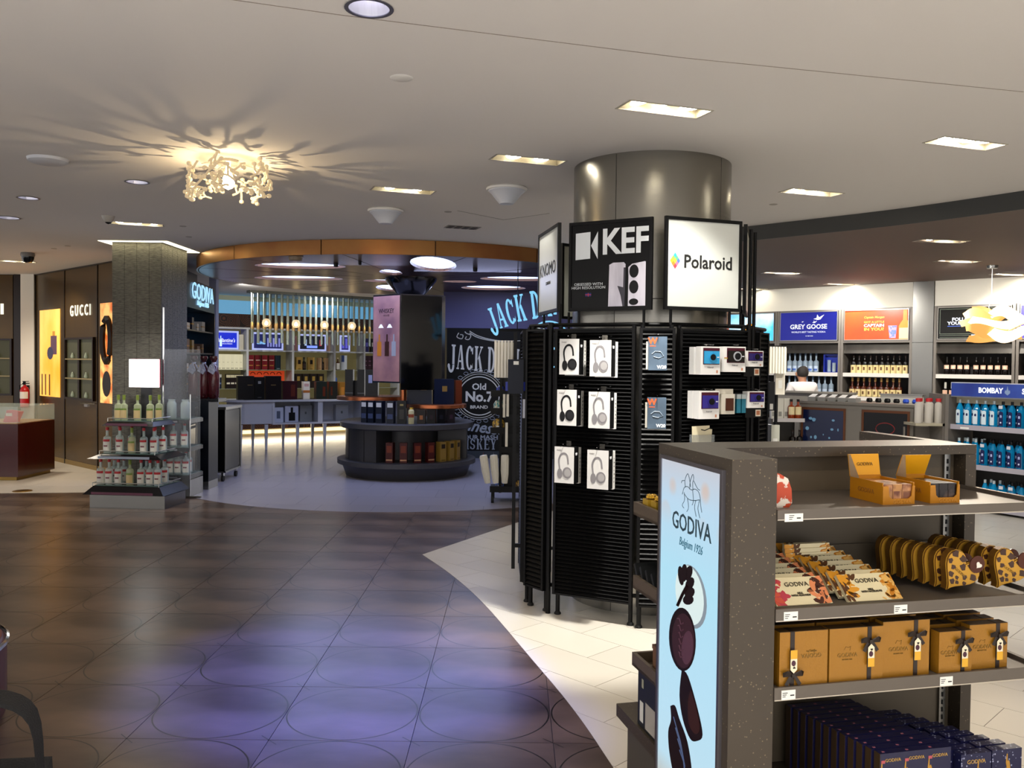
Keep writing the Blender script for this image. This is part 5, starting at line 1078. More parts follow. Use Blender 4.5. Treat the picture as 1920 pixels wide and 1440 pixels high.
for s in (-1, 1): B().lathe([(0, -.03), (.010, -.02), (.013, 0), (.010, .022), (0, .03)], 10).out('ear', SK, t, smooth=True, loc=(s*.088, .02, 1.49))
# ================================================================ LEFT SHOP FRONTS
BRZ = mat('bronze_panel', '#3b2a10', .22, .35, noise=('#5a4116', .8, .35, .7)); BRD = mat('bronze_dark', '#1c0f08', .25, .3); GLO = mat('niche_olive', '#5c5a3c', .5, emit=.12)
CREAM_L = mat('letter_cream', '#efe6cc', .4, emit=.9)
SF = FR(-7.7, 14.0, 0, -43)
t = T('perfume_storefront', SF, 'bronze glass shop front reading GUCCI with lit posters and small shelves', 'storefront')
for i, (a, c) in enumerate(((.03, 1.235), (1.26, 2.47), (2.50, 3.7))):
    bx('glass_panel', BRZ, t, a, c, -.02, .02, .07, 2.93); bx('gold_plinth', mat('plinth_gold', '#8f7338', .35, .6), t, a, c, -.025, .02, .0, .07)
for x in (0, 1.237, 2.472): bx('dark_post', BRD, t, x, x+.024, -.03, .03, 0, 2.949)
bx('header', BRD, t, 0, 3.7, -.03, .02, 2.93, 2.949)
def niche(x0, x1, z0, z1, cols, rows):
    f = B().box(x0-.03, x1+.03, -.06, -.02, z0-.03, z0).box(x0-.03, x1+.03, -.06, -.02, z1, z1+.03).box(x0-.03, x0, -.06, -.02, z0, z1).box(x1, x1+.03, -.06, -.02, z0, z1).out('niche_frame', BRD, t)
    bx('niche_back', GLO, f, x0, x1, -.024, -.02, z0, z1)
    for k in range(1, cols): x = x0+(x1-x0)*k/cols; bx('niche_divider', BRD, f, x-.03, x+.03, -.055, -.024, z0, z1)
    for k in range(1, rows): z = z0+(z1-z0)*k/rows; bx('niche_shelf', mat('niche_shelf', '#a08a5a', .3, emit=.2), f, x0, x1, -.058, -.024, z-.012, z+.006)
    for k in range(rows):
        for c in range(cols):
            xx = x0+(x1-x0)*(c+.5)/cols; zz = z0+(z1-z0)*k/rows+.012
            B().lathe([(.018, 0), (.025, .02), (.015, .06), (.006, .08), (0, .085)], 8, xx, -.045).out('small_flacon', mat('flacon', '#c8d0b0', .15, emit=.1), f, smooth=True, loc=(0, 0, zz))
niche(1.36, 2.38, 1.02, 1.88, 2, 3)
P_ = mat('poster_amber', '#e39326', .3, emit=.75, noise=('#f4b45a', 2.2, .35, .65, (1, 1, .5)))
pb_ = bx('lit_poster', P_, t, .22, 1.06, -.03, -.02, 1.0, 2.36)
B().box(.70, .95, -.032, -.03, 1.66, 1.95).out('flacon_picture', mat('pr_flc', '#6a4a58', .3, emit=.4), pb_); B().box(.78, .88, -.033, -.032, 1.95, 2.02).out('stopper_picture', mat('pr_st', '#c8882a', .3, emit=.6), pb_)
B().py(ell(.68, 1.68, .13, .10, 14), -.033, -.032).out('knot_picture', mat('pr_kn', '#4a4660', .3, emit=.3), pb_)
for x in (.30, .45, .62): B().box(x, x+.05, -.032, -.03, 1.02, 1.35).out('stripe_picture', mat('pr_sp', '#7a4610', .3, emit=.3), pb_)
pb2 = bx('lit_poster', mat('poster_skin', '#e8a860', .3, emit=.75, noise=('#b8581c', 4, .45, .6)), t, 2.60, 3.6, -.03, -.02, .98, 2.38)
B().tube([(x, -.034, z) for x, z in ell(2.86, 1.86, .14, .30, 18)], .055, 6, closed=True).out('hair_picture', flat('#1c100c'), pb2); B().py(ell(2.82, 1.25, .14, .18, 16), -.034, -.03).out('glove_picture', flat('#1c1410'), pb2)
lt = tmesh('G U C C I', .23, CREAM_L, .80, .001, .004).copy(); O('lettering', lt, t, loc=(1.87, -.028, 2.30))
b = B().tube([(1.95, -.05, .95), (2.45, -.05, .96)], .008, 6); b.out('door_handle', CHROME, t)
bx('lock', CHROME, t, 2.03, 2.15, -.035, -.02, .90, .94)
t = T('perfume_storefront', FR(-13, 14.02, 0), 'bronze shop front at the left edge showing only one pale letter I and dim shelves', 'storefront')
bx('glass_panel', BRZ, t, .0, 4.9, -.0, .02, .06, 2.94); bx('dark_post', BRD, t, 4.93, 5.06, -.03, .02, .0, 2.949); bx('gold_plinth', MATS['plinth_gold'], t, 0, 4.92, -.01, .02, 0, .06)
niche(4.1, 4.88, 1.02, 1.88, 2, 3); O('lettering', tmesh('I', .23, CREAM_L, 1.2, .008, .006), t, loc=(4.73, -.006, 2.38))
bx('wall_left', mat('post_white', '#e4dfd2', .7), None, -7.935, -7.72, 13.95, 14.2, 0, 2.95, kind='structure')
t = T('fire_extinguisher', FR(-7.82, 13.86, .80), 'red fire extinguisher with white label hanging on the white post', 'fire extinguisher')
RED = mat('extinguisher_red', '#b01218', .3)
B().lathe([(.05, .0), (.068, .01), (.07, .28), (.05, .33), (.022, .35), (.022, .37)], 16).out('cylinder', RED, t, smooth=True); B().lathe([(.071, .15), (.071, .26)], 10, a0=radians(200), a1=radians(340)).out('label', flat('#e3ddd2'), t)
B().box(-.03, .07, -.015, .015, .385, .40).box(-.03, .06, -.015, .015, .42, .43).box(-.02, .01, -.015, .015, .37, .42).out('valve_handle', BLACK, t); B().tube([(-.02, 0, .39), (-.08, 0, .36), (-.085, 0, .2), (-.08, 0, .08)], .010, 6).out('hose', BLACK, t); bx('wall_bracket', BLACK, t, -.03, .03, .06, .09, .1, .36)
t = T('glass_showcase', FR(-6.55, 11.2, 0), 'dark red showcase with a glass top at the left edge', 'showcase')
MR = mat('maroon_gloss', '#3d0d10', .22, coat=.4)
bx('cabinet', MR, t, -1.2, .14, 0, .9, .05, .74); bx('base', MATS['plinth_gold'], t, -1.15, .10, .04, .86, 0, .05); bx('display_floor', flat('#b89468'), t, -1.18, .12, .02, .88, .74, .75)
B().box(-1.2, .14, 0, .006, .75, .96).box(-1.2, .14, .894, .9, .75, .96).box(.134, .14, .006, .894, .75, .96).box(-1.2, .14, 0, .9, .96, .966).out('glass_hood', mat('hood_glass', '#cfe0d8', .05, alpha=.25), t)
r = O('red_box', B().py([(0, 0), (.16, 0), (.22, .14), (.05, .16)], 0, .10).mesh('red_box', mat('pink_red', '#d0283c', .3, emit=.25)), None, FR(-6.72, 11.4, .75), 'small glossy red box inside the glass showcase', 'box'); bx('white_label', TAG, r, .04, .12, -.002, 0, .08, .12)
disc_thing(42, 921, [(.11, .003), (.10, .008), (.0, .008)], 'floor_box', 'round brass floor outlet cover by the edge of the pale floor', 'floor outlet', mat('brass_cover', '#a8823a', .3, .8), z=0, parts=[('inner_lid', [(.07, .0085), (.06, .010), (0, .010)], mat('brass_dark', '#6b5226', .35, .7))])
# ================================================================ BOTTLE TOWERS BY THE PILLAR
TW = FR(-4.12, 9.22, 0, -5)
BT = mat('tower_black', '#0d0b0d', .25); GT = mat('tray_glass', '#5a726c', .1, alpha=.75); MG = mat('strip_maroon', '#5a2a40', .35); SV = mat('rail_silver', '#d0d0c8', .25, .7)
t = T('bottle_tower', TW, 'three-tiered black bottle tower on a steel base with a glowing white square on top', 'display stand')
B().box(-.42, .42, .02, .50, .0, .135).out('steel_base', STEEL, t)
def tier(b, z, w0, w1, d0, d1, hh):   # bevelled tray: wide low lip, narrower glass top
    b.add([(-w1, -d1, z-hh), (w1, -d1, z-hh), (w1, .52+d1*.2, z-hh), (-w1, .52+d1*.2, z-hh), (-w0, -d0+.03, z), (w0, -d0+.03, z), (w0, .50, z), (-w0, .50, z)], [(0, 3, 2, 1), (4, 5, 6, 7), (0, 1, 5, 4), (1, 2, 6, 5), (2, 3, 7, 6), (3, 0, 4, 7)])
for z, w0, w1, d, hh, mc, nm in ((.235, .37, .45, .03, .085, MG, 'bottom'), (.575, .31, .42, .0, .045, mat('strip_grey', '#8d97a8', .4), 'middle'), (.925, .25, .29, -.06, .045, MG, 'top')):
    b = B(); tier(b, z, w0, w1, d, d+.04, hh); s = b.out('tier', BT, t); bx('glass_top', GT, s, -w0+.01, w0-.01, -d+.045, .48, z+.0005, z+.008)
    bx('price_strip', mc, s, -w0*.95, w0*.9, -d-.042, -d-.038, z-hh+.004, z-hh+.03)
    B().tube([(-w0, -d+.02, z+.035), (w0, -d+.02, z+.035), (w0+.01, .46, z+.035)], .005, 6).tube([(-w0, -d+.02, z+.035), (-w0-.01, .46, z+.035)], .005, 6).tube([(w0, -d+.02, z), (w0, -d+.02, z+.035)], .004, 6).tube([(-w0, -d+.02, z), (-w0, -d+.02, z+.035)], .004, 6).out('rail', SV, s)
bx('back_post', BT, t, -.05, .05, .40, .46, .13, 1.32); 
s = bx('glowing_square', mat('lit_white', '#ffffff', .4, emit=2.6), t, -.165, .165, .36, .40, 1.29, 1.60); B().box(-.168, .172, .40, .415, 1.287, 1.603).out('sign_back', flat('#8a2a3a'), s)
KV1 = bottle(.275, .041, .014, .34, CLR, flat('#d9d6cc'), flat('#b5202a'), (.06, .50), .12, extra=[('red_band', .44, .53, flat('#b02028'), 62), ('script_print', .24, .30, flat('#7a4a50'), 30)])
KV2 = bottle(.275, .040, .014, .34, mat('glass_green_tint', '#cdd8ae', .06, alpha=.45), flat('#cdb480'), flat('#7c8e34'), (.06, .46), .20, extra=[('green_band', .40, .47, flat('#6f8a3a'), 62)])
def tw(kits, z, y, word, xs, M=None, jit=0):
    for i, (x, k) in enumerate(zip(xs, kits)):
        place(KV1 if k == 'r' else KV2, 'vodka_bottle', (M or TW) @ FR(x, y, z, 0), ('clear red-banded bottle' if k == 'r' else 'cream-labelled green-capped bottle')+', %s from left, %s' % (ORD[i], word), 'bottle', 'bottles on the tiered towers')
tw('gggg', .934, .20, 'top tier', (-.20, -.135, .02, .165)); tw('gg', .934, .34, 'top tier back row', (.19, .215)) if False else tw('g', .934, .33, 'back of the top tier', (.20,))
tw('rrgrr', .584, .12, 'middle tier', (-.28, -.135, .0, .135, .25)); tw('rrrr', .584, .28, 'back of the middle tier', (-.23, -.09, .18, .27))
tw('rrrgrrr', .244, .08, 'bottom tier', (-.33, -.235, -.13, .0, .125, .225, .315)); tw('rrrrr', .244, .26, 'back of the bottom tier', (-.28, -.17, .09, .20, .30))
T2 = FR(-3.93, 10.05, 0, 0)
t = T('bottle_tower', T2, 'second bottle tower half hidden behind the glass sheet beside the pillar', 'display stand')
for z in (.256, .578, .905): s = bx('tier', BT, t, -.12, .20, -.06, .38, z-.045, z); bx('glass_top', GT, s, -.11, .19, -.05, .37, z+.0005, z+.008); bx('price_strip', mat('strip_grey2', '#7d8088', .4), s, -.08, .06, -.064, -.06, z-.035, z-.015)
bx('back_post', BT, t, -.04, .04, .34, .37, 0, 1.1); bx('steel_base', STEEL, t, -.12, .2, -.04, .38, 0, .20)
tw('rrr', .265, .06, 'bottom tier of the second tower', (-.07, .02, .115), T2); tw('rr', .587, .06, 'middle tier of the second tower', (-.03, .10), T2); tw('rr', .587, .20, 'back of the middle tier of the second tower', (-.085, .04), T2); tw('rrr', .265, .22, 'back of the bottom tier of the second tower', (-.085, .0, .09), T2)
for i in range(2):
    r = O('glass_decanter', B().lathe([(.05, 0), (.055, .01), (.055, .17), (.04, .20), (.045, .22)], 14).mesh('glass_decanter', CLR, True), None, T2 @ FR(-.06+.16*i, .08, .913), ('wide clear decanter on top of the second tower', 'clear decanter with blue label on top of the second tower')[i], 'decanter'); B().lathe([(.03, .0), (.03, .12)], 10).out('inner_label', flat('#8c9aa0') if i == 0 else flat('#3a3f78'), r, loc=(0, 0, .03))
t = T('glass_screen', FR(-4.02, 9.98, 0), 'tall clear glass sheet standing beside the stone pillar', 'glass panel')
bx('glass_sheet', mat('screen_glass', '#dfe6f2', .02, alpha=.06), t, .0, .42, -.006, .0, .02, 1.72); bx('edge_strip', CHROME, t, -.012, .0, -.012, .006, .02, 2.2); bx('edge_strip', CHROME, t, .30, .306, -.010, .004, .02, 1.2); bx('floor_rail', STEEL, t, -.01, .43, -.015, .015, 0, .02)
t = T('black_cabinet', FR(-3.86, 10.62, 0), 'narrow glossy blue-black cabinet right of the second bottle tower', 'cabinet')
bx('cabinet_body', mat('blueblack', '#070a14', .3, spec=.3), t, .0, .13, 0, .34, .10, 1.10); bx('cabinet_base', STEEL, t, .0, .13, .0, .34, 0, .10)
MAR = mat('maroon_wrap', '#5a1a22', .2, coat=.6, noise=('#2c0c12', 5, .3, .7), bump=(14, .8)); FO = mat('cellophane', '#b9c0dc', .12, .5, bump=(40, 1))
for i in range(3):
    t = T('wrapped_gift', FR(-3.98+.125*i, 10.80, 1.12), ('maroon cellophane-wrapped gift behind the glass, nearest the pillar', 'middle maroon cellophane-wrapped gift behind the glass', 'maroon cellophane-wrapped gift nearest the black shelf unit')[i], 'gift', 'wrapped gifts behind the glass')
    B().lathe([(.05, 0), (.07, .03), (.075, .28), (.05, .40), (.02, .44), (.05, .50), (.045, .53)], 10).out('wrapping', MAR, t, smooth=True); B().lathe([(.022, .41), (.03, .44), (.022, .46)], 8).out('silver_tie', FO, t); B().py([(-.05, .34), (-.02, .42), (.02, .44), (.05, .35), (.02, .30)], -.085, -.07).out('cellophane_bow', FO, t)
    B().cyl(0, 0, -.04, 0, .05, 10).out('stand_foot', BLACK, t) if False else None
bxm('gift_shelf', BT, FR(-4.05, 10.68, 1.10), 0, .42, 0, .3, -.02, .02, label='small dark shelf holding the wrapped gifts beside the pillar', cat='shelf')
# ================================================================ CHOCOLATE WALL UNIT, TROLLEY
GU = FR(-4.36, 11.57, 0, 97.5)
t = T('chocolate_wall_unit', GU, 'tall black wall unit with the backlit letters GODIVA above blue-lit shelves', 'shelving')
UB = mat('unit_black', '#110f0e', .3)
bx('header_box', UB, t, -.02, 1.76, -.0, .50, 2.31, 2.70); bx('header_cap', UB, t, -.3, .7, .02, .50, 2.70, 2.80); bx('side_panel', UB, t, -.06, -.02, 0, .5, 0, 2.70); bx('side_panel', UB, t, 1.76, 1.79, 0, .5, 0, 2.31); bx('back_panel', mat('unit_blue', '#7fa8c8', .5, emit=.25, ecol='#5a9ad8'), t, -.02, 1.76, .46, .5, .4, 2.31)
for z in (.70, 1.18, 1.44, 1.70, 2.02): bx('shelf', UB, t, -.02, 1.76, .02, .46, z-.02, z)
bx('lower_cupboard', UB, t, -.02, 1.76, 0, .46, 0, .65)
BLT = mat('backlit_blue', '#a9d8f6', .4, emit=.75, ecol='#9fd2f8')
O('lettering', tmesh('GODIVA', .33, BLT, 1.10, -.002, .006), t, loc=(.93, -.014, 2.545)); O('lettering', tmesh('Belgium 1926', .10, BLT, 1.35, 0, .006, 'CENTER', .3), t, loc=(.93, -.010, 2.40))
rn = random.Random(9)
for zi, z in enumerate((1.18, 1.44, 1.70, 2.02)):
    for i in range(5):
        w_, h_ = rn.uniform(.10, .2), rn.uniform(.10, .2)
        r = O('chocolate_box', B().box(0, w_, 0, .12, 0, h_).mesh('chocolate_box', flat(rn.choice(('#2a1c18', '#8a6a34', '#1c1c2c', '#6a4a30', '#b8a890')), .35)), None, GU @ FR(.10+.32*i, .10, z), '%s box on the %s shelf of the wall unit, %s from the pillar' % (('dark', 'small')[i % 2], ('lowest', 'second', 'third', 'top')[zi], ORD[i]), 'box', 'chocolate boxes on the wall unit')
        bx('band', GOLD, r, -.001, w_+.001, -.001, .02, h_*.45, h_*.55)
bxm('wall_left', mat('wall_grey_cream', '#a8a290', .7), FR(-4.36, 11.57, 0, 97.5), -.3, 1.8, .51, .6, 0, 2.95, kind='structure')
t = T('lavender_post', FR(-4.66, 13.45, 0), 'plain pale square post at the right end of the chocolate wall unit', 'post'); bx('post_body', mat('post_lav', '#a9aecb', .6), t, -.06, .05, 0, .12, .05, 2.949); bx('post_base', STEEL, t, -.065, .055, -.005, .125, 0, .05)
t = T('black_trolley', FR(-4.14, 11.30, 0, 0), 'black glass-sided trolley with a steel edge on four castors', 'trolley')
TG = mat('trolley_glass', '#050609', .2, spec=.3)
bx('cabinet_body', TG, t, .015, .375, .015, .645, .14, .95); bx('worktop', STEEL, t, -.005, .40, -.01, .67, .95, .985)
B().box(0, .012, 0, .012, .12, .95).box(.378, .392, 0, .014, .12, .95).box(.378, .392, .64, .655, .12, .95).box(0, .392, 0, .015, .12, .14).box(.378, .392, 0, .655, .12, .14).out('steel_frame', STEEL, t)
bx('side_glass', mat('side_mirror', '#3a3834', .2, .8), t, .376, .380, .05, .62, .16, .93)
B().tube([(-.02, .33, .985), (-.02, .33, 1.04), (.05, .33, 1.055), (.10, .33, 1.03)], .008, 6).out('handle', CHROME, t)
for x in (.05, .34):
    for y in (.06, .59):
        c = B().box(x-.015, x+.015, y-.02, y+.02, .075, .12).out('castor', CHROME, t); b = B(); b.m = Matrix.Translation((x, y, .04)) @ Matrix.Rotation(pi/2, 4, 'Y'); b.cyl(0, 0, -.014, .014, .04, 14); b.out('wheel', RUBBER, c, smooth=True)
# ================================================================ WHISKY SHELVES AT THE BACK
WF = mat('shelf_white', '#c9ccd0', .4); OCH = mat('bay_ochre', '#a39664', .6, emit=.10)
VX = [-.9, -.02, .72, 1.69, 2.63, 3.34, 4.2, 5.1]
def WB(s, y, z, a=0): return BF @ FR(s, y, z, a)
bn = ['leftmost hidden', 'blue-postered', 'red boxed', 'tan boxed', 'blue-labelled', 'plum boxed', 'far', 'farthest']
for i in range(len(VX)-1):
    a, c = VX[i], VX[i+1]; w_ = c-a
    t = T('whisky_shelf_bay', WB(a, 0, 0), 'white-framed whisky shelf bay at the back, %s' % ('first at the left, behind the pale post', 'left of all whose front shows, with ivory boxes', 'with red boxes and an orange panel', 'with tan boxes', 'with a blue and a white-labelled bottle', 'with plum boxes beside the poster column', 'hidden behind the poster column')[i], 'shelving', 'whisky shelf bays')
    B().box(0, .045, 0, .40, .60, 2.27).out('upright', WF, t); bx('top_board', WF, t, .045, w_, 0, .40, 2.235, 2.27); bx('bay_back', OCH, t, .045, w_, .36, .40, .60, 2.235)
    bx('upper_shelf', WF, t, .045, w_, 0, .36, 1.785, 1.815)
    for z in (1.41, 1.025, .64): bx('glass_shelf', mat('shelf_glass', '#8f947a', .15), t, .045, w_, .02, .36, z-.012, z)
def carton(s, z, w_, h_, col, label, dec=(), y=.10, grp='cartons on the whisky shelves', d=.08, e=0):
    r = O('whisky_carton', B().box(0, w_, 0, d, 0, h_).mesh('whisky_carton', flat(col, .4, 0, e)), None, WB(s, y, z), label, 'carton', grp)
    for q in dec:
        x0, x1, z0, z1, cc = q; bx('print_band', flat(cc, .4, 0, e), r, w_*x0, w_*x1, -.0015, 0, h_*z0, h_*z1)
    return r
def litboard(s0, s1, z0, z1, col, label, words=()):
    t = T('lit_picture', WB(s0, .03, z0), label, 'lit picture', 'lit pictures on the top whisky shelf'); w_, h_ = s1-s0, z1-z0
    B().box(0, w_, -.02, 0, 0, .035).box(0, w_, -.02, 0, h_-.035, h_).box(0, .035, -.02, 0, .035, h_-.035).box(w_-.035, w_, -.02, 0, .035, h_-.035).out('picture_frame', mat('frame_lit', '#c9d0ee', .4, emit=.55, ecol='#aab4ee'), t)
    bx('picture', mat('pic_'+col.strip('#'), col, .3, emit=.7), t, .035, w_-.035, -.012, -.004, .035, h_-.035); return t, w_, h_
t, w_, h_ = litboard(-.5, .56, 1.817, 2.19, '#1a2ab8', 'lit blue picture reading Ballantine\'s at the left of the back shelves'); txt("Ballantine's", .11, PW, t, w_*.76, -.0125, h_*.48, sx=.75, shear=.25, bold=.001); txt('LEAVE AN IMPRESSION', .03, PW, t, w_*.78, -.0125, h_*.30, sx=.7)
for x in (.52, .60, .68): B().box(x, x+.045, -.014, -.012, .06, .19).box(x+.015, x+.03, -.014, -.012, .19, .27).out('bottle_picture', mat('pr_bb', '#bcd8f4', .3, emit=.8), t)
t, w_, h_ = litboard(.84, 1.50, 1.817, 2.18, '#1c2050', 'lit dark blue picture behind the left end of the hanging rods'); txt('Chivas', .10, mat('pr_cy', '#7fb8f0', .3, emit=.8), t, w_*.28, -.0125, h_*.42, sx=.7, bold=.003)
for k in range(5): B().box(w_*.48+.06*k, w_*.48+.06*k+.035, -.014, -.012, .07, .25+.02*(k % 2)).out('bottle_picture', mat('pr_bc', '#6a6ab8' if k % 2 else '#8a90d8', .3, emit=.5), t)
t, w_, h_ = litboard(1.83, 2.46, 1.817, 2.17, '#15161f', 'lit dark picture with a red bottle behind the hanging rods'); B().box(w_*.30, w_*.68, -.014, -.012, .06, .11).out('caption_print', mat('pr_cb', '#6f86f0', .3, emit=.9), t)
for x, c in ((.14, '#a9c0e8'), (.27, '#3a4266'), (.38, '#3a4266'), (.48, '#c83040')): B().box(x, x+.05, -.014, -.012, .11, .24).box(x+.015, x+.035, -.014, -.012, .24, .29).out('bottle_picture', mat('pr_b'+c, c, .3, emit=.5), t)
t, w_, h_ = litboard(2.78, 3.02, 1.817, 2.17, '#20205e', 'narrow lit violet picture right of the hanging rods middle'); 
for x in (.05, .13): B().box(x, x+.055, -.014, -.012, .07, .28).out('bottle_picture', mat('pr_bv', '#5a58c8', .3, emit=.5), t)
for s, c, l in ((.60, '#e9e2c4', 'pale'), (1.74, '#c98a70', 'pink-brown'), (2.50, '#c9a080', 'tan')): carton(s, 1.816, .09, .31, c, 'tall %s carton on the top whisky shelf beside a lit picture' % l, grp='tall cartons on the top whisky shelf')
IVL = '#ece4c0'
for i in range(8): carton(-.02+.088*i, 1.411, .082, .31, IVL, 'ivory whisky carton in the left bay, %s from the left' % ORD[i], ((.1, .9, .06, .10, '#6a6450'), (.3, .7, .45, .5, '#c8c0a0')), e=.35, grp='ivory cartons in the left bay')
for i in range(3): carton(-.02+.09*i, 1.026, .085, .29, '#1c2236', 'dark blue carton with white top in the left bay, %s from the left' % ORD[i], ((0, 1, .78, .98, '#d8d8d0'), (.1, .9, .3, .42, '#6a7aa0')), grp='dark blue cartons in the left bay')
for i in range(4): carton(.34+.087*i, 1.026, .084, .29, '#1f1412', 'dark carton with two ivory bands in the left bay, %s from the left' % ORD[i], ((0, 1, .76, .95, '#e0d8b0'), (.1, .9, .30, .42, '#e6e0c8')), grp='banded cartons in the left bay')
for i in range(4): carton(.79+.145*i, 1.411, .115, .30, '#7c1c24', 'dark red carton with white band in the red bay, %s from the left' % ORD[i], ((.1, .9, .62, .68, '#e8c8b8'), (.15, .85, .26, .32, '#c89040')), grp='red cartons in the red bay')
carton(1.37, 1.411, .11, .30, '#20303c', 'single dark slate carton at the right of the red cartons', ((.2, .8, .05, .1, '#8a98a0'),))
r = carton(.80, 1.026, .80, .36, '#d8481e', 'bright orange panel with dark arches behind the black presentation boxes', (), y=.20, d=.03, grp='orange panel', e=.3)
for k in range(5): B().tube([(.12+.14*k+.05*cos(a), -.003, .28+.05*sin(a)) for a in [pi*q/6 for q in range(7)]], .008, 5).out('arch_print', flat('#5a2010'), r)
for i in range(2): carton(1.82+.27*i, 1.411, .14, .27, '#b89448', '%s tan carton with a dark oval in the tan bay' % ('left', 'right')[i], ((.28, .72, .45, .78, '#20140c'), (.3, .7, .05, .09, '#5a4420')), grp='tan cartons')
K_W = bottle(.27, .042, .015, .34, DKB, flat('#3a2c24'), flat('#0c0a0a'), (.1, .5)); K_WW = bottle(.27, .042, .015, .34, AMB, flat('#e8e6e0'), flat('#c8b890'), (.05, .55)); K_WB = bottle(.27, .042, .015, .34, flat('#d8dce8', .2), flat('#3a66c0'), flat('#2a50b0'), (.5, .8), .25)
place(K_W, 'whisky_bottle', WB(2.01, .14, 1.411), 'dark bottle standing between the two tan cartons', 'bottle'); place(K_W, 'whisky_bottle', WB(2.42, .14, 1.411), 'dark bottle between the two pale wood cartons', 'bottle')
for i in range(2): carton(2.31+.15*i, 1.411, .085, .26, '#c9a070', '%s pale wood carton in the tan bay' % ('left', 'right')[i], ((.2, .8, .1, .16, '#a07040'),), grp='pale wood cartons')
for i in range(4): carton(1.80+.17*i, 1.026, .14, .30, '#241a16', 'dark gold-disc carton, lower level of the tan bay, %s from the left' % ORD[i], ((.3, .75, .5, .82, '#a8893c'),), grp='dark gold-disc cartons')
place(K_WW, 'whisky_bottle', WB(2.79, .14, 1.411), 'amber bottle with big white label in the bay right of the tan cartons', 'bottle'); carton(2.86, 1.411, .13, .32, '#dfe8f2', 'white and blue carton right of the white-labelled bottle', ((0, .5, .55, 1, '#2a4890'),))
place(K_WB, 'whisky_bottle', WB(2.73, .14, 1.026), 'white bottle with a blue neck band below the white-labelled bottle', 'bottle')
for i in range(5): carton(3.40+.10*i, 1.411, .09, .32, '#341424', 'plum carton beside the poster column, %s from the left' % ORD[i], ((.2, .8, .6, .66, '#7a4a6a'), (.2, .8, .3, .36, '#7a4a6a')), grp='plum cartons')
for i in range(3): carton(3.42+.15*i, 1.816, .10, .30, ('#23236a', '#101014', '#b8441e')[i], '%s carton on the top shelf near the poster column' % ('violet', 'black', 'orange')[i], ((.2, .8, .4, .7, ('#6a6ad8', '#e0e0d0', '#f0a050')[i]),))
# rods and globe bulbs
t = T('rod_chandelier', BF, 'long chandelier curtain of hanging silver rods with small round globe lamps', 'chandelier')
ROD = mat('rod_silver', '#8d978f', .2, .85); BR = mat('brass_tip', '#b09468', .25, .85)
rod = B().cyl(0, 0, 1.93, 2.90, .017, 8).mesh('rod', ROD, True); rodb = B().cyl(0, 0, 2.98, 2.99, .02, 8); sl = B().cyl(0, 0, 2.20, 2.33, .024, 8).mesh('brass_sleeve', BR, True)
n = 46
for i in range(n):
    o = O('rod', rod, t, loc=(.47+2.68*i/(n-1), -1.0+.06*(i % 2)*1.5, random.uniform(-.015, .02))); O('brass_sleeve', sl, o)
bx('rod_rail', mat('rail_dark', '#5a5a52', .4, .6), t, .42, 3.2, -1.06, -.86, 2.90, 2.949)
for i in range(5):
    s = .72+.60*i; g = B().lathe([(0, -.085), (.05, -.07), (.08, -.03), (.085, 0), (.075, .04), (.045, .075), (0, .085)], 16).out('glass_globe', mat('globe_glass', '#ffe9c4', .05, alpha=.35, emit=.5), t, smooth=True, loc=(s, -1.12, 2.33))
    B().lathe([(0, -.05), (.03, -.035), (.035, -.01), (.015, .03), (0, .04)], 10).out('globe_filament', mat('filament', '#ffdf9c', .3, emit=12), g, smooth=True); B().cyl(0, 0, .08, .615, .004, 6).out('cord', BLACK, g)
# white curved table with presentation boxes
TB = FR(-5.0, 15.0, 0, 28); TWm = mat('table_white', '#cfd0d8', .35)
t = T('white_display_table', TB, 'long white table with a curved left end, open compartments and tapered legs', 'table')
top = smooth([(.02, .62), (-.02, .35), (.05, .12), (.30, .0), (.8, -.02)], 4)+[(3.4, -.02), (3.4, .66), (.10, .66)]
inn = smooth([(.14, .56), (.11, .35), (.17, .18), (.36, .07), (.84, .05)], 4)
B().pz(top, .865, .90).out('table_top', TWm, t); bx('top_inlay', flat('#1c1d22', .2), t, .35, 3.2, .06, .6, .9002, .903)
B().pz(inn+[(.84, .58), (.16, .6)], .47, .864).out('curved_end', TWm, t); bx('lower_board', TWm, t, .84, 3.38, .02, .62, .455, .485); bx('rear_board', TWm, t, .84, 3.38, .59, .62, .485, .864)
for x in (.84, 1.66, 2.5, 3.3): bx('divider', TWm, t, x, x+.09 if x == 1.66 else x+.04, .03, .58, .485, .864)
for x, y in ((.30, .10), (.74, .08), (1.30, .08), (1.80, .08), (2.4, .08), (3.2, .08), (.60, .55), (1.15, .55), (1.70, .55), (2.6, .55), (3.2, .55)):
    B().add([(x-.03, y-.03, .456), (x+.03, y-.03, .456), (x+.03, y+.03, .456), (x-.03, y+.03, .456), (x-.016, y-.016, 0), (x+.016, y-.016, 0), (x+.016, y+.016, 0), (x-.016, y+.016, 0)], [(0, 1, 2, 3), (7, 6, 5, 4), (0, 4, 5, 1), (1, 5, 6, 2), (2, 6, 7, 3), (3, 7, 4, 0)]).out('leg', TWm, t)
def tbox(s, w_, h_, col, label, z=.903, y=.15, d=.16, dec=(), cat='box', grp=None):
    r = O('presentation_box', B().box(0, w_, 0, d, 0, h_).mesh('presentation_box', flat(col, .3)), None, TB @ FR(s, y, z), label, cat, grp)
    for x0, x1, z0, z1, c in dec: bx('print', flat(c, .35), r, w_*x0, w_*x1, -.002, 0, h_*z0, h_*z1)
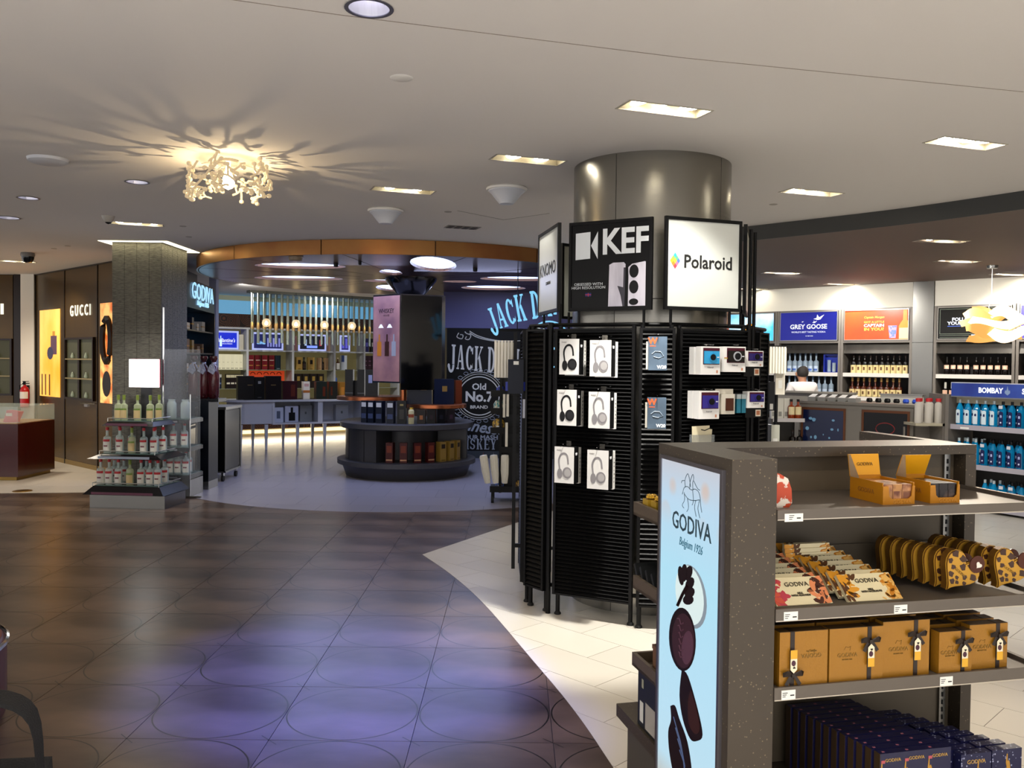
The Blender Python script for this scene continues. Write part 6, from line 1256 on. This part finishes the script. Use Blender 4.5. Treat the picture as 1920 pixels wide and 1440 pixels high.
tbox(.26, .28, .42, '#141012', 'black presentation box at the left end of the white table', dec=((.6, .9, .60, .63, '#8a7440'),)); tbox(.55, .17, .40, '#0c0c0e', 'narrow black presentation box with a silver emblem', dec=((.35, .65, .70, .82, '#a9a9a9'), (.3, .7, .08, .1, '#6a6a6a'))); tbox(.74, .28, .42, '#171012', 'black presentation box with a gold line, right of the narrow one', dec=((.35, .65, .60, .63, '#8a7440'),))
tbox(1.05, .26, .33, '#38101a', 'dark red presentation box in the middle of the white table', dec=((.55, .85, .15, .8, '#5c2218'),)); tbox(1.42, .12, .32, '#e6dfd6', 'white carton with an orange band on the white table', dec=((0, 1, .36, .5, '#b06a30'), (.15, .85, .72, .88, '#c9a0a0')), d=.12)
tbox(1.66, .20, .32, '#1c2420', 'dark green box with picture of a bottle', dec=((.6, .85, .15, .7, '#5a2412'),)); tbox(1.90, .16, .32, '#24231f', 'dark grey box right of the dark green box', dec=((.2, .4, .2, .7, '#5a2412'),)); tbox(2.10, .10, .31, '#9a6a20', 'amber box with a bottle picture next to the copper shelf', dec=((.3, .9, .1, .7, '#c9842e'),)); tbox(2.24, .18, .31, '#b8782c', 'larger amber box half behind the copper shelf', dec=((.2, .8, .1, .7, '#6a2c10'),))
tbox(.90, .16, .27, '#c9cfe0', 'small white framed picture box inside the table, left', z=.487, dec=((.25, .65, .25, .75, '#5a6478'),)); tbox(1.09, .24, .29, '#c3c8da', 'white box with a black bottle silhouette inside the table', z=.487, dec=((.28, .76, .08, .60, '#0d0e12'), (.42, .60, .60, .92, '#0d0e12')))
tbox(1.95-.55, .22, .29, '#8f9190', 'grey box inside the table behind the bright divider', z=.487, y=.3, dec=((.4, .55, .45, .6, '#5a5c5a'),)); tbox(2.06, .24, .30, '#98999c', 'grey box inside the table near the round pedestal', z=.487, y=.25, dec=((.4, .55, .45, .6, '#5a5c5a'),))
# ================================================================ ROUND PEDESTAL UNDER THE CANOPY
PX, PY_ = -1.5, 12.4
PGm = stipple_mat('terrazzo_grey', '#3c3b3e', '#6a686c', 60, .12, .4); PGb = mat('pedestal_grey', '#3d3c3f', .4, .3)
t = T('round_pedestal', FR(PX, PY_, 0), 'round grey pedestal display with two copper trays and a lit screen column', 'display stand')
B().lathe([(.86, 0), (.92, .165)], 48).out('plinth', PGb, t, smooth=True); B().lathe([(.93, .165), (.985, .175), (.985, .235), (.93, .24)], 48).out('lower_ledge', PGm, t, smooth=True); B().lathe([(0, .2405), (.93, .2405)], 40).out('niche_floor', PGb, t)
a0, a1 = radians(-112), radians(-8)
B().lathe([(.87, .241), (.87, .675)], 32, a0=a1, a1=a0+2*pi).out('drum_wall', PGb, t, smooth=True); B().lathe([(.45, .241), (.45, .675)], 20).out('drum_core', PGb, t, smooth=True)
for a in (a0, a1): 
    b = B(); b.m = Matrix.Rotation(a, 4, 'Z'); b.box(.45, .87, -.008, .008, .241, .675); b.out('niche_cheek', PGb, t)
for a in (-125, -150, -178): b = B(); b.m = Matrix.Rotation(radians(a), 4, 'Z'); b.box(.869, .8715, -.003, .003, .25, .67); b.out('seam', BLACK, t)
B().lathe([(0, .676), (.92, .676), (.95, .69), (.95, .755), (.92, .768), (0, .768)], 48).out('top_slab', PGm, t, smooth=True)
CT = mat('copper_tray', '#b56a45', .28, .9)
B().lathe([(0, 1.05), (.50, 1.05), (.51, 1.055), (.51, 1.10), (.50, 1.105), (0, 1.105)], 36, -.52, .12).out('copper_tray', CT, t, smooth=True); B().lathe([(0, .965), (.43, .965), (.44, .97), (.44, 1.015), (.43, 1.02), (0, 1.02)], 36, .42, -.22).out('copper_tray', CT, t, smooth=True)
B().cyl(-.02, -.30, .768, 1.35, .045, 14).cyl(-.52, .12, .768, 1.05, .03, 10).cyl(.42, -.22, .768, .965, .03, 10).out('copper_post', CT, t, smooth=True)
sc = [(-.46, -.25), (-.03, -.62), (.52, -.40), (.56, -.34), (.15, .2), (-.35, .1)]
s = B().pz(sc, 1.31, 2.53).out('screen_column', mat('column_mirror', '#4a484c', .12, .9), t)
def facepanel(p, q, name, m, off=.004, z0=1.33, z1=2.51, x0=.01, x1=None):
    L = hypot(q[0]-p[0], q[1]-p[1]); an = atan2(q[1]-p[1], q[0]-p[0]); o = O(name, B().box(x0, (x1 or L-.01), -off, 0, z0, z1).mesh(name, m), s, Matrix.Translation((p[0], p[1], 0)) @ Matrix.Rotation(an, 4, 'Z')); return o, L
PK = mat('whisky_poster', '#6a4a55', .3, emit=.12, noise=('#9a706c', 2.2, .35, .65)); o, L = facepanel(sc[0], sc[1], 'whisky_poster', PK)
txt('WHISKEY', .088, flat('#2a1820'), o, L*.5, -.005, 2.30, sx=.85, bold=.001); txt('HOUSE', .04, flat('#3a2830'), o, L*.5, -.005, 2.24)
for x, c in ((.10, '#c07a24'), (.26, '#3a1c14'), (.40, '#9aa0b8')): B().box(x, x+.085, -.007, -.004, 1.68, 1.88).box(x+.03, x+.055, -.007, -.004, 1.88, 1.98).out('bottle_picture', mat('pr_w'+c, c, .3, emit=.25), o)
for x in (.12, .3): B().py([(x, 2.07), (x+.11, 2.07), (x+.07, 2.12), (x+.04, 2.12)], -.006, -.004).out('lamp_picture', mat('pr_lp', '#d8dcf0', .3, emit=.7), o)
facepanel(sc[1], sc[2], 'black_screen', mat('screen_black', '#040405', .08), z0=1.22, off=.02)
B().lathe([(.17, 2.53), (.20, 2.56), (.36, 2.75), (.37, 2.784)], 28).out('flared_collar', mat('collar_steel', '#46464a', .15, .95), t, smooth=True, loc=(.05, -.1, 0))
def pedbox(x, y, z, w_, h_, col, label, dec=(), ang=0, d=.10, grp='cartons on the round pedestal', name='whisky_carton', rough=.3):
    r = O(name, B().box(-w_/2, w_/2, 0, d, 0, h_).mesh(name, flat(col, rough)), None, FR(PX+x, PY_+y, z, ang), label, 'carton', grp)
    for x0, x1, z0, z1, c in dec: bx('print', flat(c, .35), r, w_*(x0-.5), w_*(x1-.5), -.002, 0, h_*z0, h_*z1)
pedbox(-.84, .0, 1.106, .115, .38, '#0a0a0c', 'tall black carton at the left end of the left copper tray', ((0, 1, .1, .12, '#5a5a5a'),)); pedbox(-.66, -.05, 1.106, .10, .38, '#0a0a0c', 'tall black carton second from the left on the left copper tray', ((0, 1, .1, .12, '#5a5a5a'),)); pedbox(-.50, -.10, 1.106, .18, .38, '#0c0d12', 'black carton with a pale label on the left copper tray', ((.25, .55, .5, .8, '#8f98c0'),)); pedbox(-.75, .12, 1.106, .16, .22, '#141416', 'low black box behind the two tall cartons', ())
pedbox(.22, -.45, 1.021, .34, .35, '#0f1830', 'wide navy box on the right copper tray', ((.55, .8, .55, .75, '#8a6a34'),), ang=4); pedbox(.56, -.42, 1.021, .28, .35, '#0f1830', 'second navy box on the right copper tray', ((.4, .65, .5, .72, '#8a6a34'),), ang=18); pedbox(.75, -.22, 1.021, .10, .33, '#6a2c14', 'orange-brown carton at the right end of the right copper tray', (), ang=30)
for i, (x, a) in enumerate(((-.52, -30), (-.42, -26), (-.30, -20), (-.14, -10))): pedbox(x, -.62-.05*i, .769, .095, .30, '#0d1526', 'blue-black carton with a white top label on the pedestal slab, %s from the left' % ORD[i], ((.1, .9, .72, .92, '#c3c6cc'), (.1, .9, .2, .42, '#3a4668')), ang=a, grp='white-topped cartons')
pedbox(.02, -.80, .769, .12, .31, '#0a0c10', 'black carton with gold emblem in the middle of the pedestal slab', ((.3, .7, .78, .86, '#8a7a44'), (.25, .75, .2, .62, '#3c3a34')))
K_GO = bottle(.22, .04, .022, .12, mat('glass_gold', '#d9cfa0', .1, alpha=.7), flat('#8a3a20'), flat('#c8a23a', .3, .5), (.4, .6), .28); place(K_GO, 'gold_capped_bottle', FR(PX+.15, PY_-.80, .769), 'clear bottle with a gold cap in front of the right copper tray', 'bottle')
for i in range(4): pedbox(.28+.13*i, -.76+.07*i, .769, .11, .19, ('#1c1210', '#120e12', '#0c0c12', '#18121c')[i], 'low dark carton under the right copper tray, %s from the left' % ORD[i], ((.3, .7, .3, .6, ('#a05a24', '#2a1c24', '#1c1c28', '#3a2838')[i]),), ang=8*i)
for i in range(4): a = radians(-112+12+i*13.5); pedbox(.82*cos(a), .82*sin(a), .242, .098, .27, '#4a1414', 'maroon carton in the pedestal niche, %s from the left' % ORD[i], ((.15, .85, .5, .85, '#7c3420'), (.05, .95, .10, .17, '#c8926a')), ang=math.degrees(a)+90, grp='maroon cartons in the niche')
for i in range(3): a = radians(-46+i*12); pedbox(.82*cos(a), .82*sin(a), .242, .105, .27, '#9a7a34', 'gold carton in the pedestal niche, %s from the left' % ORD[i], ((.2, .8, .66, .88, '#2a2018'), (.2, .8, .05, .1, '#6a5424')), ang=math.degrees(a)+90, grp='gold cartons in the niche')
for i in range(2): a = radians(-9.5-(-i*0)+0) if False else radians(-12+i*1.0); 
# ================================================================ THE BLACK WALL WITH WHITE LETTERING
JW = FR(-1.1, 14.5, 0)
JM = mat('jd_black', '#060607', .4, spec=.25); JL = mat('jd_cream', '#e3dfd2', .5); JS = mat('jd_script', '#9aa0a8', .5)
bxm('wall_back', mat('purple_band', '#5f5c86', .5), JW, -.06, 3.4, .0, .3, 2.18, 2.95, kind='structure')
t = T('whiskey_wall', JW, 'tall black wall lettered JACK DANIEL\'S Old No.7 in cream', 'sign')
bx('wall_board', JM, t, 0, 3.2, .0, .30, .12, 2.175); bx('wall_plinth', flat('#3a4044', .4), t, 0, 3.25, -.05, .30, 0, .12); bx('side_glow', mat('ochre_reveal', '#5a4a20', .5), t, -.05, 0, .0, .3, .12, 2.175)
def glyph(c):      # serif letters, box height 1
    sr = lambda x, w_: [(x-.05, 0), (x+w_+.05, 0), (x+w_+.05, .06), (x+w_, .09), (x+w_, .91), (x+w_+.05, .94), (x+w_+.05, 1), (x-.05, 1), (x-.05, .94), (x, .91), (x, .09), (x-.05, .06)]
    def arc(cx, cz, rx, rz, tx, tz, d0, d1): return ell(cx, cz, rx, rz, 14, d0, d1)+ell(cx, cz, rx-tx, rz-tz, 14, d1, d0)
    G_ = {'J': ([[(.28, .18), (.44, .18), (.44, .91), (.50, .94), (.50, 1), (.20, 1), (.20, .94), (.28, .91)], arc(.20, .12, .24, .30, .15, .12, 175, 370), ell(.02, .10, .085, .10, 12)], .56),
          'A': ([[(.20, 1), (.34, 1), (.52, .06), (.56, .06), (.56, 0), (.30, 0), (.30, .06), (.36, .06), (.24, .80)], [(.20, 1), (.26, 1), (.11, .06), (.16, .06), (.16, 0), (-.02, 0), (-.02, .06), (.04, .06)], [(.12, .30), (.36, .30), (.35, .37), (.13, .37)]], .60),
          'C': ([arc(.26, .5, .26, .5, .15, .09, 40, 320), [(.44, .66), (.50, .66), (.50, .96), (.46, .92), (.40, .86)], [(.40, .14), (.46, .20), (.49, .30), (.49, .12), (.44, .06)]], .56),
          'K': ([sr(.05, .15), [(.20, .44), (.44, .94), (.38, .94), (.38, 1), (.58, 1), (.58, .94), (.52, .94), (.30, .54)], [(.26, .56), (.38, .62), (.56, .06), (.60, .06), (.60, 0), (.36, 0), (.36, .06), (.40, .06)]], .64),
          'D': ([sr(.05, .15), arc(.20, .5, .32, .5, .15, .08, -90, 90)], .58), 'N': ([sr(.05, .07), sr(.42, .07), [(.05, 1), (.20, 1), (.49, 0), (.36, 0)]], .56), 'I': ([sr(.05, .15)], .28),
          'E': ([sr(.05, .15), [(.2, .92), (.46, .92), (.46, .74), (.50, .74), (.50, 1), (.2, 1)], [(.2, .46), (.40, .46), (.40, .54), (.2, .54)], [(.2, 0), (.50, 0), (.50, .26), (.46, .26), (.46, .08), (.2, .08)]], .56),
          'L': ([sr(.05, .15), [(.2, 0), (.48, 0), (.48, .28), (.44, .28), (.44, .08), (.2, .08)]], .54), "'": ([[(.05, 1), (.17, 1), (.12, .72), (.06, .72)]], .22),
          'S': ([arc(.24, .73, .22, .27, .12, .09, 10, 270), arc(.24, .27, .24, .27, .13, .09, -170, 90), [(.42, .70), (.47, .70), (.47, .98), (.43, .92)], [(.0, .02), (.04, .08), (.05, .30), (.0, .30)]], .54),
          'H': ([sr(.05, .15), sr(.42, .15), [(.2, .46), (.42, .46), (.42, .54), (.2, .54)]], .66), 'W': ([[(-.02, 1), (.22, 1), (.22, .94), (.17, .94), (.28, .3), (.38, .94), (.46, .94), (.30, 0), (.22, 0), (.04, .94), (-.02, .94)], [(.32, 1), (.52, 1), (.52, .94), (.47, .94), (.56, .3), (.66, .94), (.60, .94), (.60, 1), (.78, 1), (.78, .94), (.72, .94), (.58, 0), (.50, 0), (.36, .94), (.32, .94)]], .80),
          'Y': ([[(-.02, 1), (.24, 1), (.24, .94), (.18, .94), (.28, .58), (.40, .94), (.34, .94), (.34, 1), (.52, 1), (.52, .94), (.46, .94), (.33, .44), (.33, .09), (.40, .06), (.40, 0), (.12, 0), (.12, .06), (.18, .09), (.18, .44), (.04, .94), (-.02, .94)]], .56)}
    return G_[c]
def serif(s, x, h, m, parent, y, zf, sx=1.0, th=.004, name='letter', slant=0, gap=0):
    for c in s:
        if c == ' ': x += .25*h*sx; continue
        P, w_ = glyph(c); b = B()
        z0, hh, sh, rot = zf(x)
        for k, q in enumerate(P):
            R_ = [(x+px*hh*sx+pz*hh*slant, z0+pz*hh+(px*hh*sx)*rot) for px, pz in q]; b.py(R_, y-th-.0004*k, y-.0002)
        b.out(name, m, parent); x += (w_+gap)*hh*sx
serif("JACK DANIEL'S", .03, .40, JL, t, 0, lambda x: (1.51-.10*x+ .14*min(max(x-.15, 0), .12)*0, .40+.04*x, 0, -.08), sx=.56, gap=.06, slant=.02)
b = B()
for P in ([(.20, 2.10), (.17, 2.03), (.25, 2.0), (.27, 2.06), (.22, 2.07)], [(.33, 2.04), (.31, 2.0), (.37, 1.99), (.40, 2.06), (.33, 2.09), (.30, 2.12)], [(.38, 2.13), (.50, 2.06), (.70, 2.0), (.95, 1.97), (1.3, 1.98)], [(.38, 2.10), (.50, 2.03), (.70, 1.98), (.95, 1.955)]):
    b.tube([(x, -.004, z) for x, z in smooth(P, 4)], .008, 4)
b.out('scroll_line', JL, t)
cx, cz = .55, 1.045; ring1 = ell(cx, cz, .355, .33, 44)
def ringm(rx, rz, wd): return B().py(ell(cx, cz, rx, rz, 44, 0, 359.9)+ell(cx, cz, rx-wd, rz-wd, 44, 359.9, 0), -.004, 0)
ringm(.345, .33, .016).out('oval_ring', JL, t); ringm(.385, .372, .009).out('oval_ring', JL, t); ringm(.415, .402, .006).out('oval_ring', JL, t)
b = B()
for a in range(0, 360, 15):
    if 60 < a < 110 and False: continue
    q = radians(a); ox, oz = cx+.45*cos(q), cz+.43*sin(q); b.tube([(ox+.038*cos(k*pi/4), -.004, oz+.026*sin(k*pi/4)) for k in range(8)], .005, 4, closed=True)
for a0_ in (-50, -20, 150, 200): b.tube([(cx+(.50+.02*sin(k))*cos(radians(a0_+k*7)), -.004, cz+.47*sin(radians(a0_+k*7))) for k in range(6)], .006, 4)
b.out('filigree', JS, t)
txt('Old', .15, JL, t, cx, -.002, cz+.15, bold=.004, sx=1.05, ex=.002); txt('No.7', .23, JL, t, cx, -.002, cz-.02, bold=.008, sx=1.0, ex=.002); txt('BRAND', .075, JL, t, cx, -.002, cz-.19, bold=.002, sx=1.2, ex=.002)
txt('Tennessee', .27, JS, t, .56, -.002, .52, bold=.006, sx=.95, shear=.35, ex=.002, rot=Matrix.Rotation(radians(8), 4, 'Y')); txt('SOUR MASH', .10, JS, t, .56, -.002, .345, bold=.003, sx=1.15, ex=.002)
serif('WHISKEY', -.0+.06, .2, JS, t, 0, lambda x: (.145, .17, 0, 0), sx=1.0, gap=.10)
# hanging illuminated sign
HS = FR(-.24, 10.9, 0); BLJ = mat('neon_blue', '#9fdcf4', .4, emit=.62, ecol='#7cc8f0')
t = T('hanging_letter_sign', HS, 'hanging light-blue illuminated letters JACK DANIEL\'S rising in an arc', 'illuminated sign')
x = -.01; first = True
for i, c in enumerate("JACKDANIEL'S"):
    P, w_ = glyph(c); hgt = .30+.012*min(i, 8); sx = .60; M0 = Matrix.Translation((x, 0, 1.985+.052*i-.0022*i*i)) @ Matrix.Rotation(radians(-(20-3.2*i)), 4, 'Y'); b = B(); b.m = M0
    for k, q in enumerate(P): b.py([(px*hgt*sx, pz*hgt) for px, pz in q], -.04-.0004*k, 0)
    b.out('letter', BLJ, t); x += (w_+.03)*hgt*sx*(.93 if i < 3 else 1)+(.05 if c == 'K' else 0)
rc = (.70, 1.84)
B().py(ell(rc[0], rc[1], .28, .30, 40, 0, 359.9)+ell(rc[0], rc[1], .262, .282, 40, 359.9, 0), -.03, 0).out('ring_sign', BLJ, t); txt('OLD', .12, mat('neon_pale', '#dff2f8', .4, emit=.8), t, rc[0]-.06, -.02, rc[1]+.16, bold=.004, ex=.01); txt('No.7', .20, BLJ, t, rc[0]-.02, -.02, rc[1], bold=.004, ex=.01)
B().box(-.0, 1.6, .002, .02, 2.0, 2.03).out('back_rail', BLACK, t)
for xx in (.3, 1.3): B().cyl(xx, .03, 2.0, 2.949, .006, 6).out('hanging_rod', BLACK, t)
# ================================================================ ROLLING RACK LEFT OF THE KIOSK
t = T('rolling_rack', FR(-.24, 9.85, 0), 'black rolling rack of small goods behind the left side of the kiosk', 'rack')
B().box(.12, .60, .20, .24, .12, 1.55).out('perforated_back', mat('rack_black', '#101012', .4), t); 
for z in (.13, .58, .80, 1.02, 1.22): s = bx('rack_shelf', BLACK, t, .0 if z < .2 or z > .75 else .12, .62, -.05, .40, z, z+.03); bx('shelf_rim', BLACK, s, .0 if z < .2 or z > .75 else .12, .62, -.06, -.05, z, z+.07)
bx('upright', BLACK, t, .10, .13, -.02, .22, .12, 1.6); bx('upright', BLACK, t, .59, .62, -.02, .22, .12, 1.6)
for x in (.03, .58):
    for y in (0, .36):
        c = B().box(x-.015, x+.015, y-.02, y+.02, .08, .13).out('castor', BLACK, t); b = B(); b.m = Matrix.Translation((x, y, .042)) @ Matrix.Rotation(pi/2, 4, 'Y'); b.cyl(0, 0, -.016, .016, .042, 14); b.out('wheel', RUBBER, c, smooth=True)
b = B()
for i in range(6):
    for j in range(6): b.box(.40+.022*i, .410+.022*i, .198, .200, .34+.022*j, .35+.022*j)
b.out('perforation', flat('#8a8a8a'), t, kind='stuff')
PFm = mat('pleated_white', '#d6d2c6', .6)
for i, (x, tl) in enumerate(((-.02, -10), (.07, -5), (.17, 0))):
    M = FR(-.24+x, 9.75, .24) @ Matrix.Rotation(radians(tl), 4, 'Y'); r = O('folded_umbrella', B().lathe([(.030, 0), (.042, .10), (.045, .28), (.040, .32), (.01, .325)], 10).mesh('folded_umbrella', PFm), None, M, 'folded white pleated roll hanging on the rolling rack, %s from the left' % ORD[i], 'umbrella', 'folded white rolls')
    for k in range(5): a = radians(200+28*k); B().tube([(.035*cos(a), .035*sin(a), .01), (.047*cos(a), .047*sin(a), .15), (.045*cos(a), .045*sin(a), .31)], .003, 4).out('pleat', PFm, r)
    B().tube([(0, 0, .32), (0, .15, .335)], .004, 5).out('hook', CHROME, r)
for i, (x, z, c, l) in enumerate(((.01, .84, '#c9a23c', 'clear jar filled with gold pieces on the rolling rack'), (.02, 1.05, '#3a8a8c', 'clear bag with teal and cream contents on the rolling rack'), (.03, .165, '#2f6fd0', 'blue lump on the lowest rack shelf'), (.30, .165, '#b08a3c', 'golden bag on the lowest rack shelf'), (.03, 1.25, '#2a4ab8', 'blue packet on the top rack shelf'))):
    r = O('goods_jar', B().lathe([(.05, 0), (.085, .02), (.09, .09), (.06, .14), (.03, .15)], 12).mesh('goods_jar', mat('jarmix'+c, c, .3, noise=('#4a3a2c' if i != 1 else '#d8d0b0', 30, .42, .58)), True), None, FR(-.16+x if x < .2 else .10, 9.93, z+.005, 0, .8 if i < 2 else .55), l, 'jar', None)
    bx('paper_label', TAG, r, -.03, .03, -.095, -.090, .03, .05)
for i, (x, z0, z1) in enumerate(((.14, .99, 1.25), (.18, 1.0, 1.25), (.17, .66, .93))):
    r = O('white_sleeve', B().box(0, .028, 0, .05, 0, z1-z0).mesh('white_sleeve', PFm), None, FR(-.24+x, 9.70, z0), ('left upper', 'right upper', 'lower')[i]+' long white sleeve hanging in front of the rolling rack', 'sleeve', 'long white sleeves'); B().tube([(.014, .05, z1-z0-.01), (.014, .16, z1-z0)], .004, 5).out('hook', CHROME, r)
# bag and red counter edge in the lower left corner
t = T('black_bag', FR(-1.26, 2.10, 0, 15, 1.12), 'black fabric bag with a wide carrying strap at the bottom left corner', 'bag')
FB_ = mat('bag_fabric', '#0c0c0e', .85, bump=(220, .5))
B().add([(-.25, -.12, .0), (.11, -.12, .0), (.11, .12, .0), (-.25, .12, .0), (-.27, -.10, .52), (.10, -.10, .50), (.09, .10, .50), (-.27, .10, .52)], [(0, 3, 2, 1), (4, 5, 6, 7), (0, 1, 5, 4), (1, 2, 6, 5), (2, 3, 7, 6), (3, 0, 4, 7)]).out('bag_body', FB_, t)
P = smooth([(-.22, -.06, ), (-.20, .0)], 2); b = B(); V = []; Fc = []
pth = [(-.24, .50), (-.22, .60), (-.12, .69), (.0, .69), (.075, .64), (.09, .50)]
pth = smooth(pth, 4)
for i, (x, z) in enumerate(pth): V += [(x, -.035, z), (x, .035, z), (x, .035, z-.010), (x, -.035, z-.010)]
for i in range(len(pth)-1):
    a, c = i*4, i*4+4
    for k in range(4): Fc.append((a+k, a+(k+1) % 4, c+(k+1) % 4, c+k))
b.add(V, Fc+[(0, 3, 2, 1), tuple(len(V)-4+k for k in range(4))]).out('carry_strap', FB_, t, smooth=True)
bx('pale_lining', flat('#8a857c', .7), t, -.20, -.05, -.05, .05, .5, .515)
t = T('round_red_counter', FR(-2.71, 3.6, 0), 'rounded dark red counter with a bright metal edge at the left edge', 'counter')
B().lathe([(.50, 0), (.52, .04), (.52, .34), (.50, .36)], 40).out('counter_body', mat('dusty_red', '#5a2f2f', .4), t, smooth=True); B().lathe([(.52, .335), (.53, .34), (.53, .355), (.52, .36)], 40, cap=False).out('metal_edge', CHROME, t, smooth=True); B().lathe([(0, .361), (.50, .361)], 40).out('counter_top', mat('dusty_top', '#6b3a3a', .35), t)
